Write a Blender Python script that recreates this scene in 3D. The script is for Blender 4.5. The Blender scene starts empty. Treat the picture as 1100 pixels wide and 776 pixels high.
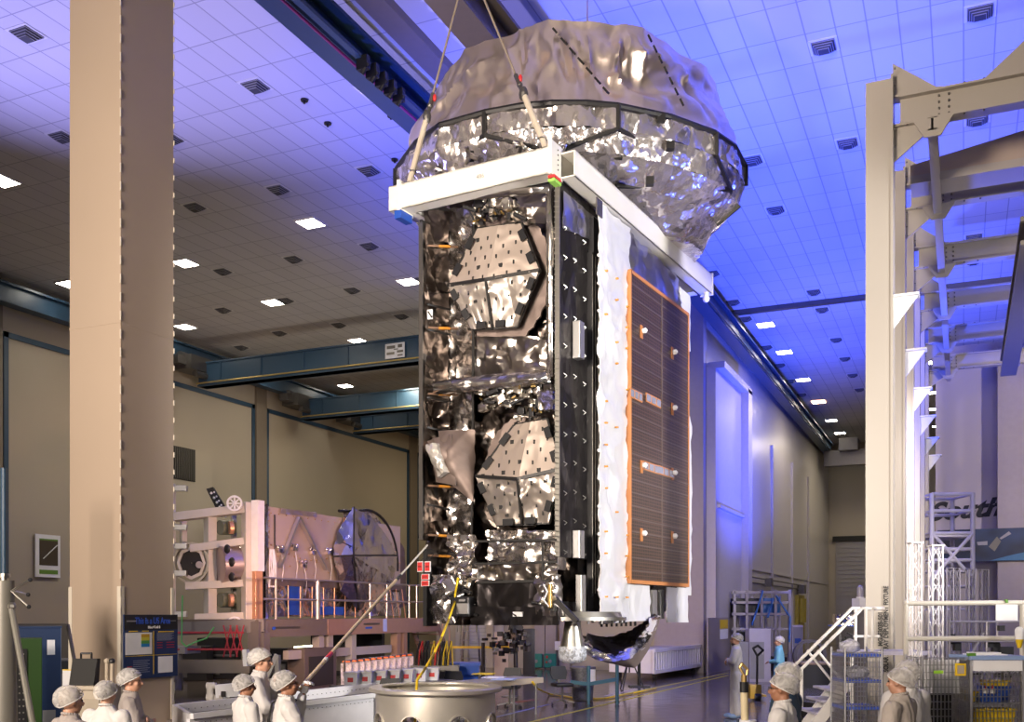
import bpy, bmesh, math, random
from mathutils import Vector, Matrix, noise
random.seed(7)
scn = bpy.context.scene
COL = scn.collection
# ---------------------------------------------------------------- camera geometry (metres, Y = along the hall)
F, CU, HV, HC = 1086.0, 550.0, 659.0, 2.25
TH = math.radians(24.07); cs, sn = math.cos(TH), math.sin(TH)
def ray(u, v):
    a = (u-CU)/F; b = (HV-v)/F
    return Vector((a*cs-sn, a*sn+cs, b))
CAM = Vector((0, 0, HC))
def P(u, v, d): return CAM + ray(u, v)*d
def onZ(u, v, z): r = ray(u, v); return CAM + r*((z-HC)/r.z)
def onX(u, v, x): r = ray(u, v); return CAM + r*(x/r.x)
def onY(u, v, y): r = ray(u, v); return CAM + r*(y/r.y)
def W(cx, cf, z=0): return Vector((cx*cs-cf*sn, cx*sn+cf*cs, z))

# ---------------------------------------------------------------- materials
MATS = {}
def _nt(name):
    m = bpy.data.materials.new(name); m.use_nodes = True
    nt = m.node_tree; b = nt.nodes['Principled BSDF']
    return m, nt, b
def N(nt, t, **k):
    n = nt.nodes.new(t)
    for a, v in k.items(): setattr(n, a, v)
    return n
def paint(name, col, rough=.5, metal=0, var=.08, scale=6, bump=0, spec=.5):
    if name in MATS: return MATS[name]
    m, nt, b = _nt(name)
    tc = N(nt, 'ShaderNodeTexCoord'); no = N(nt, 'ShaderNodeTexNoise')
    no.inputs['Scale'].default_value = scale; no.inputs['Detail'].default_value = 4
    nt.links.new(tc.outputs['Object'], no.inputs['Vector'])
    mx = N(nt, 'ShaderNodeMixRGB'); c = Vector(col[:3])
    mx.inputs[1].default_value = (*[x*(1-var) for x in c], 1); mx.inputs[2].default_value = (*[min(1, x*(1+var)) for x in c], 1)
    nt.links.new(no.outputs['Fac'], mx.inputs[0]); nt.links.new(mx.outputs[0], b.inputs['Base Color'])
    b.inputs['Roughness'].default_value = rough; b.inputs['Metallic'].default_value = metal
    b.inputs['Specular IOR Level'].default_value = spec
    if bump:
        bp = N(nt, 'ShaderNodeBump'); bp.inputs['Distance'].default_value = .02; bp.inputs['Strength'].default_value = bump
        nt.links.new(no.outputs['Fac'], bp.inputs['Height']); nt.links.new(bp.outputs[0], b.inputs['Normal'])
    MATS[name] = m; return m
def foil(name, col, rough=.25, k=.5, scale=5, stretch=(1, 1, 1), fine=14, metal=1.0, rot=(0,0,0)):
    """crinkled metallised film: random facet tilts plus fine creases"""
    if name in MATS: return MATS[name]
    m, nt, b = _nt(name); L = nt.links.new
    tc = N(nt, 'ShaderNodeTexCoord'); mp = N(nt, 'ShaderNodeMapping'); mp.inputs['Scale'].default_value = stretch
    mp.inputs['Rotation'].default_value = rot
    L(tc.outputs['Object'], mp.inputs['Vector'])
    n1 = N(nt, 'ShaderNodeTexNoise'); n1.inputs['Scale'].default_value = scale*.6; n1.inputs['Detail'].default_value = 3
    L(mp.outputs[0], n1.inputs['Vector'])
    ad = N(nt, 'ShaderNodeVectorMath', operation='MULTIPLY_ADD'); ad.inputs[1].default_value = (.35,)*3
    L(n1.outputs['Color'], ad.inputs[0]); L(mp.outputs[0], ad.inputs[2])
    acc = None
    for sc_, kk in ((scale, k), (scale*2.7, k*.42)):
        v = N(nt, 'ShaderNodeTexVoronoi'); v.feature = 'SMOOTH_F1'; v.inputs['Scale'].default_value = sc_
        v.inputs['Smoothness'].default_value = .14
        L(ad.outputs[0], v.inputs['Vector'])
        s = N(nt, 'ShaderNodeVectorMath', operation='SUBTRACT'); s.inputs[1].default_value = (.5,)*3; L(v.outputs['Color'], s.inputs[0])
        q = N(nt, 'ShaderNodeVectorMath', operation='SCALE'); q.inputs['Scale'].default_value = kk; L(s.outputs[0], q.inputs[0])
        if acc is None: acc = q
        else:
            t = N(nt, 'ShaderNodeVectorMath', operation='ADD'); L(acc.outputs[0], t.inputs[0]); L(q.outputs[0], t.inputs[1]); acc = t
    ge = N(nt, 'ShaderNodeNewGeometry')
    t = N(nt, 'ShaderNodeVectorMath', operation='ADD'); L(acc.outputs[0], t.inputs[0]); L(ge.outputs['Normal'], t.inputs[1])
    nn = N(nt, 'ShaderNodeVectorMath', operation='NORMALIZE'); L(t.outputs[0], nn.inputs[0])
    n2 = N(nt, 'ShaderNodeTexNoise'); n2.noise_type = 'RIDGED_MULTIFRACTAL'; n2.inputs['Scale'].default_value = fine*.32; n2.inputs['Detail'].default_value = 3; n2.inputs['Distortion'].default_value = .5
    L(mp.outputs[0], n2.inputs['Vector'])
    bp = N(nt, 'ShaderNodeBump'); bp.inputs['Strength'].default_value = .5; bp.inputs['Distance'].default_value = .045
    L(n2.outputs['Fac'], bp.inputs['Height']); L(nn.outputs[0], bp.inputs['Normal']); L(bp.outputs[0], b.inputs['Normal'])
    b.inputs['Base Color'].default_value = (*col, 1); b.inputs['Roughness'].default_value = rough; b.inputs['Metallic'].default_value = metal
    MATS[name] = m; return m
def emis(name, col, s):
    if name in MATS: return MATS[name]
    m, nt, b = _nt(name); b.inputs['Base Color'].default_value = (*col, 1)
    b.inputs['Emission Color'].default_value = (*col, 1); b.inputs['Emission Strength'].default_value = s
    MATS[name] = m; return m
def clear(name, col=(.9, .9, .9), alpha=.4, rough=.3, dv=.22):
    if name in MATS: return MATS[name]
    m, nt, b = _nt(name); b.inputs['Base Color'].default_value = (*col, 1); b.inputs['Roughness'].default_value = rough
    tr = N(nt, 'ShaderNodeBsdfTransparent'); mx = N(nt, 'ShaderNodeMixShader'); no = N(nt, 'ShaderNodeTexNoise')
    no.inputs['Scale'].default_value = 14; no.inputs['Distortion'].default_value = 1.5
    mr = N(nt, 'ShaderNodeMapRange'); mr.inputs[1].default_value = .35; mr.inputs[2].default_value = .65
    mr.inputs[3].default_value = max(0, alpha-dv); mr.inputs[4].default_value = min(1, alpha+dv)
    tc = N(nt, 'ShaderNodeTexCoord'); nt.links.new(tc.outputs['Object'], no.inputs['Vector'])
    nt.links.new(no.outputs['Fac'], mr.inputs[0]); nt.links.new(mr.outputs[0], mx.inputs[0])
    nt.links.new(tr.outputs[0], mx.inputs[1]); nt.links.new(b.outputs[0], mx.inputs[2])
    nt.links.new(mx.outputs[0], nt.nodes['Material Output'].inputs[0])
    MATS[name] = m; return m

# ---------------------------------------------------------------- mesh builder
class MB:
    def __init__(s): s.bm = bmesh.new()
    def box(s, c, d, rz=0, R=None, bev=0):
        M = Matrix.Translation(Vector(c)) @ (R.to_4x4() if R is not None else Matrix.Rotation(rz, 4, 'Z')) @ Matrix.Diagonal((d[0], d[1], d[2], 1))
        r = bmesh.ops.create_cube(s.bm, size=1, matrix=M)
        if bev:
            es = set(e for v in r['verts'] for e in v.link_edges)
            bmesh.ops.bevel(s.bm, geom=list(es), offset=bev, segments=2, affect='EDGES', profile=.6)
        return s
    def bx(s, a, b, bev=0):
        a, b = Vector(a), Vector(b); return s.box((a+b)/2, [max(1e-4, abs(x)) for x in (b-a)], bev=bev)
    def bar(s, p, q, w, h=None, up=(0, 0, 1), bev=0):
        p, q = Vector(p), Vector(q); h = h or w; y = (q-p); L = y.length; y.normalize(); up = Vector(up)
        if abs(y.dot(up)) > .98: up = Vector((1, 0, 0)) if abs(y.x) < .9 else Vector((0, 1, 0))
        x = y.cross(up).normalized(); z = x.cross(y)
        R = Matrix((x, y, z)).transposed()
        return s.box((p+q)/2, (w, L, h), R=R, bev=bev)
    def tube(s, p, q, r, r2=None, n=12, cap=True):
        p, q = Vector(p), Vector(q); d = q-p; L = d.length
        if L < 1e-6: return s
        M = Matrix.Translation((p+q)/2) @ d.to_track_quat('Z', 'Y').to_matrix().to_4x4()
        bmesh.ops.create_cone(s.bm, cap_ends=cap, segments=n, radius1=r, radius2=r if r2 is None else r2, depth=L, matrix=M)
        return s
    def path(s, pts, r, n=8):
        for a, b in zip(pts[:-1], pts[1:]): s.tube(a, b, r, n=n)
        for p in pts[1:-1]: s.ball(p, r*1.0, n)
        return s
    def ball(s, c, r, n=12, sc=(1, 1, 1), R=None):
        M = Matrix.Translation(Vector(c)) @ (R.to_4x4() if R is not None else Matrix()) @ Matrix.Diagonal((sc[0], sc[1], sc[2], 1))
        bmesh.ops.create_uvsphere(s.bm, u_segments=n, v_segments=max(4, n//2+1), radius=r, matrix=M); return s
    def lathe(s, prof, c=(0, 0, 0), n=32, R=None, a0=0, a1=2*math.pi, sx=1, sy=1):
        c = Vector(c); R = R or Matrix.Identity(3); full = abs(a1-a0-2*math.pi) < 1e-6; rings = []
        m = n if full else n+1
        for (r, z) in prof:
            rings.append([s.bm.verts.new(c + R @ Vector((r*sx*math.cos(a0+(a1-a0)*k/n), r*sy*math.sin(a0+(a1-a0)*k/n), z))) for k in range(m)])
        for A, B in zip(rings[:-1], rings[1:]):
            for k in range(n):
                k2 = (k+1) % m
                try: s.bm.faces.new((A[k], A[k2], B[k2], B[k]))
                except ValueError: pass
        return s
    def loft(s, rings, caps=True):
        rs = [[s.bm.verts.new(Vector(p)) for p in r] for r in rings]; n = len(rs[0])
        for A, B in zip(rs[:-1], rs[1:]):
            for k in range(n): s.bm.faces.new((A[k], A[(k+1) % n], B[(k+1) % n], B[k]))
        if caps:
            s.bm.faces.new(list(reversed(rs[0]))); s.bm.faces.new(rs[-1])
        return s
    def prism(s, pts, off):
        """planar polygon (3D points) extruded by vector off"""
        A = [s.bm.verts.new(Vector(p)) for p in pts]; B = [s.bm.verts.new(Vector(p)+Vector(off)) for p in pts]; n = len(A)
        s.bm.faces.new(A); s.bm.faces.new(list(reversed(B)))
        for k in range(n): s.bm.faces.new((A[k], B[k], B[(k+1) % n], A[(k+1) % n]))
        return s
    def patch(s, c4, nu, nv, amp=0, sc=3, th=0, seed=0, nrm=None, bulge=0, rag=0):
        """crumpled sheet over 4 corners (a b c d round); displaced along its normal; with thickness"""
        a, b, c, d = [Vector(p) for p in c4]
        nm = Vector(nrm).normalized() if nrm is not None else ((b-a).cross(d-a)).normalized()
        G = []
        for i in range(nu+1):
            row = []
            for j in range(nv+1):
                x, y = i/nu, j/nv
                p = (a*(1-x)+b*x)*(1-y)+(d*(1-x)+c*x)*y
                q = p*sc+Vector((seed*7.3, seed*3.1, 0))
                h = crease(q)*amp + bulge*math.sin(math.pi*x)*math.sin(math.pi*y)
                if rag:
                    p = p+ Vector(noise.noise_vector(q*1.7))*rag
                row.append(s.bm.verts.new(p+nm*h))
            G.append(row)
        fs = []
        for i in range(nu):
            for j in range(nv): fs.append(s.bm.faces.new((G[i][j], G[i+1][j], G[i+1][j+1], G[i][j+1])))
        if th:
            r = bmesh.ops.duplicate(s.bm, geom=fs)
            vs = [x for x in r['geom'] if isinstance(x, bmesh.types.BMVert)]
            for v in vs: v.co -= nm*th
            m = {o: r['vert_map'][o] for row in G for o in row}
            def side(l):
                for p, q in zip(l[:-1], l[1:]): s.bm.faces.new((p, q, m[q], m[p]))
            side(G[0]); side(G[-1]); side([r_[0] for r_ in G]); side([r_[-1] for r_ in G])
        return s
    def crumple(s, amp, sc=3, seed=0, cuts=0):
        if cuts: bmesh.ops.subdivide_edges(s.bm, edges=s.bm.edges[:], cuts=cuts, use_grid_fill=True)
        s.bm.normal_update()
        for v in s.bm.verts: v.co += v.normal*crease(v.co*sc+Vector((seed*5.1, 0, seed)))*amp
        return s
    def build(s, name, mat, parent=None, smooth=False, kind=None, label=None, loc=None, rz=None, each=False):
        bmesh.ops.recalc_face_normals(s.bm, faces=s.bm.faces[:])
        if each:
            s.bm.verts.ensure_lookup_table(); seen = set(); out = None; bm0 = s.bm
            for v0 in bm0.verts:
                if v0 in seen: continue
                st = [v0]; seen.add(v0); isl = []
                while st:
                    v = st.pop(); isl.append(v)
                    for e in v.link_edges:
                        w = e.other_vert(v)
                        if w not in seen: seen.add(w); st.append(w)
                m = MB(); mp = {v: m.bm.verts.new(v.co) for v in isl}
                for f in set(f for v in isl for f in v.link_faces): m.bm.faces.new([mp[v] for v in f.verts])
                out = m.build(name, mat, parent, smooth, kind, label, loc, rz)
            bm0.free(); return out
        me = bpy.data.meshes.new(name); s.bm.to_mesh(me); s.bm.free()
        for m in (mat if isinstance(mat, (list, tuple)) else [mat]): me.materials.append(m)
        if smooth is True: me.shade_smooth()
        elif smooth:
            me.shade_smooth(); me.set_sharp_from_angle(angle=math.radians(smooth))
        o = bpy.data.objects.new(name, me); COL.objects.link(o)
        if parent is not None: o.parent = parent
        if loc is not None: o.location = loc
        if rz is not None: o.rotation_euler.z = rz
        if kind: o['kind'] = kind
        if label: o['label'] = label
        return o
def crease(q):
    """sharp-ridged folds, about -1..1"""
    w = Vector(noise.noise_vector(q*.8))*.8
    p = q+w
    a = 1-2*abs(noise.noise(p)*1.6); b = 1-2*abs(noise.noise(p*2.3+Vector((9, 2, 4)))*1.6)
    return a*.65+b*.3
def thing(name, label, cat, loc=(0, 0, 0), rz=0, group=None):
    o = bpy.data.objects.new(name, None); o.empty_display_size = .2; COL.objects.link(o)
    o.location = loc; o.rotation_euler.z = rz; o['label'] = label; o['category'] = cat
    if group: o['group'] = group
    return o
def tag(o, label, cat, group=None, kind=None):
    o['label'] = label; o['category'] = cat
    if group: o['group'] = group
    if kind: o['kind'] = kind
    return o
def struct(o): o['kind'] = 'structure'; return o
def dup(root, loc=None, rz=None, label=None, group=None):
    def cp(o, par):
        c = o.copy(); COL.objects.link(c); c.parent = par
        for ch in o.children: cp(ch, c)
        return c
    r = cp(root, None)
    if loc is not None: r.location = loc
    if rz is not None: r.rotation_euler.z = rz
    if label: r['label'] = label
    if group: r['group'] = group
    return r
def text(name, body, size, mat, M, parent=None, shear=0, ext=.002, font_scale_x=1, bold=0, align='CENTER', label=None):
    cu = bpy.data.curves.new(name, 'FONT'); cu.body = body; cu.size = size; cu.extrude = ext; cu.shear = shear
    cu.align_x = align; cu.align_y = 'CENTER'; cu.offset = bold
    o = bpy.data.objects.new(name, cu); COL.objects.link(o)
    dg = bpy.context.evaluated_depsgraph_get(); me = bpy.data.meshes.new_from_object(o.evaluated_get(dg))
    COL.objects.unlink(o); bpy.data.objects.remove(o); bpy.data.curves.remove(cu)
    me.transform(M @ Matrix.Diagonal((font_scale_x, 1, 1, 1))); me.materials.clear(); me.materials.append(mat)
    o = bpy.data.objects.new(name, me); COL.objects.link(o)
    if parent is not None: o.parent = parent
    if label: o['label'] = label
    return o
def frameM(o, x, y):
    """matrix whose local x,y axes are the given world vectors, at o"""
    x = Vector(x).normalized(); y = Vector(y).normalized(); z = x.cross(y)
    return Matrix.Translation(Vector(o)) @ Matrix((x, y, z)).transposed().to_4x4()

# palette
white = paint('white_paint', (.72, .70, .66), .35)
creamw = paint('cream_paint', (.62, .57, .48), .4)
tan = paint('tan_paint', (.41, .325, .25), .45, var=.05, scale=1)
steel = paint('brushed_steel', (.55, .53, .48), .32, 1)
darksteel = paint('dark_steel', (.16, .15, .14), .4, .8)
alu = paint('aluminium', (.62, .62, .62), .35, .9)
black = paint('black_plastic', (.012, .012, .014), .45)
blackm = paint('matt_black', (.02, .02, .02), .8)
bluebeam = paint('blue_beam_paint', (.026, .062, .11), .4)
blue = paint('blue_plastic', (.02, .08, .42), .4)
yellow = paint('yellow_plastic', (.75, .52, .02), .4)
red = paint('red_tag', (.6, .03, .03), .5)
green = paint('green_paint', (.09, .25, .02), .5)
teal = paint('teal_enamel', (.04, .26, .20), .45)
skin = paint('skin', (.50, .27, .18), .5)
skind = paint('skin_brown', (.36, .17, .10), .5)
grey = paint('grey_paint', (.14, .13, .13), .5)
lgrey = paint('light_grey_paint', (.30, .29, .29), .5)
paper = paint('paper', (.78, .78, .8), .7)
copper = paint('copper_bar', (.62, .33, .2), .4, .6)
orange = paint('orange_sleeve', (.7, .3, .04), .5)
# ================================================================= setting
CZ = HC+12.2
XL, XP, YF, YJ = -32.0, -8.9, 76.0, 38.0
XJ = -20.5
# floor
m, nt, b = _nt('epoxy_floor'); L = nt.links.new
no = N(nt, 'ShaderNodeTexNoise'); no.inputs['Scale'].default_value = .35; no.inputs['Detail'].default_value = 6
tc = N(nt, 'ShaderNodeTexCoord'); L(tc.outputs['Object'], no.inputs['Vector'])
cr = N(nt, 'ShaderNodeValToRGB'); cr.color_ramp.elements[0].color = (.105, .085, .075, 1); cr.color_ramp.elements[1].color = (.16, .13, .115, 1)
cr.color_ramp.elements[0].position = .3; cr.color_ramp.elements[1].position = .7
L(no.outputs['Fac'], cr.inputs[0]); L(cr.outputs[0], b.inputs['Base Color'])
n2 = N(nt, 'ShaderNodeTexNoise'); n2.inputs['Scale'].default_value = 2.5; n2.inputs['Detail'].default_value = 3; L(tc.outputs['Object'], n2.inputs['Vector'])
mr = N(nt, 'ShaderNodeMapRange'); mr.inputs[3].default_value = .08; mr.inputs[4].default_value = .22; L(n2.outputs['Fac'], mr.inputs[0]); L(mr.outputs[0], b.inputs['Roughness'])
bp = N(nt, 'ShaderNodeBump'); bp.inputs['Strength'].default_value = .12; bp.inputs['Distance'].default_value = .02
L(n2.outputs['Fac'], bp.inputs['Height']); L(bp.outputs[0], b.inputs['Normal'])
floor_m = m
XR, YB = 24.0, -22.0
struct(MB().bx((XL-.3, YB-.3, -.2), (XR+.3, YF+.3, 0)).build('floor', floor_m))
# ceiling tiles 0.61 x 1.22
m, nt, b = _nt('ceiling_tiles'); L = nt.links.new
tc = N(nt, 'ShaderNodeTexCoord'); br = N(nt, 'ShaderNodeTexBrick'); br.offset = 0; br.squash = 1
L(tc.outputs['Object'], br.inputs['Vector'])
br.inputs['Scale'].default_value = 1; br.inputs['Brick Width'].default_value = .61; br.inputs['Row Height'].default_value = 1.22
br.inputs['Mortar Size'].default_value = .016; br.inputs['Mortar Smooth'].default_value = .2
br.inputs['Color1'].default_value = (.56, .54, .53, 1); br.inputs['Color2'].default_value = (.60, .58, .57, 1); br.inputs['Mortar'].default_value = (.33, .32, .32, 1)
L(br.outputs['Color'], b.inputs['Base Color']); b.inputs['Roughness'].default_value = .6
struct(MB().bx((XL-.3, YB-.3, CZ), (XR+.3, YF+.3, CZ+.3)).build('ceiling', m))
wallm = paint('painted_wall', (.40, .35, .27), .55, var=.04, scale=.5)
wallp = paint('white_panel_wall', (.50, .47, .45), .3, var=.04, scale=.6)
wallsouth = paint('partition_wall', (.42, .37, .36), .6, var=.04, scale=.4)
pil = paint('pilaster_paint', (.20, .165, .125), .55)
struct(MB().bx((XL-.3, YB, 0), (XL, YF, CZ)).build('wall_left', wallm))
struct(MB().bx((XL, YF, 0), (XR, YF+.3, CZ)).build('wall_back', wallm))
struct(MB().bx((XR, YB, 0), (XR+.3, YF, CZ)).build('wall_right', wallm))
struct(MB().bx((XL, YB-.3, 0), (XR, YB, CZ)).build('wall_front', wallm))
struct(MB().bx((XP-.3, YJ, 0), (XP, YF, CZ)).build('wall_middle', wallp))
struct(MB().bx((XJ, YJ, 0), (XP-.3, YJ+.3, CZ)).build('wall_inner', wallm))
struct(MB().bx((XJ, YJ+.3, 0), (XJ+.3, YF, CZ)).build('wall_side', wallm))
# left wall blue trims and dark pilasters
def trim(y0, y1, h, z0=0.0, k=0):
    w = .2
    mb = MB(); mb.bx((XL, y0, z0), (XL+.06, y0+w, h)).bx((XL, y1-w, z0), (XL+.06, y1, h)).bx((XL, y0, h-w), (XL+.06, y1, h))
    struct(mb.build('trim_%d' % k, bluebeam))
trim(26.1, 40.4, 12.55, k=1); trim(41.3, 55.6, 12.55, k=2); trim(56.6, 70, 12.55, k=3); trim(11, 25, 12.55, k=4)
k = 5
for y0, y1 in ((40.45, 41.25), (55.65, 56.55), (25.1, 26.0)):
    struct(MB().bx((XL, y0, 0), (XL+.12, y1, 13.5)).build('trim_%d' % k, pil)); k += 1
# raised wall box with the louvre
a = onX(185, 445, XL+.5); c = onX(228, 455, XL+.5)
struct(MB().bx((XL, a.y-3, 0), (XL+.5, c.y, 9.6)).build('trim_%d' % k, wallm, )); k += 1
p0, p1 = onX(183, 478, XL+.55), onX(210, 518, XL+.55)
lv = thing('wall_louvre', 'black vertical-slat louvre on the left wall beside the big tan column', 'vent', (XL+.5, p0.y, p1.z))
w_, h_ = p1.y-p0.y, p0.z-p1.z
MB().bx((0, 0, 0), (.05, w_, h_)).build('backing', blackm, lv)
mb = MB()
for i in range(14): mb.bx((.05, (i+.2)*w_/14, .03), (.09, (i+.55)*w_/14, h_-.03))
mb.build('slat', darksteel, lv)
# dark slim wall tops / crane runway on the left wall
def ibeam(mb, p, q, w, h, tf=.06, tw=.05):
    p, q = Vector(p), Vector(q)
    mb.bar(p+Vector((0, 0, tf/2)), q+Vector((0, 0, tf/2)), w, tf); mb.bar(p+Vector((0, 0, h-tf/2)), q+Vector((0, 0, h-tf/2)), w, tf)
    mb.bar(p+Vector((0, 0, h/2)), q+Vector((0, 0, h/2)), tw, h-tf)
    return mb
rw = thing('crane_runway', 'blue steel crane runway girder along the top of the left wall', 'crane rail', (XL+.6, 20, 13.35))
ibeam(MB(), (0, -20, 0), (0, 55, 0), .5, .75, .08, .2).build('girder', bluebeam, rw)
mb = MB()
for y in range(-18, 55, 3): mb.bx((-.585, y, .2), (0, y+.12, .6))
mb.build('bracket', darksteel, rw)
# runway along the middle wall and over the foreground
rw2 = thing('crane_runway', 'blue steel crane runway girder along the middle wall, running overhead', 'crane rail', (XP+.45, 20, 13.1))
ibeam(MB(), (0, -18, 0), (0, 53, 0), .5, .8, .08, .2).build('girder', bluebeam, rw2)
mb = MB(); mb.tube((.3, -18, .1), (.3, 53, .1), .035).build('conduit', darksteel, rw2)
# overhead blue monorail track with its brown ceiling slot, parallel to the hall
X1 = -11.3
mr_ = thing('monorail_track', 'bright blue overhead crane track crossing the ceiling left of the wrapped reflector', 'crane rail', (X1, 10, HC+11.1))
ibeam(MB(), (-.05, -25, 0), (-.05, 24, 0), .75, .6, .08, .12).build('girder', bluebeam, mr_)
MB().tube((.1, -25, -.05), (.1, 24, -.05), .03).build('power_cable', paint('magenta_cable', (.3, .03, .12), .5), mr_)
MB().bx((.42, -25, .9), (.95, 24, 1.1)).build('slot_cover', paint('brown_slot', (.22, .18, .14), .6), mr_)
mb = MB()
for i in range(5):
    y = 7.2+i*.35; mb.bx((.2, y, -.22), (.45, y+.12, .05)); mb.tube((.3, y+.05, -.3), (.45, y+.05, -.12), .05)
mb.build('collector_shoe', black, mr_, each=True)
# brown bridge girder glimpsed above the reflector
p = P(545, -40, 20); q = P(600, 40, 26)
g = tag(ibeam(MB(), (-7.9, 2, HC+10.2), (-7.9, 30, HC+10.2), .6, .8, .07, .1).build('crane_girder', paint('brown_girder', (.17, .14, .115), .5)), 'brownish grey overhead girder just above the wrapped reflector', 'crane rail')
# bridge cranes across the left bay
def bridge(y, x0, x1, z0, h, lab, sign=False):
    t = thing('bridge_crane', lab, 'crane', (x0, y, z0))
    L_ = x1-x0
    MB().bx((0, 0, 0), (L_, .5, h)).bx((-.02, -.06, 0), (L_, .56, .07)).bx((-.02, -.06, h-.07), (L_, .56, h)).build('girder', bluebeam, t)
    mb = MB()
    for i in range(int(L_/2.2)): mb.bx((1.2+i*2.2, -.045, .07), (1.25+i*2.2, -.0, h-.07))
    mb.build('stiffener', bluebeam, t)
    MB().tube((0, -.12, .12), (L_, -.12, .12), .035).build('cable_rail', paint('brass_rail', (.5, .38, .14), .4, .7), t)
    mb = MB().bx((-.5, -1.0, h*.55), (.45, 1.5, h*1.15)).bx((-.3, -1.5, h*.7), (.2, -1.0, h*1.05)).tube((-.1, -1.1, h*1.1), (-.1, 1.6, h*1.1), .2).tube((.4, -.7, h*.4), (.4, .3, h*.4), .14)
    mb.build('end_truck', darksteel, t)
    if sign:
        s = MB().bx((L_*.5, -.09, .35), (L_*.5+.95, -.06, h-.12)).build('sign', paper, t)
    return t
br1 = bridge(35.3, -31, XP-.6, HC+10.05, 1.05, 'long blue bridge crane girder in the left bay bearing a white capacity plate')
a = onY(424, 371, 35.2)
sg = MB().bx((-.45, -.02, -.3), (.45, 0, .3)).build('capacity_plate', paper, br1, loc=(a.x+31, -.07, .52))
for x_, z_, w_, h_ in ((-.18, .15, .38, .12), (.24, .17, .2, .13), (-.2, -.1, .36, .1), (.24, -.05, .28, .09), (.24, -.2, .24, .06), (.05, .05, .2, .04)): MB().box((x_, -.022, z_), (w_, .006, h_)).build('lettering_line', darksteel, sg)
bridge(43.0, -31, XJ-.1, HC+9.95, 1.0, 'blue bridge crane girder behind the nearest one, half hidden by the satellite')
bridge(47.8, -31, XJ-.1, HC+10.0, .95, 'farthest blue bridge crane girder, short dark end by the satellite edge')
# far end: dark crane trolley over the roller door
fc = thing('bridge_crane', 'dark bridge crane with trolley across the far end of the hall', 'crane', (XP+.4, 70, HC+9.8))
MB().bx((0, 0, 0), (14, .7, 1.0)).build('girder', darksteel, fc)
MB().bx((1.0, -.6, .9), (2.2, .9, 1.7)).bx((3, -.4, .9), (5.6, .8, 1.5)).bx((7, -.4, .9), (8, .8, 1.9)).tube((4, -.5, 1.6), (6.5, -.5, 1.6), .3).build('trolley', darksteel, fc)
# far roller door
a, c = onY(898, 582, YF), onY(960, 700, YF)
dr = struct(MB().bx((a.x, YF-.12, 0), (a.x+9, YF, a.z)).build('door_1', paint('roller_door', (.30, .28, .28), .5)))
mb = MB()
for i in range(24): mb.bx((a.x+.15, YF-.16, .1+i*a.z/24), (a.x+8.85, YF-.12, .2+i*a.z/24))
mb.build('slat', lgrey, dr)
MB().bx((a.x-.2, YF-.3, a.z), (a.x+9.2, YF, a.z+.35)).build('door_head', blackm, dr)
# middle wall: wall pier, fittings
def pxY(u): r = ray(u, 659); return XP*r.y/r.x
pier = paint('pier_paint', (.34, .30, .30), .5)
yA = pxY(790)
k = 20
struct(MB().bx((XP, YJ, 0), (XP+.35, yA-.2, HC+9.3)).build('trim_20', paint('door_leaf', (.47, .44, .46), .45)))
struct(MB().bx((XP-1.9, YJ-.5, 0), (XP-.0, YJ, CZ)).build('trim_21', pier))
struct(MB().bx((XP, yA-.5, 0), (XP+.65, yA+.3, HC+9.45)).bx((XP, YJ+.2, HC+9.3), (XP+.65, yA+.3, HC+9.55)).bx((XP, YJ+.2, HC+4.0), (XP+.5, yA, HC+4.12)).build('trim_22', paint('door_leaf_frame', (.47, .44, .46), .45)))
for i, y in enumerate((52, 58.5, 65)):
    struct(MB().bx((XP, y, 0), (XP+.12, y+.12, HC+8.5)).build('trim_%d' % (23+i), wallp))
struct(MB().bx((XP, 46, HC+2.0), (XP+.05, 75, HC+2.08)).build('trim_27', wallp))
# personnel door in the pier
a, c = onX(760, 664, XP+.37), onX(786, 716, XP+.37)
d = struct(MB().bx((XP+.35, a.y, 0), (XP+.40, c.y, a.z)).build('door_2', paint('personnel_door', (.30, .26, .26), .5)))
s = MB().bx((XP+.41, a.y+(c.y-a.y)*.45, 1.65), (XP+.42, a.y+(c.y-a.y)*.78, 2.0)).build('warning_sign', yellow, d)
MB().bx((XP+.41, a.y+(c.y-a.y)*.45, 1.25), (XP+.42, a.y+(c.y-a.y)*.78, 1.63)).build('notice', paper, d)
MB().bx((XP+.4, c.y-.12, .95), (XP+.46, c.y-.04, 1.1)).build('door_handle', steel, d)
# pipes on the middle wall
mb = MB(); z = HC+1.3
mb.tube((XP+.12, 44.5, z+.35), (XP+.12, 62, z+.35), .04).tube((XP+.12, 44.5, z+.1), (XP+.12, 62, z+.1), .03)
mb.box((XP+.25, 50, z+.2), (.3, .5, .4)); mb.box((XP+.25, 61, z+.1), (.4, .8, .5))
tag(mb.build('wall_pipes', darksteel), 'pair of dark horizontal pipes with valves on the middle wall', 'pipe')
# inner wall details (beige wall behind the hanging satellite)
for i, u in enumerate((585, 597, 612, 503, 530)):
    p = onY(u, 700, YJ); wv = .35 if i < 3 else .2
    struct(MB().bx((p.x-wv, YJ-.25, 0), (p.x+.1, YJ, CZ)).build('trim_%d' % (30+i), pier if i < 3 else wallm))
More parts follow.
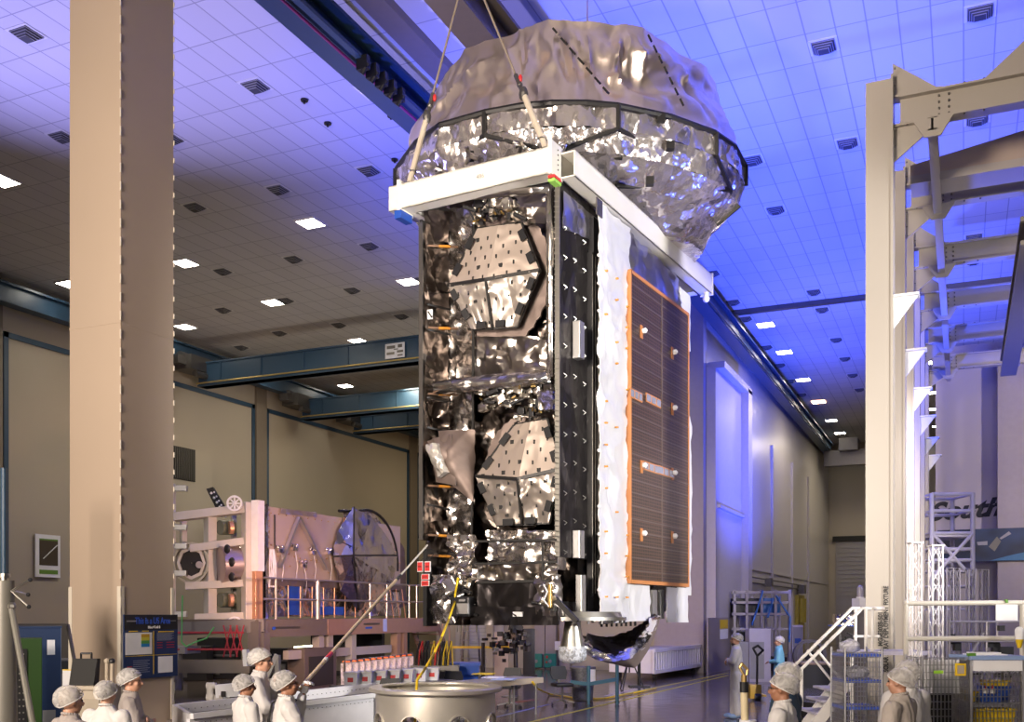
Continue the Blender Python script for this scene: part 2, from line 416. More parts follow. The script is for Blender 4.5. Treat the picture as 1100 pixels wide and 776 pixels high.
# south partition
ZS = HC+8.35; YS = 35.8; XS = onY(1005, 600, YS).x
struct(MB().bx((XS, YS, 0), (XR, YS+.4, ZS)).bx((XS-.05, YS-.12, ZS), (XR, YS+.5, ZS+.28)).build('wall_south', wallsouth))
xs = onY(1071, 600, YS).x
struct(MB().bx((xs, YS-.7, 0), (XR, YS, ZS)).build('trim_40', paint('pier_south', (.36, .31, .31), .6)))
p = onY(1035, 548.5, YS)
tx = text('wall_lettering', 'South', .80, blackm, frameM((p.x, YS-.012, p.z), (1, 0, .05), (0, 0, 1)), shear=.35, bold=.03, ext=.01, font_scale_x=1.12)
o = tag(tx, 'black slanted word South painted on the beige partition wall', 'lettering')
mb = MB(); mb.bx((p.x-1.0, YS-.03, p.z-.02), (p.x+.4, YS-.024, p.z+.03)); mb.build('cut_line', wallsouth, o)
# banner with a spacecraft picture
a, c = onY(1007, 570, YS-.75), onY(1135, 602, YS-.75)
bn = thing('wall_banner', 'dark blue banner with spacecraft and planet picture on the partition wall', 'banner', ((a.x+c.x)/2, YS-.78, c.z))
m, nt, b = _nt('banner_print'); L = nt.links.new
tc = N(nt, 'ShaderNodeTexCoord'); no = N(nt, 'ShaderNodeTexNoise'); no.inputs['Scale'].default_value = .8; L(tc.outputs['Object'], no.inputs['Vector'])
cr = N(nt, 'ShaderNodeValToRGB'); cr.color_ramp.elements[0].color = (.01, .012, .02, 1); cr.color_ramp.elements[1].color = (.03, .06, .14, 1)
cr.color_ramp.elements[0].position = .35; cr.color_ramp.elements[1].position = .65
L(no.outputs['Fac'], cr.inputs[0]); L(cr.outputs[0], b.inputs['Base Color']); b.inputs['Roughness'].default_value = .5
hw, hh = (c.x-a.x)/2, a.z-c.z
MB().bx((-hw, -.01, 0), (hw, .02, hh)).build('cloth', m, bn)
pts = [(-.1*hw, -.014, .02)]
for i in range(13):
    t = i/12; pts.append((-.1*hw+1.1*hw*t, -.014, .02+hh*.3*math.sin(t*1.7)))
pts.append((hw, -.014, .02)); MB().prism(pts, (0, -.004, 0)).build('planet', paint('planet_print', (.05, .16, .28), .5), bn)
sp = MB().prism([(-.12*hw, -.014, hh*.45), (.02*hw, -.014, hh*.75), (.09*hw, -.014, hh*.6), (-.02*hw, -.014, hh*.3)], (0, -.004, 0)).build('spacecraft_print', darksteel, bn)
MB().prism([(-.32*hw, -.014, hh*.6), (-.14*hw, -.014, hh*.62), (-.14*hw, -.014, hh*.5), (-.3*hw, -.014, hh*.5)], (0, -.004, 0)).prism([(.06*hw, -.014, hh*.7), (.22*hw, -.014, hh*.9), (.26*hw, -.014, hh*.82), (.09*hw, -.014, hh*.66)], (0, -.004, 0)).build('array_print', lgrey, sp)

# ------------------------------------------------ ceiling fittings
def snap(p):
    return Vector((round(p.x/.61-.5)*.61+.305, round(p.y/1.22-.5)*1.22+.61, CZ))
lamp_e = emis('lamp_diffuser', (1, .93, .80), 30)
lamp_o = emis('lamp_diffuser_warm', (1, .55, .3), 6)
def light(p, lab):
    t = thing('ceiling_light', lab, 'ceiling light', p, 0, 'square recessed ceiling lights')
    MB().bx((-.37, -.37, -.05), (-.33, .37, 0)).bx((.33, -.37, -.05), (.37, .37, 0)).bx((-.33, -.37, -.05), (.33, -.33, 0)).bx((-.33, .33, -.05), (.33, .37, 0)).build('frame', white, t)
    MB().bx((-.33, -.33, -.035), (.33, .33, -.01)).build('diffuser', lamp_e, t)
    return t
LP = [(399, 101, 'bright ceiling light just left of the blue overhead track'), (337, 244, 'ceiling light above middle left, on the blue to grey edge'),
 (17, 202, 'ceiling light nearest the left edge of the photo'), (60, 301, 'ceiling light left of the tan column above the runway girder'),
 (301, 329, 'ceiling light below the middle left one, on the grey ceiling'), (442, 305, 'ceiling light beside the left edge of the hanging satellite'),
 (188, 277, 'ceiling light cut by the right edge of the tan column, upper one'), (189, 348, 'ceiling light cut by the right edge of the tan column, lower one'),
 (366, 412, 'ceiling light seen under the nearest bridge crane'), (285, 383, 'ceiling light peeping over the bridge crane, left one'), (389, 369, 'ceiling light peeping over the bridge crane, right one'),
 (817, 348, 'first ceiling light of the row beside the blue wall'), (840, 380, 'second ceiling light of the row beside the blue wall'), (859, 406.6, 'third ceiling light of the row beside the blue wall'),
 (891, 450, 'fourth white ceiling light of the row beside the blue wall'), (901, 465.6, 'fifth white ceiling light of the row beside the blue wall'), (911, 479.6, 'farthest ceiling light of the row beside the blue wall'),
 (996, 392, 'topmost ceiling light between white posts and partition'), (999, 421, 'second ceiling light between white posts and partition'), (1000, 441, 'third ceiling light between white posts and partition'), (1002, 457, 'lowest ceiling light between white posts and partition')]
L0 = None
for u, v, lab in LP:
    p = snap(onZ(u, v, CZ)); p.z = CZ
    if L0 is None: L0 = light(p, lab)
    else: dup(L0, p, label=lab)
p = snap(onZ(876.4, 430.6, CZ)); t = light(p, 'dim orange ceiling light in the row beside the blue wall'); t.children[1].data.materials[0] = lamp_o
VP_ = [(37,45),(275,97),(192,157),(71,153),(385,178),(288,199),(199,219),(309,276),(235,290),(390,261),(375,310),(305,321),(239,331),(251,370),(309,361),(370,352),(448,297),(435,342),
 (1065,18),(902,57),(1060,130),(925,157),(806,180),(827,232),(1053,248),(1053,285),(758,292),(782,323),(799,345),(867,311),(879,335),(892,362),(904,386),(912,403),(818,370),(836,393),(849,409),(860,424),(919,418)]
def region(u, v):
    if u < 80: return 'left of the tan column'
    if u < 460: return 'between the tan column and the satellite'
    if u > 940: return 'over the white steel fixture'
    if v < 290: return 'right of the wrapped reflector'
    return 'on the far blue ceiling'
regs = {}
for q in VP_: regs.setdefault(region(*q), []).append(q)
ORD = ['topmost', 'second from the top', 'third from the top', 'fourth from the top', 'fifth from the top', 'sixth from the top', 'seventh from the top', 'eighth from the top', 'ninth from the top', 'tenth from the top', 'eleventh from the top', 'twelfth from the top', 'thirteenth from the top', 'fourteenth from the top', 'fifteenth from the top', 'sixteenth from the top', 'seventeenth from the top']
V0 = None; ventd = paint('vent_shadow_paint', (.05, .05, .05), .7)
for rg, l in regs.items():
    l.sort(key=lambda q: q[1])
    for i, q in enumerate(l):
        p = snap(onZ(q[0], q[1], CZ)); lab = 'square louvred ceiling vent %s, %s' % (rg, ORD[i])
        if V0 is None:
            V0 = thing('ceiling_vent', lab, 'ceiling vent', p, 0, 'ceiling air vents')
            MB().bx((-.3, -.3, -.012), (.3, .3, 0)).build('frame', white, V0)
            MB().loft([[(-.24, -.24, -.014), (.24, -.24, -.014), (.24, .24, -.014), (-.24, .24, -.014)], [(-.1, -.1, -.14), (.1, -.1, -.14), (.1, .1, -.14), (-.1, .1, -.14)]]).build('cone', ventd, V0)
            mb = MB()
            for j in range(4):
                r_ = .235-.04*j; z = -.03-.033*j
                for sx, sy, ex, ey in ((-1, -1, 1, -1), (1, -1, 1, 1), (1, 1, -1, 1), (-1, 1, -1, -1)): mb.bar((sx*r_, sy*r_, z), (ex*r_, ey*r_, z), .012, .012)
            mb.build('louvre', lgrey, V0)
        else: dup(V0, p, label=lab)
sprk = None
for (u, v, l) in ((327, 107, 'left'), (352, 132, 'second from left'), (420, 124, 'second from right'), (424, 171, 'right')):
    p = onZ(u, v, CZ)
    lab = 'small round black ceiling fitting left of the reflector, %s one' % l
    if sprk is None: sprk = tag(MB().tube((0, 0, 0), (0, 0, -.04), .09, n=16).tube((0, 0, -.04), (0, 0, -.1), .03).build('ceiling_fitting', black, loc=p), lab, 'ceiling fitting', 'round ceiling fittings')
    else:
        o = sprk.copy(); COL.objects.link(o); o.location = p; o['label'] = lab
# dark ceiling joint on the right
p, q = onZ(779, 338, CZ-.1), onZ(932, 316, CZ-.1)
struct(MB().bx((XP+.3, p.y-.12, CZ-.18), (XR, p.y+.12, CZ)).build('trim_50', darksteel))

# ------------------------------------------------ big tan column
xc, yc = -10.0, 9.92
cw = .90; cd = .96
cl = struct(MB().bx((xc-cw, yc, 0), (xc, yc+cd, CZ)).build('trim_60', tan))
struct(MB().bx((xc-cw-.012, yc-.012, 0), (xc-cw+.05, yc+.05, 2.6)).bx((xc-.05, yc-.012, 0), (xc+.012, yc+.05, 2.6)).bx((xc-.05, yc+cd-.05, 0), (xc+.012, yc+cd+.012, 2.6)).build('trim_61', creamw))
struct(MB().bx((xc-cw-.004, yc-.004, 6.03), (xc+.004, yc+cd+.004, 6.05)).build('trim_62', tan))
mb = MB()
for i in range(60):
    z = .3+i*.24
    mb.bx((xc-.002, yc-.012, z), (xc+.012, yc+.0, z+.12)); mb.bx((xc-.002, yc+cd, z+.03), (xc+.012, yc+cd+.012, z+.1))
struct(mb.build('trim_63', creamw))
# poster board on its side
a = onX(131, 661, xc); c = onX(187, 727, xc)
zb, zt, y0, y1 = 1.38, 2.23, yc+.02, yc+1.0
pb = thing('information_board', 'dark blue site rules board headed This is a US Area, on the tan column', 'sign', (xc+.02, y0, zb-.0))
WW, HH = y1-y0, zt-zb
navy = paint('board_navy', (.012, .03, .11), .4, var=.3, scale=2); nblk = paint('board_black', (.012, .012, .016), .4)
def R_(name, y, z, w, h, mat, d=.02, par=None): return MB().bx((d, y, z), (d+.003, y+w, z+h)).build(name, mat, par or pb)
MB().bx((0, 0, 0), (.018, WW, HH)).build('board', navy, pb)
R_('header', 0.004, HH*.76, WW-.008, HH*.235, nblk, .016)
MX = lambda y, z: Matrix.Translation((.024, y, z)) @ Matrix(((0, 0, 1), (1, 0, 0), (0, 1, 0))).to_4x4()
btext = paint('board_blue_text', (.03, .09, .5), .4)
text('heading', 'This is a US Area', .125, btext, MX(WW*.52, HH*.9), pb, font_scale_x=.74, bold=.0012)
text('subheading', 'Minor Craft 2', .05, paper, MX(WW*.54, HH*.80), pb, font_scale_x=.8, bold=.001)
R_('chart_sheet', .02, HH*.38, .48*WW, HH*.34, paper)
for i, c_ in enumerate([(.5, .3, .02), (.55, .5, .05), (.1, .3, .08), (.02, .2, .5)]):
    R_('chart_band', .30*WW, HH*(.645-.05*i), .15*WW, HH*.05, paint('chart%d' % i, c_, .6), .0235)
R_('plan_sheet', .62*WW, HH*.07, .28*WW, HH*.26, paper)
R_('divider', .02, HH*.355, WW*.96, .006, yellow); R_('divider', WW*.53, .05, .006, HH*.68, yellow)
mb = MB()
for i in range(9): mb.bx((.02, WW*.6, HH*(.70-.014*i)), (.0225, WW*(.92-.03*(i % 3)), HH*(.706-.014*i)))
for i in range(7): mb.bx((.02, WW*.16, HH*(.28-.03*i)), (.0225, WW*(.46-.04*(i % 2)), HH*(.287-.03*i)))
mb.build('text_line', paint('print_grey', (.3, .33, .45), .6), pb, each=True)
R_('yellow_heading', WW*.08, HH*.735, WW*.16, HH*.015, yellow, .021); R_('yellow_heading', WW*.32, HH*.735, WW*.12, HH*.015, yellow, .021); R_('yellow_heading', WW*.62, HH*.72, WW*.3, HH*.015, yellow, .021)
R_('small_logo_text', WW*.04, HH*.89, WW*.17, HH*.02, lgrey, .021); R_('small_logo_text', WW*.8, HH*.895, WW*.16, HH*.01, lgrey, .021)
mb = MB()
for i in range(3): mb.bx((.02, WW*.6, HH*(.55-.04*i)), (.0225, WW*.7, HH*(.558-.04*i))); mb.bx((.02, WW*.78, HH*(.55-.04*i)), (.0225, WW*.93, HH*(.558-.04*i)))
mb.bx((.02, WW*.05, HH*.19), (.0225, WW*.14, HH*.2)).bx((.02, WW*.05, HH*.1), (.0225, WW*.14, HH*.11))
mb.build('red_line', red, pb, each=True)
# ================================================================= hanging satellite (own frame: +x along its long right face, +y along its left face)
from mathutils.bvhtree import BVHTree
C0 = W(.667, 14.48, 0)
SANG = math.atan2(.8708, .4916)+TH
S1 = Vector((.4916, .8708)); S2 = Vector((-.8708, .4916))
OX, OY = -(.667*.4916+14.48*.8708), -(-.667*.8708+14.48*.4916)
def sray(u, v):
    a = (u-CU)/F; b = (HV-v)/F
    return a*.4916+.8708, -a*.8708+.4916, b
def FA(u, v, x=0.):
    dx, dy, dz = sray(u, v); t = (x-OX)/dx; return Vector((x, OY+dy*t, HC+dz*t))
def FB(u, v, y=0.):
    dx, dy, dz = sray(u, v); t = (y-OY)/dy; return Vector((OX+dx*t, y, HC+dz*t))
def FZ(u, v, z):
    dx, dy, dz = sray(u, v); t = (z-HC)/dz; return Vector((OX+dx*t, OY+dy*t, z))
f_dark = foil('foil_dark', (.15, .125, .11), .3, .55, 3.4, fine=11)
f_mid = foil('foil_mid', (.54, .49, .45), .28, .55, 2.4, fine=8)
f_bri = foil('foil_bright', (.80, .75, .71), .25, .6, 2.6, (1, 1, .6), fine=9)
f_tan = foil('foil_blanket', (.43, .36, .31), .5, .22, 1.6, (1.2, 1.2, .5), fine=6, metal=.3)
f_bronze = foil('foil_bronze', (.82, .70, .64), .30, .42, .8, fine=4, metal=.88)
f_shroud = foil('foil_shroud', (.76, .70, .67), .24, .62, 4.6, (1, 1, .6), fine=15, metal=.86)
f_white = foil('foil_white', (.85, .85, .88), .5, .34, 2.5, (1, 1, .5), fine=7, metal=.35)
f_black = foil('foil_black', (.045, .04, .042), .33, .4, 3, (1, 1, .5), fine=8, metal=.8)
f_brown = foil('foil_brown', (.22, .17, .15), .55, .25, 2, fine=8, metal=.5)
film = foil('foil_film', (.58, .58, .66), .28, .4, 2.5, fine=6)
tape = paint('black_tape', (.012, .011, .011), .5)
SAT = thing('satellite', 'huge foil-wrapped satellite hanging upright in the middle of the hall', 'satellite', C0, SANG)
def sp(name, c4, mat, amp=.03, sc=3, nu=14, nv=18, th=.015, seed=0, bulge=0, nrm=None, parent=None, sm=50, rag=0):
    return MB().patch(c4, nu, nv, amp, sc, th, seed, nrm if nrm is not None else (-1, 0, 0), bulge, rag).build(name, mat, parent or SAT, smooth=sm)
def quadA(u0, v0, u1, v1, x0, x1=None):
    """u0 left edge, u1 right edge (px), v0 top, v1 bottom; x0 depth at left, x1 depth at right"""
    x1 = x0 if x1 is None else x1
    return [FA(u0, v0, x0), FA(u1, v0, x1), FA(u1, v1, x1), FA(u0, v1, x0)]
YL = 2.37; ZT = 8.25; ZB = 2.3
# main body, dark, behind everything
D = 5.45
MB().bx((.80, .08, ZB+.1), (D, YL-.05, ZT)).build('bus_body', f_dark, SAT)
# left side panel (seen from inside) and right side panel (seen from outside)
zt = FA(456, 226).z; zb = FA(456, 580).z
MB().bx((0, YL, zb), (D, YL+.04, 8.35)).build('side_panel', black, SAT)
sp('panel_lining', [(.02, YL-.01, 8.3), (.8, YL-.01, 8.3), (.8, YL-.01, zb), (.02, YL-.01, zb)], f_dark, .05, 3.2, 12, 60, 0, 3, nrm=(0, -1, 0))
MB().bx((-.01, YL-.02, zb), (.02, YL+.05, 8.3)).build('panel_edge', darksteel, SAT)
zr = FA(602, 598).z
MB().bx((.0, -.01, zr), (1.45, .04, 8.45)).build('side_panel', f_black, SAT)
mb = MB().bx((-.015, -.02, zr), (.005, .05, 8.45))
z = zr+.05
while z < 8.4:
    mb.tube((-.02, -.03, z), (-.02, .06, z+.02), .008, n=5); z += .075
mb.build('panel_edge', steel, SAT)
# clips all over the black right panel
mb = MB()
for i in range(44):
    for j, x in enumerate((.14, .46, .78)):
        z = zr+.1+i*.142+(.05 if j % 2 else 0)
        if z < 8.2 and i % 3 == 0:
            mb.tube((x, -.012, z), (x+.05, -.04, z-.03), .006, n=5); mb.tube((x+.05, -.04, z-.03), (x+.03, -.012, z-.06), .006, n=5)
mb.build('blanket_clip', steel, SAT, each=True)
# stowed array ribs
for i, x in enumerate((.93, 1.03, 1.13, 1.23, 1.33)):
    mb = MB().bx((x, -.10, ZB+.2), (x+.035, -.01, 7.7))
    mb.build('stowed_array_edge', black, SAT)
    MB().bx((x+.002, -.106, ZB+.25), (x+.014, -.10, 7.66)).build('array_trim', steel, SAT)
mb = MB()
for a_, b_ in ((345, 385), (570, 600)):
    p = FB(623, a_, -.12); q = FB(623, b_, -.12); mb.bx((p.x-.05, -.14, q.z), (p.x+.12, -.02, p.z), bev=.01)
p = FB(625, 636, -.1); mb.bx((p.x-.05, -.12, p.z-.3), (p.x+.1, -.02, p.z+.25), bev=.01)
mb.build('hinge_bracket', alu, SAT, each=True)
# top cap foil on the right face
sp('top_foil', [FB(605, 205, -.03), FB(645, 238, -.03), FB(645, 262, -.03), FB(605, 245, -.03)], film, .02, 3, 8, 6, .01, 5, nrm=(0, -1, 0))
# white radiator blanket
a = FB(645, 400, -.22).x; b_ = FB(676, 400, -.2).x
mb = MB().patch([(a, -.2, FB(645, 218, -.2).z), (b_, -.2, FB(676, 246, -.2).z), (b_, -.2, FB(676, 668, -.2).z), (a, -.2, FB(645, 671, -.2).z)], 16, 100, .042, 2.4, .02, 8, (0, -1, 0))
wb = mb.build('white_blanket', f_white, SAT, smooth=50)
MB().bx((a+.02, -.10, ZB), (b_+.3, 0, ZT)).build('radiator_panel', black, SAT)
x2, x3 = FB(678, 650, -.2).x, FB(699, 650, -.2).x
sp('white_blanket', [(x2-.1, -.19, FB(690, 626, -.19).z), (x3, -.19, FB(690, 626, -.19).z), (x3, -.19, FB(699, 667, -.19).z), (x2-.1, -.19, FB(678, 668, -.19).z)], f_white, .02, 3, 8, 8, .015, 4, nrm=(0, -1, 0))
mb = MB(); zz = 2.5
random.seed(3)
while zz < 8.0:
    for fx in (.15, .5, .85):
        if random.random() < .55:
            x = a+(b_-a)*fx; mb.bx((x-.02, -.26, zz-.012), (x+.02, -.215, zz+.012))
    zz += .33
mb.build('orange_patch', orange, wb, each=True)
mb = MB(); zz = 2.6
while zz < 8.0: mb.ball((a-.01, -.2, zz), .03, 8); zz += .42
mb.build('standoff', paper, SAT, each=True)
# solar array
xa = FB(676, 450, -.25).x; xb = FB(738.5, 450, -.25).x
za = FB(676, 290, -.25).z; zbm = FB(677, 627, -.25).z
m, nt, b = _nt('solar_cells'); L = nt.links.new
tc = N(nt, 'ShaderNodeTexCoord'); mp = N(nt, 'ShaderNodeMapping'); mp.inputs['Rotation'].default_value = (math.radians(90), 0, 0)
L(tc.outputs['Object'], mp.inputs[0])
br = N(nt, 'ShaderNodeTexBrick'); br.offset = 0; L(mp.outputs[0], br.inputs['Vector'])
br.inputs['Scale'].default_value = 1; br.inputs['Brick Width'].default_value = .07; br.inputs['Row Height'].default_value = .055; br.inputs['Mortar Size'].default_value = .007
br.inputs['Color1'].default_value = (.03, .020, .015, 1); br.inputs['Color2'].default_value = (.05, .034, .025, 1); br.inputs['Mortar'].default_value = (.16, .09, .055, 1)
L(br.outputs['Color'], b.inputs['Base Color']); b.inputs['Roughness'].default_value = .3; b.inputs['Metallic'].default_value = .3
cells = m
arr = MB().bx((xa, -.27, zbm), (xb, -.2, za)).build('solar_array', cells, SAT)
cu_ = paint('kapton_edge', (.55, .22, .07), .45)
MB().bx((xa, -.28, za-.05), (xb, -.19, za+.01)).bx((xa, -.28, zbm), (xb, -.19, zbm+.06)).bx((xa-.01, -.28, zbm), (xa+.03, -.19, za)).bx((xb-.03, -.28, zbm), (xb+.02, -.19, za)).build('array_border', cu_, arr)
xm = FB(711, 450, -.27).x
mb = MB().bx((xm-.014, -.277, zbm), (xm+.014, -.27, za))
nrow = 24
for i in range(1, nrow):
    z = zbm+(za-zbm)*i/nrow; mb.bx((xa+.03, -.276, z-.010), (xb-.03, -.27, z+.010))
mb.build('array_bus_wires', paint('bus_wire', (.20, .16, .14), .4, .5), arr)
for u, v in ((690, 355), (723, 378), (690, 500), (723, 508), (723, 438), (690, 573), (723, 576)):
    p = FB(u, v, -.29); h = MB().bx((p.x-.05, -.285, p.z-.13), (p.x+.05, -.272, p.z+.08)).build('hold_down', cu_, arr)
    MB().tube((p.x+.03, -.29, p.z), (p.x+.03, -.34, p.z), .045, n=10).ball((p.x+.03, -.34, p.z), .03, 8).build('cup', paper, h)
for (u, v, w) in ((676, 420, 14), (693, 425, 17), (690, 498, 18), (706, 503, 18)):
    p = FB(u+1, v, -.28); q = FB(u+w, v, -.28)
    s = MB().bx((p.x, -.284, p.z-.10), (q.x, -.272, p.z+.05)).build('access_strip', cu_, arr)
    mb = MB(); n_ = 3
    for k in range(n_):
        w_ = (q.x-p.x)/n_; mb.bx((p.x+k*w_+.02, -.288, p.z-.08), (p.x+(k+1)*w_-.02, -.284, p.z+.03))
    mb.build('mirror_tile', paint('mirror_tile', (.55, .58, .68), .15, .6), s, each=True)
# film above the array and white strips at its far edge
sp('clear_film', [FB(674, 248, -.1), FB(730, 300, -.1), FB(731, 333, -.12), FB(675, 291, -.12)], film, .05, 2.5, 16, 8, .006, 6, nrm=(0, -1, 0))
sp('white_strip', [FB(730, 308, -.15), FB(741, 318, -.15), FB(741, 378, -.15), FB(737, 375, -.15)], f_white, .02, 3, 5, 8, .02, 7, nrm=(0, -1, 0))
x5, x6 = FB(737, 500, -.1).x, FB(742.5, 500, -.1).x
sp('white_strip', [(x5, -.1, FB(740, 445, -.1).z), (x6, -.1, FB(741, 450, -.1).z), (x6, -.1, FB(741, 640, -.1).z), (x5, -.1, FB(740, 640, -.1).z)], f_white, .03, 3, 5, 24, .02, 9, nrm=(0, -1, 0))
for i, (u0, u1) in enumerate(((716, 727), (727.5, 739))):
    sp('white_skirt', [FB(u0, 631, -.2), FB(u1, 632, -.2), FB(u1, 669, -.2), FB(u0, 669, -.2)], f_white, .02, 3, 6, 6, .02, 11+i, nrm=(0, -1, 0))
for i, (u0, u1) in enumerate(((700, 705), (708, 709.5), (711, 712.5))):
    p, q = FB(u0, 634, -.12), FB(u1, 665, -.12); MB().bx((p.x, -.14, q.z), (q.x, -.1, p.z), bev=.005).build('array_bracket', alu, SAT)
# ---------------- front (left) face bays
sp('bay_lining', quadA(482, 205, 600, 672, .78), f_dark, .07, 2.6, 30, 110, 0, 12)
sp('bay_foil', quadA(482, 225, 509, 640, .62, .45), f_bri, .09, 3.6, 10, 110, 0, 13)
sp('bay_foil', quadA(510, 362, 596, 405, .5, .35), f_mid, .08, 3, 18, 10, .02, 14)
sp('bay_foil', quadA(535, 365, 590, 404, .28), f_mid, .1, 2.2, 14, 10, .02, 15)
sp('brown_tarp', [FA(470, 463, .1), FA(511, 462, .2), FA(509, 540, .2), FA(483, 520, .05)], f_brown, .05, 1.6, 14, 16, .02, 16, bulge=.15)
sp('brown_tarp', [FA(459, 474, .12), FA(484, 466, .02), FA(490, 522, .02), FA(468, 518, .12)], f_brown, .05, 1.6, 12, 14, .02, 17, bulge=.08)
sp('bay_foil', quadA(545, 200, 588, 242, .35), f_mid, .1, 3, 14, 12, .02, 17)
sp('bay_foil', quadA(460, 432, 482, 462, .35), f_dark, .06, 3, 8, 10, .02, 18, bulge=.1)
sp('bay_foil', quadA(458, 560, 482, 625, .3), f_dark, .07, 3, 8, 18, .02, 19)
sp('bay_foil', quadA(482, 575, 512, 625, .25), f_bri, .1, 3.4, 10, 16, .02, 20)
sp('bay_foil', quadA(524, 570, 600, 582, .12), f_bri, .09, 4, 22, 5, .02, 21)
sp('equipment_box', quadA(524, 583, 582, 605, .02), f_bri, .08, 3, 18, 8, .3, 22, bulge=.04)
sp('equipment_box', quadA(584, 583, 598, 612, .02), f_bri, .08, 3, 6, 10, .3, 23)
sp('bay_foil', quadA(508, 606, 600, 624, .06), f_mid, .1, 3.4, 26, 7, .03, 24)
sp('lower_tarp', quadA(514, 623, 585, 660, .03), f_black, .05, 2, 18, 10, .02, 25)
sp('lower_tarp', quadA(505, 652, 600, 672, .0), f_black, .06, 2.2, 20, 6, .02, 26)
sp('lower_foil', quadA(464, 618, 492, 670, .02), f_bri, .10, 2.8, 12, 18, .05, 27, bulge=.08)
sp('lower_foil', quadA(576, 618, 603, 662, -.02, .05), f_mid, .12, 3, 12, 14, .04, 28, bulge=.1)
MB().bx((-.04, YL-.12, FA(461, 673).z), (.25, YL-.05, FA(461, 590).z)).build('edge_bracket', black, SAT)
# dark foil strips between the bays (draped)
for i, (v0, v1) in enumerate(((226, 262), (268, 312), (316, 350), (355, 415), (420, 462))):
    sp('side_drape', quadA(458, v0, 484, v1, .15, .6), f_dark, .10, 2.8, 8, 12, 0, 30+i, bulge=.06)
# black tape seams / lattice frame
def seam(pts, w=.035, mat=tape, name='seam'):
    mb = MB()
    for p, q in zip(pts[:-1], pts[1:]): mb.bar(p, q, w, w*.8, up=(1, 0, 0))
    return mb.build(name, mat, SAT)
seam([FA(509, 222, .38), FA(508, 500, .38), FA(506, 628, .38)])
for v in (330, 357, 417, 430, 462, 545, 610): seam([FA(459, v-3, .02), FA(484, v+3, .4)], .03)
for v in (582, 606): seam([FA(510, v, -.02), FA(598, v-2, -.02)], .03)
seam([FA(512, 626, -.03), FA(590, 624, -.03)], .04)
seam([FA(583, 582, -.03), FA(583, 620, -.03)], .03)
for v in (264, 352, 423, 522, 575, 597):
    p, q = FA(460, v, -.02), FA(492, v+1.5, .35)
    r = MB().tube(p, q, .018, n=8).build('tie_rod', paint('tie_rod_brown', (.28, .17, .11), .4, .5), SAT)
    MB().tube(p.lerp(q, .35), p.lerp(q, .72), .022, n=8).build('orange_sleeve', orange, r)
# upper foil tube along the right edge and horizontal foil tube
MB().tube(FA(591, 200, .02), FA(591.5, 405, .02), .055, n=12).crumple(.015, 9, 1, 3).build('foil_tube', f_bri, SAT, smooth=True)
mb = MB(); A_, B_ = FA(470, 417, .1), FA(590, 404, .0); mb.tube(A_, B_, .10, n=12)
mb.crumple(.035, 5, 2, 3).build('foil_tube', f_bri, SAT, smooth=True)
MB().tube(FA(510, 412, .02), FA(592, 408, .02), .05, n=10).crumple(.02, 6, 3, 3).build('foil_tube', f_bri, SAT, smooth=True)
MB().tube(FA(480, 214, -.02), FA(590, 203, -.02), .05, n=10).crumple(.02, 6, 4, 3).build('foil_tube', f_mid, SAT, smooth=True)

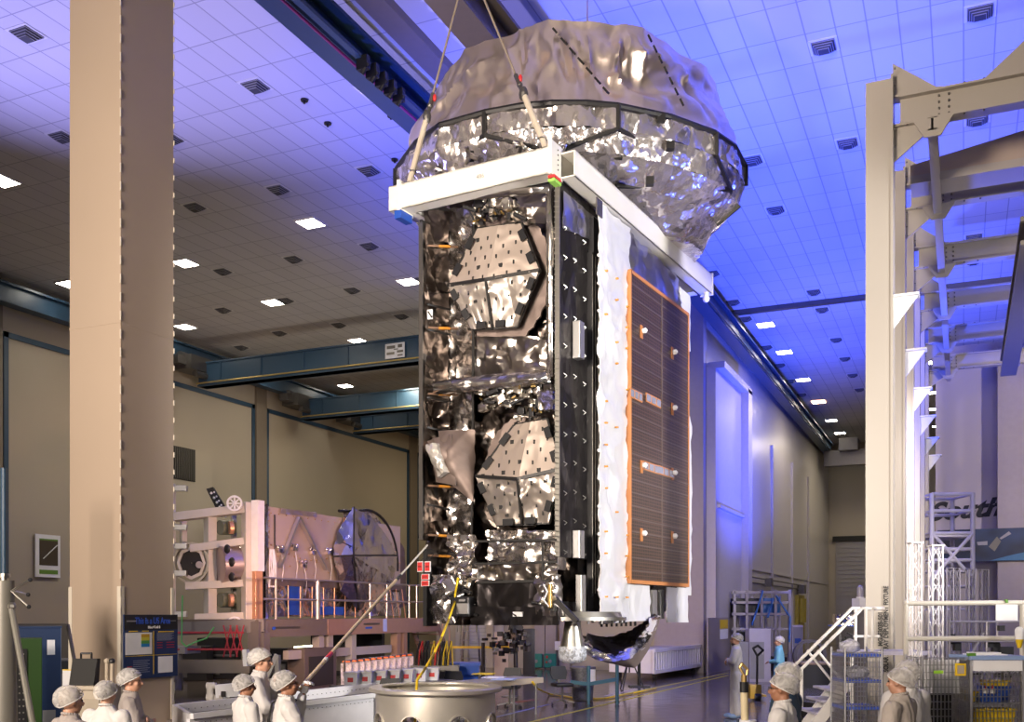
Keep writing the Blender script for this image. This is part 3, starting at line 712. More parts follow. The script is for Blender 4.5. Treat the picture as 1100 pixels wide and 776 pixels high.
# antennas: scalloped dish behind a padded polygonal blanket with ridge
def antenna(pts, mid, low, xb_, xm_, seed, cx, cv, rr):
    """pts px outline (top-left, top-right, right, low-right, low-left, left); mid = ridge point; low = seam foot"""
    tl, tr, rt, lr, ll, lf = pts
    dish = MB(); c = FA(cx, cv, xb_+.25)
    n = 64; outer = []; inner = []
    for k in range(n):
        t = 2*math.pi*k/n; r1 = rr*(1+(.025 if k % 2 else -.01)); outer.append((c.x, c.y+r1*math.cos(t), c.z+r1*1.28*math.sin(t)))
        inner.append((c.x+.12, c.y+rr*.8*math.cos(t), c.z+rr*1.0*math.sin(t)))
    o2 = [(x+.035, y, z) for x, y, z in outer]
    dish.loft([outer, o2, inner])
    d = dish.build('dish', f_brown, SAT, smooth=30)
    T = lambda p, x: FA(p[0], p[1], x)
    ridgeL, ridgeR, M_ = T(lf, xb_), T(rt, xb_), T(mid, xm_)
    up = MB()
    up.patch([T(tl, xb_+.08), T(((tl[0]+tr[0])/2, (tl[1]+tr[1])/2), xb_+.03), M_, ridgeL], 16, 22, .022, 2.2, .03, seed, (-1, 0, 0))
    up.patch([T(((tl[0]+tr[0])/2, (tl[1]+tr[1])/2), xb_+.03), T(tr, xb_+.08), ridgeR, M_], 16, 22, .022, 2.2, .03, seed, (-1, 0, 0))
    lowp = T(low, xb_+.05)
    up2 = MB()
    up2.patch([ridgeL, M_, lowp, T(ll, xb_+.1)], 16, 18, .06, 2.4, .03, seed+2, (-1, 0, 0))
    up2.patch([M_, ridgeR, T(lr, xb_+.1), lowp], 16, 18, .06, 2.4, .03, seed+2, (-1, 0, 0))
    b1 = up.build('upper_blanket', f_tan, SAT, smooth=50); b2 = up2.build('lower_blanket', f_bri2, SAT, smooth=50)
    trees = [BVHTree.FromPolygons([v.co for v in b_.data.vertices], [p_.vertices for p_ in b_.data.polygons]) for b_ in (b1, b2)]
    off = Vector((-.035, 0, 0))
    mb = MB(); mb.bar(ridgeL+off, M_+off, .05, .02, up=(1, 0, 0)).bar(M_+off, ridgeR+off, .05, .02, up=(1, 0, 0)).bar(M_+off, lowp+off, .035, .03, up=(1, 0, 0))
    for p, q in ((T(tl, xb_+.08), ridgeL), (ridgeL, T(ll, xb_+.1)), (ridgeR, T(lr, xb_+.1)), (T(tr, xb_+.08), ridgeR), (T(ll, xb_+.1), lowp), (lowp, T(lr, xb_+.1)), (T(tl, xb_+.08), T(tr, xb_+.08))):
        mb.bar(p+Vector((.01, 0, 0)), q+Vector((.01, 0, 0)), .03, .04, up=(1, 0, 0))
    mb.build('blanket_seam', tape, b1)
    # edge clamps (big black patches)
    mb = MB()
    for p, q in ((T(tl, xb_+.05), ridgeL), (ridgeL, T(ll, xb_+.07)), (T(tr, xb_+.05), ridgeR), (ridgeR, T(lr, xb_+.07)), (T(ll, xb_+.07), T(lr, xb_+.07))):
        for f in (.22, .7):
            a1, a2 = p.lerp(q, f-.1), p.lerp(q, f+.1); cc = (M_+lowp)/2; sh = (cc-(a1+a2)/2).normalized()*.05-Vector((.05, 0, 0))
            mb.bar(a1+sh, a2+sh, .10, .03, up=(1, 0, 0))
    mb.build('edge_clamp', black, b1, each=True)
    # rows of small black tabs
    mb = MB(); random.seed(seed)
    zs = [p.z for p in (T(tl, 0), T(ll, 0))]; zt_, zb_ = zs
    def inside(y, z):
        poly = [(p.y, p.z) for p in (T(tl, xb_), T(tr, xb_), ridgeR, T(lr, xb_), T(ll, xb_), ridgeL)]
        cnt = False
        for i in range(6):
            (y1, z1), (y2, z2) = poly[i], poly[i-1]
            if (z1 > z) != (z2 > z) and y < (y2-y1)*(z-z1)/(z2-z1)+y1: cnt = not cnt
        return cnt
    step = (zt_-zb_)/9.5
    for i in range(1, 10):
        for j in range(-6, 7):
            z = zb_+step*i+.02*math.sin(j*2.1); y = M_.y+j*.195+(.09 if i % 2 else 0)
            if inside(y-.07, z) and inside(y+.07, z) and random.random() < .93:
                hit = min((h_.x for h_ in (t_.ray_cast(Vector((-2, y, z)), Vector((1, 0, 0)))[0] for t_ in trees) if h_ is not None), default=None)
                if hit is None: continue
                x = hit-.008
                w = .026 if random.random() > .12 else .06
                mb.bx((x, y-w/2, z-.03), (x+.012, y+w/2, z+.03))
    mb.build('blanket_tab', tape, b1, each=True)
f_bri2 = foil('foil_blanket_lit', (.66, .59, .53), .33, .5, 1.8, (1.6, 1.6, .4), fine=6, metal=.75)  # brighter light on the tilted lower half put into a paler blanket foil
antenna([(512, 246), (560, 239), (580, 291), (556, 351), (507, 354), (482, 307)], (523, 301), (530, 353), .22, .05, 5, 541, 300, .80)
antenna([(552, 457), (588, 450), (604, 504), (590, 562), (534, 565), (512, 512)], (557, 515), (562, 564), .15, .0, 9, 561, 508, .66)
# mechanisms above each antenna
def mech(name, u0, v0, u1, v1, x0, x1, n, seed, par=None):
    random.seed(seed); mb = MB(); mg = MB(); md = MB()
    for i in range(n):
        u, v, x = random.uniform(u0, u1), random.uniform(v0, v1), random.uniform(x0, x1); p = FA(u, v, x); s = random.uniform(.03, .11)
        k = random.random(); tgt = random.choice((mb, mb, md))
        if k < .4: tgt.box(p, (s, s*random.uniform(.6, 2), s*random.uniform(.5, 1.6)), R=Matrix.Rotation(random.uniform(-.5, .5), 3, 'X'), bev=.008)
        elif k < .7: tgt.tube(p, p+Vector((random.uniform(-.1, .1), random.uniform(-.2, .2), random.uniform(-.12, .12))), s*.35, n=10)
        elif k < .85: tgt.ball(p, s*.45, 10)
        else: mg.tube(p, p+Vector((-.03, random.uniform(-.06, .06), random.uniform(-.06, .06))), .014, n=6)
    o = mb.build(name, f_mech, SAT, smooth=40); md.build('bracket', black, o, each=True); mg.build('gold_fitting', gold, o); return o
gold = paint('gold_fitting', (.55, .38, .14), .35, .9); f_mech = foil('foil_mech', (.75, .70, .63), .3, .4, 7)
mech('feed_mechanism', 515, 205, 560, 236, .0, .3, 75, 2)
mech('feed_mechanism', 508, 212, 518, 244, .1, .3, 22, 3)
mech('feed_mechanism', 528, 414, 596, 436, .0, .3, 95, 4)
mech('feed_mechanism', 556, 436, 580, 452, .0, .2, 22, 5)
mech('feed_mechanism', 515, 416, 535, 440, .1, .4, 16, 8)
mech('latch_mechanism', 492, 625, 505, 662, -.08, .1, 26, 6)
mech('latch_mechanism', 584, 628, 596, 655, -.12, -.02, 22, 7)
sp('foil_can', quadA(578, 420, 594, 440, -.03), f_bri, .03, 5, 8, 8, .18, 41)
# plastic-wrapped unit
cl_ = foil('bubble_film', (.7, .66, .6), .25, .6, 6, metal=.5)
MB().patch([FA(457, 478, -.06), FA(468, 476, -.1), FA(479, 507, -.1), FA(470, 513, -.06)], 8, 14, .05, 5, .14, 44, (-1, 0, 0), .05).build('wrapped_unit', cl_, SAT, smooth=50)
mb = MB().bx(FA(459, 333, -.01), FA(465, 343, .02)); mb.build('target_sticker', paper, SAT)
mb = MB().bar(FA(460, 335, -.015), FA(464, 341, -.015), .02, .02, up=(1, 0, 0)).build('sticker_mark', black, SAT)
# camera/star tracker like black box low left
MB().box(FA(497, 652, -.06), (.2, .34, .3), bev=.03).build('sensor_box', black, SAT)
p = FA(497, 655, -.17); MB().bx((p.x-.02, p.y-.1, p.z-.07), (p.x+.03, p.y+.1, p.z+.09), bev=.01).bx((p.x-.03, p.y-.05, p.z+.12), (p.x, p.y+.05, p.z+.15)).build('sensor_frame', lgrey, SAT)
p = FA(591, 640, -.15); MB().bx((p.x-.03, p.y-.03, p.z-.18), (p.x+.03, p.y+.03, p.z+.16), bev=.015).build('gold_plate', gold, SAT)
mb = MB(); mb.path([FA(584, 628, -.17), FA(588, 636, -.18), FA(584, 645, -.18), FA(590, 652, -.17)], .012); mb.build('white_cable', paper, SAT)
seam([FA(593, 640, -.1), FA(620, 668, -.1)], .07)
# ---------------- underside
zc = FZ(612, 668, 2.2)
zr_ = 2.14
ctr = Vector((OX+ (1.05*.4916+15.0*.8708), OY+(-1.05*.8708+15.0*.4916), 0))
# ring centre: px 612 at depth 15.2
dx, dy, _ = sray(612, 0); ctr = Vector((OX+dx*15.4, OY+dy*15.4, 0))
MB().bx((.15, .1, ZB-.02), (D, YL-.1, ZB+.12)).build('base_panel', f_black, SAT)
ring = MB().lathe([(.80, .0), (.86, .0), (.86, .05), (.80, .05), (.77, .13), (.74, .13), (.74, .0), (.80, .0)], (ctr.x, ctr.y, zr_-.0), 64).build('adapter_ring', steel, SAT, smooth=30)
mb = MB()
for k in range(24):
    t = 2*math.pi*k/24; mb.box((ctr.x+.83*math.cos(t), ctr.y+.83*math.sin(t), zr_-.02), (.03, .03, .05), rz=t)
mb.build('ring_bolt', darksteel, ring, each=True)
p = FA(600, 661, .2); MB().bx((ctr.x-.95, ctr.y+.3, zr_+.06), (ctr.x-.85, ctr.y+.46, zr_+.13)).build('ring_bracket', paper, ring)
# engine nozzle
nz = sray(615, 0); nc = Vector((OX+nz[0]*15.0, OY+nz[1]*15.0, 0))
MB().lathe([(.11, 2.12), (.13, 1.98), (.175, 1.76), (.2, 1.6), (.205, 1.6), (.18, 1.77), (.135, 1.99), (.115, 2.13)], nc, 32).build('engine_nozzle', steel, SAT, smooth=True)
MB().lathe([(.202, 1.76), (.212, 1.62), (.2, 1.56), (.13, 1.52), (.03, 1.50)], nc, 32).crumple(.01, 14, 3).build('nozzle_cover', clear('nozzle_wrap', (.8, .85, .95), .45), SAT, smooth=True)
# stowed bowl-shaped lower antenna: crescent rim and smooth tan cone
def PS(u, v, d):
    dx, dy, dz = sray(u, v); return Vector((OX+dx*d, OY+dy*d, HC+dz*d))
rim_o = [(624, 690, 15.6), (628, 702, 15.5), (640, 709, 15.5), (655, 711, 15.6), (672, 708, 15.8), (686, 700, 16.0), (698, 686, 16.3), (706, 668, 16.6), (709, 662, 16.7)]
rim_i = [(628, 684, 15.8), (636, 696, 15.7), (648, 702, 15.7), (660, 703, 15.8), (672, 699, 16.0), (682, 691, 16.3), (690, 680, 16.6), (698, 665, 16.9), (703, 660, 17.0)]
cone = [(640, 705, 16.1), (650, 712, 16.1), (660, 714, 16.2), (672, 717, 16.3), (682, 718, 16.4), (688, 712, 16.5), (697, 698, 16.7), (706, 676, 16.9), (709, 664, 17.0)]
def strip(A, B, sub=6, amp=.0, seed=0):
    mb = MB(); G = []
    def interp(Lst, t):
        x = t*(len(Lst)-1); i = min(int(x), len(Lst)-2); return Lst[i].lerp(Lst[i+1], x-i)
    A = [PS(*p) for p in A]; B = [PS(*p) for p in B]; n = 48
    for i in range(n+1):
        a_, b2 = interp(A, i/n), interp(B, i/n); G.append([mb.bm.verts.new(a_.lerp(b2, j/sub)+Vector((0, -1, -.3))*crease(a_.lerp(b2, j/sub)*4+Vector((seed, 0, 0)))*amp) for j in range(sub+1)])
    for i in range(n):
        for j in range(sub): mb.bm.faces.new((G[i][j], G[i+1][j], G[i+1][j+1], G[i][j+1]))
    return mb
strip(rim_o, rim_i, 6, .07, 2).build('bowl_rim', f_bri, SAT, smooth=50)
strip(rim_o, cone, 6, .0).build('bowl_shell', paint('bowl_shell', (.20, .155, .14), .5), SAT, smooth=50)
inner = [(630, 680, 16.6), (640, 683, 16.8), (650, 684, 17.0), (662, 682, 17.1), (672, 679, 17.2), (680, 675, 17.3), (688, 670, 17.4), (694, 664, 17.5), (700, 658, 17.5)]
strip(rim_i, inner, 6, .05, 5).build('bowl_lining', f_dark, SAT, smooth=50)
mb = MB()
for i in range(8): mb.bx((ctr.x+.2+i*.19, ctr.y-.45, 2.04), (ctr.x+.22+i*.19, ctr.y-.42, 2.2))
mb.build('underside_fitting', blackm, SAT, each=True)
mb = MB()
for u in (491, 495, 500, 512): mb.tube(FA(u, 672, .1), FA(u, 679, .1), .015, n=6)
mb.build('underside_pin', steel, SAT, each=True)

# ================================================================= wrapped reflector (part of the satellite, mounted on top)
cR = Vector((OX+1.0*.4916+17.5*.8708+0, 0, 0))
def CS(cx, cf, z):  # camera-space point -> satellite frame
    return Vector((OX+cx*.4916+cf*.8708, OY-cx*.8708+cf*.4916, z))
def pd(u, v, d): return PS(u, v, d)
rimT = [pd(427, 181, 17.5), pd(447, 154, 16.5), pd(473, 135, 15.95), pd(522, 121, 15.6), pd(560, 114, 15.4), pd(593, 111, 15.3), pd(630, 111, 15.3), pd(663, 114, 15.37), pd(720, 126, 15.7), pd(767, 143, 16.2), pd(789, 158, 16.8), pd(799, 177, 17.4)]
zR = sum(p.z for p in rimT)/len(rimT)
back = [CS(3.85, 18.6, zR), CS(3.2, 19.6, zR), CS(1.8, 20.4, zR), CS(.3, 20.5, zR), CS(-1.0, 19.8, zR), CS(-1.8, 18.7, zR)]
rimT += back
topV = [pd(463, 110, 16.9), pd(480, 80, 16.6), pd(500, 53, 16.5), pd(530, 43, 16.25), pd(560, 33, 16.0), pd(589, 23, 15.9), pd(620, 25, 15.8), pd(660, 27, 15.8), pd(691, 29, 15.9), pd(722, 50, 16.5), pd(754, 70, 17.1), pd(768, 92, 17.5)]
zT = 11.4
topB = [CS(3.2, 18.8, zT), CS(2.7, 19.4, zT), CS(1.6, 19.8, zT), CS(.4, 19.8, zT), CS(-.5, 19.3, zT), CS(-1.1, 18.4, zT)]
topV += topB
n = len(rimT)
def interp_loop(Lst, t):
    x = (t % 1.0)*len(Lst); i = int(x) % len(Lst); return Lst[i].lerp(Lst[(i+1) % len(Lst)], x-int(x))
def shell(A, B, nu, nv, amp, sc, seed, fold=0, amp_edge=.25, pleat=7.):
    mb = MB(); cen = sum((p for p in A), Vector())/len(A); G = []
    for i in range(nu):
        a_, b2 = interp_loop(A, i/nu), interp_loop(B, i/nu); row = []
        for j in range(nv+1):
            p = a_.lerp(b2, j/nv); out = (p-cen); out.z = 0; out.normalize(); out.z = .25; out.normalize()
            e = max(amp_edge, math.sin(math.pi*j/nv))
            t_ = 2*math.pi*i/nu; pl = crease(Vector((math.cos(t_)*pleat, math.sin(t_)*pleat, seed+j/nv*.9)))
            row.append(mb.bm.verts.new(p+out*(crease(p*sc+Vector((seed, 0, 0)))*amp*.45*e + pl*amp*.75*e - fold*math.sin(math.pi*j/nv))))
        G.append(row)
    for i in range(nu):
        for j in range(nv): mb.bm.faces.new((G[i][j], G[(i+1) % nu][j], G[(i+1) % nu][j+1], G[i][j+1]))
    return mb, G
REF = SAT
mb, G = shell(rimT, topV, 240, 26, .24, .62, 3, .10, pleat=2.4)
mb.bm.faces.new([r[-1] for r in G]); mb.build('reflector_top_wrap', f_bronze, SAT, smooth=40)
rimB = [p-Vector((0, 0, .36)) for p in rimT]
cenR = sum(rimT, Vector())/len(rimT)
def scaled(Lst, k, dz, sh=Vector()): return [cenR+(p-cenR)*k+Vector((0, 0, dz))+sh for p in Lst]
mb = MB()
rr0 = [interp_loop(rimT, i/72) for i in range(72)]; mb.path(rr0+[rr0[0]], .055, 8).build('reflector_rim', tape, SAT)
mb, G = shell([p+Vector((0, 0, -.02)) for p in rimT], rimB, 180, 5, .05, 2.2, 8, 0, 1); mb.build('rim_band', f_shroud, SAT, smooth=40)
for p in scaled(rimT, 1.012, .03): pass
shf = lambda a_, b_: Vector((a_*.4916+b_*.8708, -a_*.8708+b_*.4916, 0))
lo1 = scaled(rimT, .955, -.66, shf(.05, .1)); lo2 = scaled(rimT, .80, -.92, shf(.15, .3)); lo3 = scaled(rimT, .56, -1.22, shf(.75, .95))
# lower shroud follows the photo's right-hand taper
mb, G1 = shell(rimB, lo1, 180, 10, .09, 1.5, 4, 0, .4); mb.build('lower_wrap', f_shroud, SAT, smooth=40)
mb, G2 = shell(lo1, lo2, 180, 10, .10, 1.5, 5, 0, .4); mb.build('lower_wrap', f_shroud, SAT, smooth=40)
mb, G3 = shell(lo2, lo3, 180, 10, .10, 1.5, 6, 0, .4); mb.bm.faces.new([r[-1] for r in G3]); mb.build('lower_wrap', f_shroud, SAT, smooth=40)
def on(Lst, i): return Lst[i]+(Lst[i]-cenR).normalized()*.045
for i in (3, 7, 9, 11, 0):
    MB().bar(on(rimT, i), on(rimB, i), .06, .03).build('rim_strap', tape, SAT)
def drape_seam(p, q, w=.05, nn=10, name='wrap_seam'):
    mb = MB()
    for k in range(nn): mb.bar(p.lerp(q, k/nn), p.lerp(q, (k+1)/nn), w, .05)
    mb.build(name, tape, SAT)
drape_seam(on(rimB, 3), on(lo1, 0)); drape_seam(on(rimB, 3), on(lo1, 5)); drape_seam(on(rimB, 7), on(lo1, 10))
drape_seam(on(rimB, 7), on(lo1, 5)); drape_seam(on(lo1, 10), on(lo2, 7)); drape_seam(on(lo1, 10), on(rimB, 9)); drape_seam(on(lo1, 10), on(rimB, 12))
drape_seam(on(lo1, 11), on(lo2, 11), .03)
# clip rows down the two pleats of the top wrap
for (u0, v0, d0, u1, v1, d1) in ((592, 28, 15.8, 655, 102, 15.25), (695, 35, 15.8, 735, 115, 15.6)):
    mb = MB()
    for k in range(7):
        f = (k+.3)/7; p = pd(u0+(u1-u0)*f, v0+(v1-v0)*f, d0+(d1-d0)*f-.08); q = pd(u0+(u1-u0)*(f+.07), v0+(v1-v0)*(f+.07), d0+(d1-d0)*(f+.07)-.08); mb.bar(p, q, .07, .03)
    mb.build('pleat_clip', tape, SAT, each=True)
# black patches on the underside wrap
mb = MB()
for u, v in ((505, 168), (558, 155), (605, 154), (472, 184), (587, 139), (664, 168), (698, 195), (720, 157), (710, 128)):
    mb.box(pd(u, v, 15.55+(u > 650)*.1-(u < 480)*-.7), (.12, .12, .12), R=Matrix.Rotation(.5, 3, 'Z'))
mb.build('reflector_patch', tape, SAT, each=True)
mb = MB(); random.seed(5)
for u, v in ((505, 168), (475, 184), (560, 156), (608, 153), (585, 160), (578, 165)):
    p = pd(u, v, 15.3+(u < 480)*.6)
    for k in range(6): mb.tube(p, p+Vector((random.uniform(-.12, .12), random.uniform(-.12, .12), random.uniform(-.1, .1))), .03, n=8)
mb.build('release_device', f_mech, SAT, each=True)
# mounting truss between wrap and bus
mb = MB()
for a_, b2 in (((1.2, .4, 8.2), (1.5, 1.2, 9.0)), ((3.5, .3, 8.2), (3, 1, 9.0)), ((1.2, 2, 8.2), (1.8, 1.5, 9.0)), ((4.8, .5, 8.2), (4.0, 1, 9.0))): mb.tube(a_, b2, .06)
mb.build('reflector_strut', blackm, SAT, each=True)

# ================================================================= lifting frame and slings
LFz0, LFz1 = 8.42, 8.82
LF = thing('lifting_fixture', 'white rectangular box-section lifting frame around the top of the satellite', 'lifting frame', C0, SANG)
zt_ = FA(590, 166, -.05).z; zb_ = FA(597, 193, -.05).z
yl = FA(430, 215, -.1).y; h0, h1 = zb_, zt_
frmat = paint('frame_paint', (.78, .75, .68), .35, var=.05, scale=3)
xe = FB(757, 318, -.12).x
def hollow(mb, p, q, w, h, t=.02):
    p, q = Vector(p), Vector(q); d = (q-p).normalized(); s_ = d.cross(Vector((0, 0, 1)))
    for sg_ in (-1, 1):
        mb.bar(p+s_*sg_*(w/2-t/2), q+s_*sg_*(w/2-t/2), t, h); mb.bar(p+Vector((0, 0, sg_*(h/2-t/2))), q+Vector((0, 0, sg_*(h/2-t/2))), w, t)
    return mb
zm = (h0+h1)/2; hh = h1-h0
hollow(MB(), (-.16, -.02, zm), (-.16, yl+.08, zm), .26, hh).build('front_beam', frmat, LF)
hollow(MB(), (-.04, -.16, zm-.01), (xe, -.16, zm-.01), .24, hh*.96).build('side_beam', frmat, LF)
hollow(MB(), (-.04, yl-.16, zm-.01), (xe, yl-.16, zm-.01), .24, hh*.96).build('side_beam', frmat, LF)
hollow(MB(), (xe-.2, 0, zm), (xe-.2, yl, zm), .26, hh).build('rear_beam', frmat, LF)
MB().bx((-.34, -.06, h0-.03), (.02, .0, h1+.07), bev=.01).build('corner_plate', frmat, LF)
MB().bx((-.34, yl-.16, h0-.05), (.02, yl-.10, h1+.05), bev=.01).build('corner_plate', frmat, LF)
MB().bx((xe-.02, -.29, h0-.02), (xe+.02, -.03, h1+.02)).build('end_plate', frmat, LF)
MB().box((-.2, yl-.13, h0-.1), (.3, .12, .12)).build('blue_clamp', blue, LF)
MB().box((-.2, -.04, h0-.06), (.22, .1, .04)).build('red_strap', red, LF)
MB().box((-.2, -.04, h0-.11), (.22, .1, .04)).build('green_strap', paint('lime_strap', (.3, .6, .1), .5), LF)
mb = MB()
for i in range(5):
    for k in (0, 1): mb.tube((-.15+.0*k, -.065, h0+.08+i*.07), (-.15, -.075, h0+.08+i*.07), .012, n=6)
mb.build('plate_bolt', darksteel, LF, each=True)
mb = MB(); mb.tube((xe-.15, -.2, h0-.12), (xe-.15, -.2, h0), .05); mb.ball((xe-.15, -.2, h0-.12), .07, 10); mb.build('foot_pad', paper, LF)
p = FB(628, 232, -.05)
MB().bx((p.x-.1, -.3, p.z-.05), (p.x+.1, -.28, p.z+.2)).build('label_plate', darksteel, LF)
def Mw(p):  # satellite frame -> world
    return C0+Matrix.Rotation(SANG, 3, 'Z') @ Vector((p[0], p[1], p[2]))
text('lettering', '486', .09, lgrey, frameM((-.292, yl*.42, zm-.0), (0, -1, 0), (0, 0, 1)), LF)
# slings (world frame)
ap1 = P(503, -42, 15.7); ap2 = P(631, 62, 19.3)
rope = paint('sling_rope', (.33, .27, .2), .6, .2)
def sling(p, q, lab, rlow=.045):
    t = thing('lifting_sling', lab, 'sling', p, 0); d = q-p; L_ = d.length; dn = d.normalized()
    MB().tube((0, 0, 0), dn*1.1, rlow, n=10).build('lower_strap', paint('sling_strap', (.55, .48, .38), .7), t)
    MB().tube(dn*1.1, d, .017, n=8).build('wire_rope', rope, t)
    MB().ball(dn*1.12, .07, 10, (1, 1, 1.6)).ball(dn*1.3, .045, 10).tube(dn*1.1, dn*1.5, .035, n=8).build('shackle', darksteel, t)
    MB().ball(dn*1.42+Vector((.05, 0, 0)), .03, 8, (1, 1, 2)).build('red_tag', red, t)
    mb = MB()
    for k in range(3): mb.lathe([(.05, -.012), (.065, 0), (.05, .012)], dn*(.05+.09*k), 12, R=Matrix.Rotation(k*1.5, 3, 'X'))
    mb.build('chain_link', steel, t, each=True)
sling(Mw((-.16, yl-.2, h1)), ap1, 'thin rope sling from the left end of the white lifting frame')
sling(Mw((-.16, .1, h1)), ap1, 'rope sling from the near corner of the white lifting frame')
sling(Mw((xe-.4, yl-.2, h1)), ap2, 'rope sling rising behind the top of the wrapped reflector')
sling(Mw((xe-.4, -.1, h1)), ap2, 'rope sling from the far end of the white lifting frame, behind the wrap')
for ap_, lab_ in ((ap1, 'crane hook block holding the two slings of the near end of the lifting frame'), (ap2, 'crane hook block behind the top of the wrapped reflector with its cable')):
    t = thing('hook_block', lab_, 'crane hook', ap_)
    MB().box((0, 0, .22), (.22, .12, .3), bev=.03).build('block', yellow, t, smooth=40); MB().lathe([(.07, -.02), (.10, -.02), (.10, .02), (.07, .02), (.07, -.02)], (0, 0, 0), 20, R=Matrix.Rotation(math.pi/2, 3, 'X')).build('hook', darksteel, t, smooth=40)
    MB().tube((-.0, 0, .35), (-.0, 0, CZ-ap_.z), .016, n=8).build('hoist_rope', rope, t)
# red tags hanging at the left edge
for i, (u, v, w, h, l) in enumerate(((451.5, 609, 7, 11, 'left of the upper two'), (459.5, 609, 7, 11, 'right of the upper two'), (457, 620, 10, 6, 'third, wide'), (457, 627, 10, 6, 'lowest, wide'))):
    p = Mw(FA(u, v, -.05)); s = 15.8/F
    t = thing('warning_tag', 'red warning tag at the lower left satellite edge, %s' % l, 'tag', p, SANG, 'red warning tags')
    MB().bx((-.01, -w*s/2, -h*s/2), (.01, w*s/2, h*s/2)).build('border', paper, t)
    MB().bx((-.016, -w*s*.42, -h*s*.42), (-.01, w*s*.42, h*s*.42)).build('red_panel', red, t)
    MB().bx((-.02, -w*s*.3, -h*s*.08), (-.016, w*s*.3, h*s*.08)).build('wording_bar', paint('tag_dark', (.2, .01, .01), .5), t)
    MB().tube((0, 0, h*s/2), (.03, -.1, h*s/2+.12), .006, n=5).build('tie', black, t)
# yellow cable from the lower left latch down into the steel cylinder
a_ = Mw(FA(489, 646, -.14)); b2 = P(448, 731, 12.6); e_ = b2+Vector((-.05, 0, -.9))
pts = [a_+Vector((.05, 0, .35)), a_+Vector((0, 0, .12)), a_]+[a_.lerp(b2, t)+Vector((0, 0, -.12*math.sin(math.pi*t))) for t in (.2, .4, .6, .8, 1)]+[e_]
tag(MB().path(pts, .017, 8).build('power_cable', yellow, smooth=True), 'yellow cable running from the satellite down into the big steel cylinder', 'cable')
# ================================================================= second satellite lying on the work platform (left background)
XS2 = -18.3
f_pink = foil('panel_mirror', (.58, .47, .40), .5, .06, 2, fine=3, metal=.35)
f_cone = foil('foil_cone', (.66, .64, .66), .2, .5, 2.0, (1, 1, .6), fine=8)
a, c = onX(286, 544, XS2), onX(441, 664, XS2)
S2L = thing('satellite', 'second satellite lying on its side on the work platform at left', 'satellite', (XS2, a.y, 2.1), 0)
def s2(u, v, dx=0): p = onX(u, v, XS2+dx); return Vector((dx, p.y-a.y, p.z-2.1))
hz = a.z-2.1; Lq = s2(430, 600).y
MB().bx((-.5, .05, .25), (-.06, Lq*.9, hz-.05)).build('bus_body', f_dark, S2L)
pn = MB().bx((-.05, 0, 1.15), (0, Lq, hz)).build('equipment_panel', f_pink, S2L)
MB().bx((-.02, .1, .95), (.1, Lq, 1.15)).build('panel_shelf', f_brown, S2L)
MB().bx((-.35, -.1, 0), (.06, .02, hz+.05)).build('end_panel', f_bri, S2L)
MB().bx((-.30, -.55, 0), (.02, -.14, hz-.05)).build('dark_rack', blackm, S2L)
mb = MB(); random.seed(1)
for i in range(26): mb.ball((.03, -.35+random.uniform(-.06, .06), .15+i*.11), .03, 6)
mb.build('rack_bolt', paint('copper_glint', (.75, .5, .3), .3, .9), S2L, each=True)
mb = MB()
for i in range(20): mb.ball((.02, .1, .1+i*.16), .028, 6)
for i in range(26): mb.ball((.02, .2+i*Lq/27, hz-1.1-.35*math.sin(i*.23)), .03, 6)
for i in range(20): mb.ball((.02, .2+i*Lq/21, hz-.18), .02, 6)
for i in range(30): mb.ball((.02, random.uniform(.2, Lq), random.uniform(1.3, hz-1.2)), .025, 6)
mb.build('panel_bolt', MATS['copper_glint'], S2L, each=True)
# V struts
p0 = s2(321, 556, .12); p1 = s2(300, 610, .12); p2 = s2(350, 612, .12)
MB().bar(p0, p1, .13, .06).build('strut', alu, S2L); MB().bar(p0, p2, .13, .06).build('strut', alu, S2L)
MB().patch([s2(301, 546, .05), s2(340, 551, .05), s2(340, 556, .05), s2(301, 552, .05)], 12, 4, .05, 4, .01, 2, (1, 0, 0)).build('crumpled_foil_strip', f_bronze, S2L, smooth=50)
MB().bx(s2(294, 553, .01), s2(296, 606, .03)).build('dark_slot', darksteel, S2L)
for u, v in ((301, 592), (316, 590), (336, 594), (353, 594), (326, 608)):
    p = s2(u, v, .08); o = MB().box(p, (.12, .22, .12), bev=.02).ball(p+Vector((0, .1, .1)), .07, 8).ball(p+Vector((0, -.1, .1)), .06, 8).build('fitting', f_bri, S2L, smooth=40)
    MB().path([p+Vector((.05, 0, -.1)), p+Vector((.08, .06, -.5)), p+Vector((.05, .02, -.9))], .008, 6).build('cable', paper, o)
random.seed(4); mb = MB()
for i in range(16):
    y = random.uniform(.05, .3); mb.path([(.06, y, 2.0), (.1, y+random.uniform(-.1, .1), 1.5), (.06, y+random.uniform(-.1, .1), .9)], .012, 5)
mb.build('cable_loom', paper, S2L)
# lower bay: rows of light bars and blue sheet
MB().patch([(.0, .05, .05), (.0, Lq, .05), (.0, Lq, .95), (.0, .05, .95)], 40, 8, .08, 3, .01, 6, (1, 0, 0)).build('lower_bay', f_bri, S2L, smooth=50)
MB().bx((.03, 1.0, .1), (.06, 1.5, .95)).bx((.03, 2.6, .1), (.06, 3.9, .35)).build('blue_film', blue, S2L, each=True)
mb = MB()
for i in range(9): y = .3+i*.6; mb.tube((.1, y, .0), (.1, y, .95), .018, n=6)
mb.build('support_rod', copper, S2L, each=True)
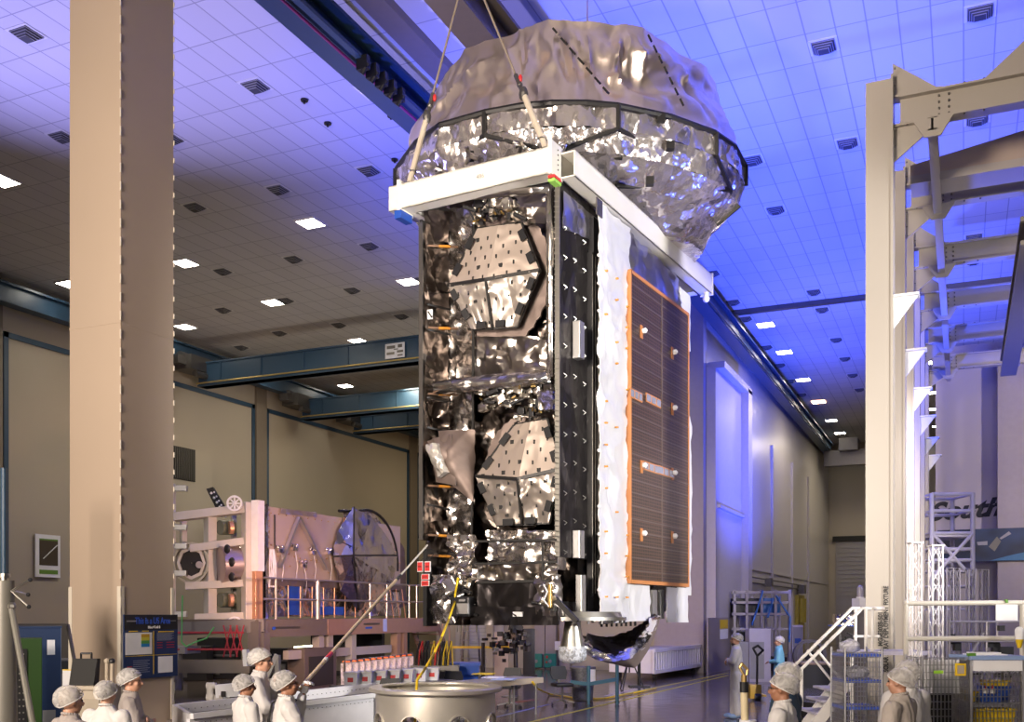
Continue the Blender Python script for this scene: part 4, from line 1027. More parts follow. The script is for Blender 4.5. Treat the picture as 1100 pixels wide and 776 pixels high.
# folded foil-covered antenna: faceted tent with hoop
q = lambda u, v, dx: s2(u, v, dx)
apx = q(379, 597, .95)
ringp = [q(379, 545, .3), q(400, 556, .25), q(418, 580, .2), q(426, 597, .2), q(424, 625, .2), q(400, 655, .2), q(384, 656, .3), q(366, 635, .25), q(357, 598, .2), q(363, 570, .2)]
mb = MB()
for i in range(len(ringp)):
    A_, B_ = ringp[i], ringp[(i+1) % len(ringp)]
    mb.patch([A_, B_, apx, apx+Vector((0, .001, .001))], 8, 12, .05, 2, 0, i, (1, 0, .1))
ant = mb.build('wrapped_antenna', f_cone, S2L, smooth=50)
mb = MB()
for i in (0, 3, 6, 8): mb.bar(ringp[i]+Vector((.05, 0, 0)), apx+Vector((.03, 0, 0)), .05, .03, up=(1, 0, 0))
mb.path([q(368, 583, .75), q(379, 588, .8), q(392, 597, .75)], .02, 6)
mb.build('antenna_seam', tape, ant)
hoop = [q(364, 549, -.1)]+[q(392+35*math.sin(t), 608-60*math.cos(t), 0) for t in [(-.25+.12*i) for i in range(17)]]
MB().path(hoop, .05, 8).build('hoop', tape, S2L)
MB().patch([q(368, 547, -.2), q(400, 549, -.2), q(424, 590, -.2), q(368, 590, -.2)], 14, 10, .08, 2, .02, 31, (1, 0, 0)).build('hoop_wrap', f_shroud, S2L, smooth=50)
MB().patch([q(426, 575, -.3), q(434, 590, -.3), q(437, 650, -.3), q(426, 655, -.3)], 6, 14, .04, 2, .02, 32, (1, 0, 0)).build('outer_wrap', f_brown, S2L, smooth=50)
MB().bx(q(369, 556, .1), q(376, 565, .12)).build('copper_patch', paint('copper_patch', (.7, .42, .3), .4, .5), S2L)

# work platform
PZ = 2.08
wp = thing('work_platform', 'copper-lit grey metal work platform with handrails and steps around the lying satellite', 'work platform', (XS2+1.2, a.y-.3, 0))
XPf = XS2+1.2
def w2(u, v, dx=0): p = onX(u, v, XPf+dx); return Vector((dx, p.y-(a.y-.3), p.z))
yA2, yB2, yC2 = w2(325, 670).y, w2(378, 670).y, w2(470, 672).y
beamg = paint('platform_beam', (.20, .17, .155), .45, .4); beam_lit = paint('platform_beam_copper_lit', (.40, .26, .20), .42, .4)  # copper light on the grey beams put into a second beam colour
MB().bx((-.25, yA2-2, PZ-.48), (0, yB2-1.3, PZ)).build('deck_beam', beamg, wp)
MB().bx((-.25, yB2-1.3, PZ-.48), (.02, yC2, PZ)).build('deck_beam', beam_lit, wp)
MB().bx((-3.2, yA2-2, PZ-.08), (-.2, yC2, PZ)).build('deck', beamg, wp)
lm = paint('rail_metal', (.45, .40, .38), .35, .8)
for u in (298, 343, 399, 417, 441, 449):
    y = w2(u, 640).y; mb = MB()
    (mb.tube((-.05, y, PZ), (-.05, y, PZ+1.12), .035 if u != 343 else .07, n=8)); mb.build('rail_post', lm, wp)
for z in (PZ+1.12, PZ+.55): MB().tube((-.05, w2(285, 640).y, z), (-.05, yC2-.2, z), .03, n=8).build('handrail', lm, wp)
mb = MB()
for i in range(4): y = yB2+3.1+i*.4; mb.tube((-.6, y, PZ), (-.75, y, PZ+1.0), .02, n=6)
mb.build('rail_post', copper, wp, each=True)
for u in (347, 357, 382, 430, 437):
    y = w2(u, 700).y; MB().bx((-.3, y-.12, 0), (-.05, y+.12, PZ-.45)).build('leg', beam_lit if u > 390 else lgrey, wp)
MB().bx((-.3, yA2-.5, .95), (-.1, yC2-3, 1.2)).build('cross_beam', lgrey, wp)
mb = MB()
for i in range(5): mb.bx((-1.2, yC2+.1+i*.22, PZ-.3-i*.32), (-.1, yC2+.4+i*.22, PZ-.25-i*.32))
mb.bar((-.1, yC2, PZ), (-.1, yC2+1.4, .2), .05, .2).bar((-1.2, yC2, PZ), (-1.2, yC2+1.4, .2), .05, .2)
mb.build('steps', beam_lit, wp)
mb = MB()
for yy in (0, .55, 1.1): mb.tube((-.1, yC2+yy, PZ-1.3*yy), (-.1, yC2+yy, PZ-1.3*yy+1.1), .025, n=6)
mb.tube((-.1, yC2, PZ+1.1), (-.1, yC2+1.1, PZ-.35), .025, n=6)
mb.build('stair_rail', beam_lit, wp)
MB().bx((.02, w2(411, 676).y, PZ-.42), (.025, w2(415, 676).y, PZ-.02)).build('posted_sheet', paint('posted_blue', (.35, .42, .7), .6), wp)
MB().bx((.02, w2(392, 676).y, PZ-.32), (.03, w2(399, 676).y, PZ-.26)).bx((.02, w2(292, 676).y, PZ-.28), (.03, w2(295, 676).y, PZ-.2)).build('blue_label', blue, wp)
MB().bx((.02, w2(390, 676).y, PZ-.2), (.03, w2(407, 676).y, PZ-.14)).bx((.0, w2(296, 676).y, PZ-.26), (.01, w2(322, 676).y, PZ-.2)).build('plate_lettering', darksteel, wp)
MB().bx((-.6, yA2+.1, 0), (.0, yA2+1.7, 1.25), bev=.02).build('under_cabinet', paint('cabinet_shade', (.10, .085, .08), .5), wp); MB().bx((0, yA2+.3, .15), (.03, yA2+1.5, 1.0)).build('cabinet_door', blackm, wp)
# lit tube under the platform
t = MB().tube(P(316, 697, 31), P(342, 695, 31), .06, n=8).build('tube_lamp', emis('work_lamp', (1, .95, .6), 12))
tag(t, 'glowing tube lamp under the copper-lit work platform', 'lamp')
mb = MB()
p = P(380, 700, 33)

# white handling fixture with ring (left)
D2 = 28.5
hf = thing('handling_fixture', 'white square-tube handling fixture with big round ring beside the tan column', 'handling fixture', P(190, 659, D2)-Vector((0, 0, 2.25)))
hp0 = P(190, 659, D2)-Vector((0, 0, 2.25))
def h2(u, v, d=D2): return P(u, v, d)-hp0
fw = paint('fixture_white', (.54, .51, .47), .45)
s_ = D2/F
def fb(u0, v0, u1, v1, w, name='frame_tube', mat=None, d=D2):
    MB().bar(h2(u0, v0, d), h2(u1, v1, d), w*s_, w*s_, up=(.4, 1, 0), bev=.01).build(name, mat or fw, hf)
fb(188, 556, 264, 547, 9); fb(205, 590, 264, 582, 8); fb(200, 630, 262, 627, 8); fb(210, 664, 262, 662, 8)
fb(226, 552, 226, 662, 10, d=D2+.1); fb(222, 552, 222, 662, 5, d=D2+.8); fb(266, 540, 266, 666, 10); fb(251, 550, 251, 590, 5, d=D2+.8); fb(251, 632, 251, 660, 5, d=D2+.8)
fb(187, 520, 187, 672, 3, 'pole'); fb(197, 560, 197, 600, 6, d=D2+.5)
for v in (525, 567, 587, 616, 660): fb(188, v, 201, v, 6, 'clamp_bracket', alu, D2-.15)
MB().bar(h2(277, 538), h2(277, 614), 11*s_, 9*s_).build('upright_plate', paper, hf); fb(276, 614, 276, 668, 9, 'copper_post', copper)
fdir = Matrix.Rotation(math.radians(90), 3, 'X'); rz_ = Matrix.Rotation(TH, 3, 'Z')
Rf = rz_ @ fdir
c_ = h2(206, 605)
MB().lathe([(20*s_, -.08), (22.5*s_, -.08), (22.5*s_, .08), (20*s_, .08), (20*s_, -.08)], c_, 48, R=Rf, sx=.86).build('ring', paint('ring_grey', (.33, .30, .26), .4, .6), hf, smooth=30)
MB().lathe([(14.5*s_, 0), (18*s_, 0), (18*s_, .05), (14.5*s_, .05), (14.5*s_, 0)], c_, 8, R=Rf, sx=.86).build('octagon_plate', fw, hf)
oc = MB().lathe([(.01, .02), (15.5*s_, .02)], c_, 8, R=Rf, sx=.86).build('dark_plate', blackm, hf)
MB().tube(h2(214, 607, D2-.1), h2(214, 607, D2-.05), .1).build('round_window', lgrey, oc)
br_ = MB().tube(h2(235, 607, D2-.05), h2(262, 606, D2+.4), 20*s_, n=32).build('barrel', paint('barrel_violet', (.42, .35, .36), .3, .7), hf, smooth=40)
mb = MB()
for u, v in ((249, 604), (249, 620), (244, 590)): mb.ball(h2(u, v, D2-.42 if v < 612 else D2-.33), .11, 12, (1, .4, 1.2))
mb.build('barrel_hole', black, br_, each=True)
for v in (567, 645):
    MB().tube(h2(236, v), h2(250, v, D2+.3), 8*s_, n=16).build('motor', paint('motor_green', (.12, .14, .10), .5), hf, smooth=40)
    MB().tube(h2(246, v, D2-.1), h2(250, v, D2-.05), 7*s_, n=16).build('motor_flange', copper, hf)
for u, v, lab in ((252, 541, 0), (252, 671, 0)):
    w_ = MB(); cc = h2(u, v, D2-.3); w_.lathe([(.17, -.03), (.22, -.03), (.22, .03), (.17, .03), (.17, -.03)], cc, 24, R=Rf)
    for k in range(4): t = k*math.pi/4; d_ = Rf @ Vector((math.cos(t)*.2, math.sin(t)*.2, 0)); w_.bar(cc-d_, cc+d_, .035, .035)
    w_.ball(cc, .06, 8); w_.build('hand_wheel', paper, hf)
# dark strip rising behind it
mb = MB().patch([P(223, 526, 30), P(230, 524, 30), P(247, 552, 30), P(238, 556, 30)], 6, 10, .02, 3, .15, 3); o = mb.build('folded_panel', blackm, smooth=40)
tag(o, 'black perforated panel end sticking up behind the white handling fixture', 'panel')
mb = MB()
for i in range(6): mb.ball(P(227+i*3, 530+i*5, 29.7), .04, 6); mb.ball(P(230+i*2.6, 529+i*4.6, 29.7), .03, 6)
mb.build('rivets', paper, o)
# lower base of the fixture
bs = thing('fixture_base', 'long beige steel base beam under the white handling fixture', 'steel base', P(190, 659, 27)-Vector((0, 0, 2.25)))
b0 = P(190, 659, 27)-Vector((0, 0, 2.25))
def b2_(u, v, d=27): return P(u, v, d)-b0
MB().bar(b2_(190, 716), b2_(270, 716), .35, .35).build('beam', paint('base_beige', (.22, .19, .155), .5), bs)
MB().bar(b2_(188, 676), b2_(285, 672), .3, .35).build('upper_beam', grey, bs)
MB().bar(b2_(277, 668), b2_(277, 716), .4, .35, up=(1, 0, 0)).build('post', grey, bs)
MB().tube(b2_(191, 700), b2_(191, 742), .13, n=16).build('post', lgrey, bs); MB().bx((-.25, -.3, b2_(190, 702).z), (.55, .3, b2_(190, 694).z)).build('side_bracket', lgrey, bs)
MB().bar(b2_(282, 680), b2_(282, 730), .25, .3, up=(1, 0, 0)).build('post', grey, bs)
mb = MB(); rr = paint('red_strap_cord', (.35, .01, .03), .5)
for v in (680, 698): mb.path([b2_(190, v, 26.6), b2_(262, v, 26.6)], .03, 6)
for u in (240, 247, 254): mb.path([b2_(u, 672, 26.6), b2_(u+8, 706, 26.6)], .02, 6); mb.path([b2_(u+8, 672, 26.6), b2_(u, 706, 26.6)], .02, 6)
mb.build('red_strap', rr, bs)
tag(MB().path([P(196, 640, 26), P(195, 690, 26), P(200, 695, 26), P(210, 690, 26), P(222, 686, 26), P(230, 674, 26)], .02, 6).build('cable', paint('green_cable', (.1, .45, .12), .5)), 'thin green cable drooping from the white handling fixture', 'cable')
wt = thing('machined_block', 'white machined block with arched opening on a white tub behind the seated group', 'machine block', P(238, 750, 18.5)-Vector((0, 0, .1)))
w0 = P(238, 750, 18.5)-Vector((0, 0, .1)); w3 = lambda u, v, d=18.5: P(u, v, d)-w0
mb = MB().bar(w3(233, 743), w3(258, 741), .2, .24)
mb.build('body', paper, wt); MB().tube(w3(226, 754), w3(226, 734), .07).tube(w3(222, 737), w3(232, 737), .06).tube(w3(222, 749), w3(230, 749), .06).build('clamp', fw, wt)
MB().bx(Vector((w3(238, 746).x-.1, w3(238, 746).y-.1, -w0.z)), Vector((w3(238, 746).x+.1, w3(238, 746).y+.1, w3(238, 747).z))).build('pedestal', fw, wt)
MB().box(w3(240, 746, 18.35), (.08, .04, .1)).build('opening', darksteel, wt)
for i, (u, w_, h_, l_) in enumerate(((196, 1.6, 1.15, 'left'), (232, 1.3, 1.4, 'middle'), (300, 2.2, 1.0, 'right'), (372, 2.6, 1.5, 'far right'))):  # dark units added as a backdrop for the void behind the base
    q_ = P(u, 659, 33.5+1.1*i); t = thing('backdrop_unit', 'dark storage unit added as backdrop behind the platform base, %s one' % l_, 'storage unit', (q_.x, q_.y, 0), TH)
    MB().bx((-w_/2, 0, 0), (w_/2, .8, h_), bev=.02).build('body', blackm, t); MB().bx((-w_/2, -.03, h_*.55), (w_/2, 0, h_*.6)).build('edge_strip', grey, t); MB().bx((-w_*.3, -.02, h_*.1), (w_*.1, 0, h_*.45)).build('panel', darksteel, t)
# triangular white brackets near the standing man
tb = thing('lifting_bracket', 'white triangular lifting bracket behind the man in the middle group', 'bracket', P(280, 740, 20)-Vector((0, 0, .1)))
t0 = P(280, 740, 20)-Vector((0, 0, .1)); t3 = lambda u, v, d=20: P(u, v, d)-t0
MB().bar(t3(298, 704), t3(284, 732), .12, .1).bar(t3(298, 704), t3(299, 732), .07, .1).bar(t3(284, 732), t3(299, 732), .05, .1).build('frame', fw, tb)
MB().bar(t3(264, 698), t3(265, 716), .10, .1).bar(t3(276, 697), t3(276, 705), .05, .1).bar(t3(265, 704), t3(277, 704), .06, .1).build('hook_plate', paper, tb)

# long white tub in the middle
tubm = paint('white_tub', (.86, .85, .88), .4)
tb_ = thing('white_trough', 'long low white open trough in front of the work platform', 'trough', (0, 0, 0))
T1, T2 = onZ(185, 757, 1.0), onZ(371, 736, 1.0); T3, T4 = onZ(240, 762, 1.0), onZ(398, 744.5, 1.0)
T5 = onZ(400, 734, 1.0)
loc0 = Vector((T1.x, T1.y, 0)); tb_.location = loc0
def tw(p, q, z0=0, z1=1.0, t=.06): return MB().prism([p-loc0+Vector((0, 0, z0-1.0)), q-loc0+Vector((0, 0, z0-1.0)), q-loc0+Vector((0, 0, z1-1.0)), p-loc0+Vector((0, 0, z1-1.0))], ((q-p).cross(Vector((0, 0, 1))).normalized()*t))
T3b = T3+(T3-T4)*.2; tw(T3b, T1).build('left_end_wall', tubm, tb_)
tw(T1, T5).build('far_side', tubm, tb_); n1_ = tw(T3b, T4).build('near_side', tubm, tb_); tw(T4, T5).build('end_wall', lgrey, tb_)
tw(T3b, T4, .93, 1.0, .12).build('rim', paper, tb_)
mb = MB().prism([T1-loc0-Vector((0, 0, .95)), T5-loc0-Vector((0, 0, .95)), T4-loc0-Vector((0, 0, .95)), T3b-loc0-Vector((0, 0, .95))], (0, 0, .03)); mb.build('floor_plate', grey, tb_)
mb = MB()
for i in range(40): p = T3b.lerp(T4, i/40)-loc0; mb.ball(p+Vector((0, 0, -.12))-(T4-T3b).cross(Vector((0, 0, 1))).normalized()*-.13, .007, 6)
for i in range(40): p = T1.lerp(T5, i/40)-loc0; mb.ball(p+Vector((0, 0, -.08))+(T5-T1).cross(Vector((0, 0, 1))).normalized()*.07, .008, 6)
mb.build('rivets', darksteel, tb_)
# dark crate at the left foot of the picture
p = onZ(205, 776, .75)
cr_ = thing('equipment_case', 'brown equipment case with latches at the lower left of the trough', 'case', (p.x, p.y, 0), TH)
MB().bx((-.45, 0, 0), (.42, .5, .70), bev=.02).build('body', paint('case_brown', (.13, .10, .085), .6), cr_); MB().bx((-.47, -.02, .70), (.44, .52, .78), bev=.02).build('lid', paint('case_brown', (.13, .10, .085), .6), cr_)
MB().box((.36, -.04, .75), (.16, .06, .1)).tube((.3, -.06, .78), (.42, -.06, .78), .04).build('latch', darksteel, cr_); MB().bx((-.15, -.03, .6), (-.05, 0, .72)).build('latch', darksteel, cr_)

# ================================================================= far left corner
gy = paint('cabinet_green', (.02, .075, .005), .45, var=.2, scale=2); bcab = paint('cabinet_blue', (.008, .03, .10), .4, var=.15)
p = onZ(15, 776, 0)
gc = thing('green_cabinet', 'tall green machine cabinet with black connector panel at lower left', 'cabinet', P(12, 659, 15.5)-Vector((0, 0, 2.25)), TH+.45)
MB().bx((0, 0, 0), (.43, .6, 1.86), bev=.01).build('body', gy, gc)
MB().bx((.03, -.03, .55), (.22, 0, 1.7)).build('connector_panel', black, gc)
mb = MB(); random.seed(8)
for i in range(11):
    for j in range(3): mb.tube((.06+j*.055, -.03, .62+i*.1), (.06+j*.055, -.05, .62+i*.1), .013, n=8)
mb.build('connectors', steel, gc)
bc = thing('blue_cabinet', 'blue machine cabinet with a white label behind the green one', 'cabinet', P(20, 659, 16.8)-Vector((0, 0, 2.25)), TH+.45)
MB().bx((0, 0, 0), (.65, .6, 2.0), bev=.01).build('body', bcab, bc); MB().bx((-.01, -.01, 2.0), (.66, .6, 2.03)).build('top_trim', bcab, bc)
MB().bx((.43, -.02, 1.55), (.55, 0, 1.8)).build('label', paper, bc); MB().bx((.36, -.02, .4), (.56, 0, .62)).build('control_plate', lgrey, bc)
gb = thing('grey_cabinet', 'dark grey cabinet between the blue cabinet and the tan column', 'cabinet', P(65, 659, 17.6)-Vector((0, 0, 2.25)), TH+.45)
MB().bx((0, 0, 0), (.3, .5, 1.45), bev=.01).build('body', grey, gb); MB().bx((0, -.03, 1.2), (.3, .0, 1.42)).build('black_band', black, gb)
# beige partition behind them with poster
p = P(0, 659, 20)
pw = thing('partition_panel', 'plain grey-beige partition panel behind the cabinets at left', 'partition', (p.x, p.y, 0), TH)
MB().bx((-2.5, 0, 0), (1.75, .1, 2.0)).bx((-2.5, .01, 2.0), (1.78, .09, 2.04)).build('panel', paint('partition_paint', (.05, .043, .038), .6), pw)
pc = onX(52, 598, XL+.08)
ps = thing('framed_poster', 'framed green and dark spacecraft poster on the left wall', 'poster', (XL+.08, pc.y, pc.z))
sc_ = 36.5/F*1.1
MB().bx((0, -.0-.62, -.80), (.04, .52, .82)).build('frame', paper, ps); MB().bx((.04, -.45, -.35), (.05, .4, .62)).build('picture', paint('poster_dark', (.05, .035, .02), .4), ps)
MB().bx((.04, -.45, -.68), (.05, .4, -.52)).bx((.04, -.45, .6), (.052, .4, .66)).build('green_band', paint('poster_green', (.12, .25, .03), .5), ps, each=True)
MB().bar((.06, -.3, -.1), (.06, .35, .45), .01, .10, up=(1, 0, 0)).build('spacecraft_picture', paper, ps)
# boom stand at left edge
p = P(4, 659, 11.5); st = thing('boom_stand', 'grey tubular stand column with clamp handles at the left edge of the photo', 'stand', (p.x, p.y, 0), TH)
sg2 = paint('stand_grey', (.22, .21, .18), .45, .3)
MB().tube((0, 0, 0), (0, 0, 2.35), .16, .12, n=24).build('column', sg2, st, smooth=40); MB().tube((0, 0, 2.35), (0, 0, 2.62), .115, n=24).build('collar', sg2, st, smooth=40)
MB().tube((0, 0, 2.62), (0, 0, 2.68), .05).tube((0, 0, 2.66), (0, 0, 2.7), .07).build('nipple', steel, st); MB().tube((0, 0, 2.7), (0, 0, 3.9), .035).build('mast', bluebeam, st)
for (dx, dz) in ((.30, .12), (.27, -.04), (.28, -.17)):
    h = MB().tube((.11, -.05, 2.5), (.11+dx*.75, -.1, 2.5+dz), .012, n=8).build('clamp_handle', steel, st); MB().ball((.11+dx*.8, -.1, 2.5+dz*1.05), .025, 8).build('knob', black, h)
MB().tube((.11, -.05, 2.32), (.62, -.5, .75), .035, n=10).build('brace', sg2, st); MB().ball((.12, -.05, 2.33), .05, 8).build('brace_joint', steel, st)
MB().tube((.62, -.5, .75), (.8, -.65, .02), .03, n=10).bar((-.5, 0, .03), (.5, 0, .03), .1, .06).bar((0, -.7, .03), (0, .5, .03), .1, .06).build('foot', sg2, st)
# dark strap leaning on the column, notice, and beige cart with dark case
t = MB().tube(P(73, 672, 12.4), P(85, 738, 11.8), .022, n=8).build('leaning_rod', darksteel); tag(t, 'thin dark rod leaning on the lit face of the tan column', 'rod')
nt_ = MB().bx((xc-cw-.1, yc-.03, 1.05), (xc-cw+.22, yc-.02, 1.5)).build('notice_sheet', paper); tag(nt_, 'white notice sheet low on the lit face of the tan column', 'notice')
MB().bx((xc-cw-.1, yc-.032, 1.485), (xc-cw+.22, yc-.03, 1.5)).build('yellow_edge', yellow, nt_)
MB().bx((xc-cw-.04, yc-.032, 1.25), (xc-cw+.16, yc-.03, 1.27)).bx((xc-cw-.06, yc-.032, 1.18), (xc-cw+.18, yc-.03, 1.195)).build('notice_lines', grey, nt_)
p = P(90, 659, 11.4); ct = thing('instrument_cart', 'beige instrument cart in front of the tan column', 'cart', (p.x, p.y, 0), TH)
bge = paint('cart_beige', (.40, .34, .26), .5)
MB().bx((-.2, 0, .1), (.25, .45, 1.38), bev=.015).build('body', bge, ct); MB().bx((-.24, -.03, 1.38), (.28, .48, 1.43), bev=.01).build('top', bge, ct)
MB().bx((-.12, -.015, .2), (.18, 0, 1.28)).build('door', paint('cart_door', (.34, .29, .22), .5), ct)
for dx in (-.15, .2): 
    for dy in (.05, .4): MB().tube((dx-.02, dy, .05), (dx+.02, dy, .05), .05, n=12).build('caster', black, ct)
cs_ = thing('instrument_case', 'dark upright instrument case with handle on the beige cart', 'case', Vector((p.x, p.y, 1.43))+Vector((cs*-.05-sn*.1, sn*-.05+cs*.1, 0)), TH)
MB().loft([[(-.15, -.03, 0), (.13, -.03, 0), (.13, .12, 0), (-.15, .12, 0)], [(-.12, 0, .3), (.16, 0, .3), (.16, .09, .3), (-.12, .09, .3)]]).build('body', blackm, cs_); MB().path([(-.04, .04, .3), (-.04, .04, .36), (.08, .04, .36), (.08, .04, .3)], .012, 6).build('handle', black, cs_)
for k, (dx, l) in enumerate(((.18, 'left of the pair'), (.24, 'right of the pair, with dark knob'))):
    q_ = Vector((p.x, p.y, 1.43))+Vector((cs*dx-sn*.2, sn*dx+cs*.2, 0))
    o = thing('clamp_post', 'short round clamp post on the beige cart, %s' % l, 'post', q_, 0); MB().tube((0, 0, 0), (0, 0, .26), .022, n=10).build('post', bge, o); MB().ball((0, 0, .27), .035, 8).build('knob', bge if k == 0 else black, o)
# ================================================================= big steel cylinder
cyl = P(468, 739, 12.6); cyl = Vector((cyl.x, cyl.y, 0)); R0 = .80; HZ = 1.31
sc1 = thing('steel_cylinder', 'big open stainless steel cylinder stand with round holes, front centre', 'cylinder stand', cyl)
n = 96
# wall with real holes: grid with ring-shaped cut-outs
mb = MB(); HN = 8; hr = .13; hz_ = .90
def wp_(t, z, r): return Vector((r*math.cos(t), r*math.sin(t), z))
R1 = R0-.055
for rr_ in (R1, R1-.02):
    for h in range(HN):
        tc_ = 2*math.pi*(h+.12)/HN; half = math.pi/HN; m_ = 32; inner = []; outer = []
        for k in range(m_):
            a_ = 2*math.pi*k/m_; inner.append(wp_(tc_+hr*math.cos(a_)/R1, hz_+hr*math.sin(a_), rr_))
            ca, sa = math.cos(a_), math.sin(a_); q_ = max(abs(ca), abs(sa)); outer.append((tc_+half*ca/q_, hz_+.30*sa/q_))
        oi = [mb.bm.verts.new(p) for p in inner]; mid = [mb.bm.verts.new(wp_(tc_+(t-tc_)*.5+hr*math.cos(2*math.pi*k/m_)/R1*.5, hz_+(z-hz_)*.5+hr*math.sin(2*math.pi*k/m_)*.5, rr_)) for k, (t, z) in enumerate(outer)]
        oo = [mb.bm.verts.new(wp_(t, z, rr_)) for t, z in outer]
        for A_, B_ in ((oi, mid), (mid, oo)):
            for k in range(m_): mb.bm.faces.new((A_[k], A_[(k+1) % m_], B_[(k+1) % m_], B_[k]))
        seg = 8
        for z0_, z1_ in ((0.02, hz_-.30), (hz_+.30, HZ-.03)):
            for k in range(seg):
                t0_, t1_ = tc_-half+2*half*k/seg, tc_-half+2*half*(k+1)/seg
                mb.bm.faces.new([mb.bm.verts.new(wp_(t, z, rr_)) for t, z in ((t0_, z0_), (t1_, z0_), (t1_, z1_), (t0_, z1_))])
    
bmesh.ops.remove_doubles(mb.bm, verts=mb.bm.verts[:], dist=.0008)
cymat = paint('satin_steel', (.78, .74, .66), .38, .75, var=.10, scale=2)
mb.build('wall', cymat, sc1, smooth=35)
MB().lathe([(R0-.075, HZ-.03), (R0+.02, HZ-.03), (R0+.03, HZ-.015), (R0+.03, HZ+.02), (R0+.015, HZ+.03), (R0-.13, HZ+.03), (R0-.13, HZ+.01), (R0-.075, HZ-.03)], (0, 0, 0), 96).build('top_flange', cymat, sc1, smooth=30)
MB().lathe([(R0-.08, 0), (R0+.05, 0), (R0+.05, .04), (R0-.08, .04), (R0-.08, 0)], (0, 0, 0), 96).build('base_flange', cymat, sc1, smooth=30)
for h in range(HN):
    t = 2*math.pi*(h+.12)/HN; c_ = wp_(t, hz_, R1-.01); Rr = Matrix.Rotation(t, 3, 'Z') @ Matrix.Rotation(math.pi/2, 3, 'Y')
    MB().lathe([(hr, -.02), (hr+.015, -.02), (hr+.015, .02), (hr, .02), (hr, -.02)], c_, 32, R=Rr).build('hole_rim', cymat, sc1, smooth=30)
p = onZ(505, 770, .86)
o = MB().box(Vector((cyl.x-.1, cyl.y-.1, .45)), (.5, .3, .85), bev=.02).build('yellow_case', yellow); tag(o, 'yellow equipment case inside the big steel cylinder, seen through a hole', 'case')

# ================================================================= under the satellite, mid distance
def S(u, v, d): p = P(u, v, d); return Vector((p.x, p.y, 0)), p.z
# row of hanging clear bags with orange tops
bagm = clear('clear_bag', (.75, .75, .82), .6); random.seed(12)
rod0, rod1 = P(370, 711, 26), P(443, 703, 27.5)
rk = thing('bag_rack', 'low dark rack rail the clear bags hang from', 'rack', (rod0.x, rod0.y, 0)); r0 = Vector((rod0.x, rod0.y, 0))
MB().tube(rod0-r0, rod1-r0, .03).build('rail', darksteel, rk)
for q in (rod0, rod1, rod0.lerp(rod1, .5)): MB().tube((q-r0)*1, Vector(((q-r0).x, (q-r0).y, 0)), .03).build('leg', darksteel, rk)
MB().bar(Vector(((rod0-r0).x, (rod0-r0).y, .1)), Vector(((rod1-r0).x, (rod1-r0).y, .1)), .5, .04).build('base', darksteel, rk)
B0 = None; nb = 11
for i in range(nb):
    q = rod0.lerp(rod1, (i+.3)/nb)
    lab = 'clear hanging bag with orange top, %s from the left in the row' % ['first, large', 'second', 'third', 'fourth', 'fifth', 'sixth', 'seventh', 'eighth', 'ninth', 'tenth', 'last'][i]
    if B0 is None:
        B0 = thing('clear_bag', lab, 'bag', q, TH, 'clear bags on the rack')
        MB().patch([(-.14, -.04, -.05), (.14, -.04, -.05), (.13, -.06, -.62), (-.13, -.06, -.62)], 8, 12, .03, 4, .1, 3, (0, -1, 0)).build('bag', bagm, B0, smooth=50)
        MB().bx((-.10, -.05, -.03), (.10, .03, .01), bev=.01).build('orange_closure', paint('orange_closure', (.8, .2, .04), .5), B0)
    else: dup(B0, q, label=lab)
# white totes row
t0_, t1_ = P(378, 732, 20.5), P(478, 730, 22.5); tot = None
for i in range(7):
    q = t0_.lerp(t1_, i/7); q = Vector((q.x, q.y, .78))
    lab = 'white plastic tote behind the steel cylinder, %s from the left' % ['first', 'second', 'third', 'fourth', 'fifth', 'sixth', 'last'][i]
    if tot is None:
        tot = thing('plastic_tote', lab, 'tote', q, TH, 'white totes on the bench')
        MB().loft([[(-.12, -.15, 0), (.12, -.15, 0), (.12, .15, 0), (-.12, .15, 0)], [(-.14, -.17, .24), (.14, -.17, .24), (.14, .17, .24), (-.14, .17, .24)]]).build('body', paper, tot); MB().bx((-.15, -.18, .24), (.15, .18, .28), bev=.01).build('lid', white, tot)
        MB().bx((-.06, -.175, .08), (.05, -.165, .17)).build('label', red, tot)
    else: dup(tot, q, label=lab)
bn_ = thing('workbench', 'grey workbench carrying the white totes', 'bench', (t0_.x, t0_.y, 0), math.atan2(t1_.y-t0_.y, t1_.x-t0_.x)); Lb = (Vector((t1_.x, t1_.y))-Vector((t0_.x, t0_.y))).length
MB().bx((-.3, -.35, .72), (Lb, .35, .78)).build('top', grey, bn_)
for x in (-.2, Lb-.1):
    for y in (-.3, .3): MB().bx((x-.03, y-.03, 0), (x+.03, y+.03, .72)).build('leg', darksteel, bn_)
# cable loops / tools on bench : blue bin and black bag
def simple(name, lab, cat, parts, loc, rz=TH, group=None):
    t = thing(name, lab, cat, loc, rz, group)
    for pn_, mb, m_ in parts: mb.build(pn_, m_, t, smooth=35, each=pn_ == 'unit')
    return t
q, z = S(500, 715, 24)
simple('blue_bin', 'blue plastic waste bin under the left end of the satellite', 'bin', [('bin', MB().loft([[(-.25, -.25, 0), (.25, -.25, 0), (.25, .25, 0), (-.25, .25, 0)], [(-.33, -.33, 1.05), (.33, -.33, 1.05), (.33, .33, 1.05), (-.33, .33, 1.05)]]), blue), ('rim', MB().bx((-.36, -.36, 1.02), (.36, .36, 1.08)), blue)], q)
random.seed(21)
q, z = S(470, 725, 23.2)
mb = MB(); my = MB(); mr2 = MB()
for i in range(14):
    x = random.uniform(-.5, .4); [mb, my, mb, mr2, mb][i % 5].path([(x, 0, .0), (x+.03, -.05, .35), (x+.09, 0, .6), (x+.12, .05, .0)], .02, 6)
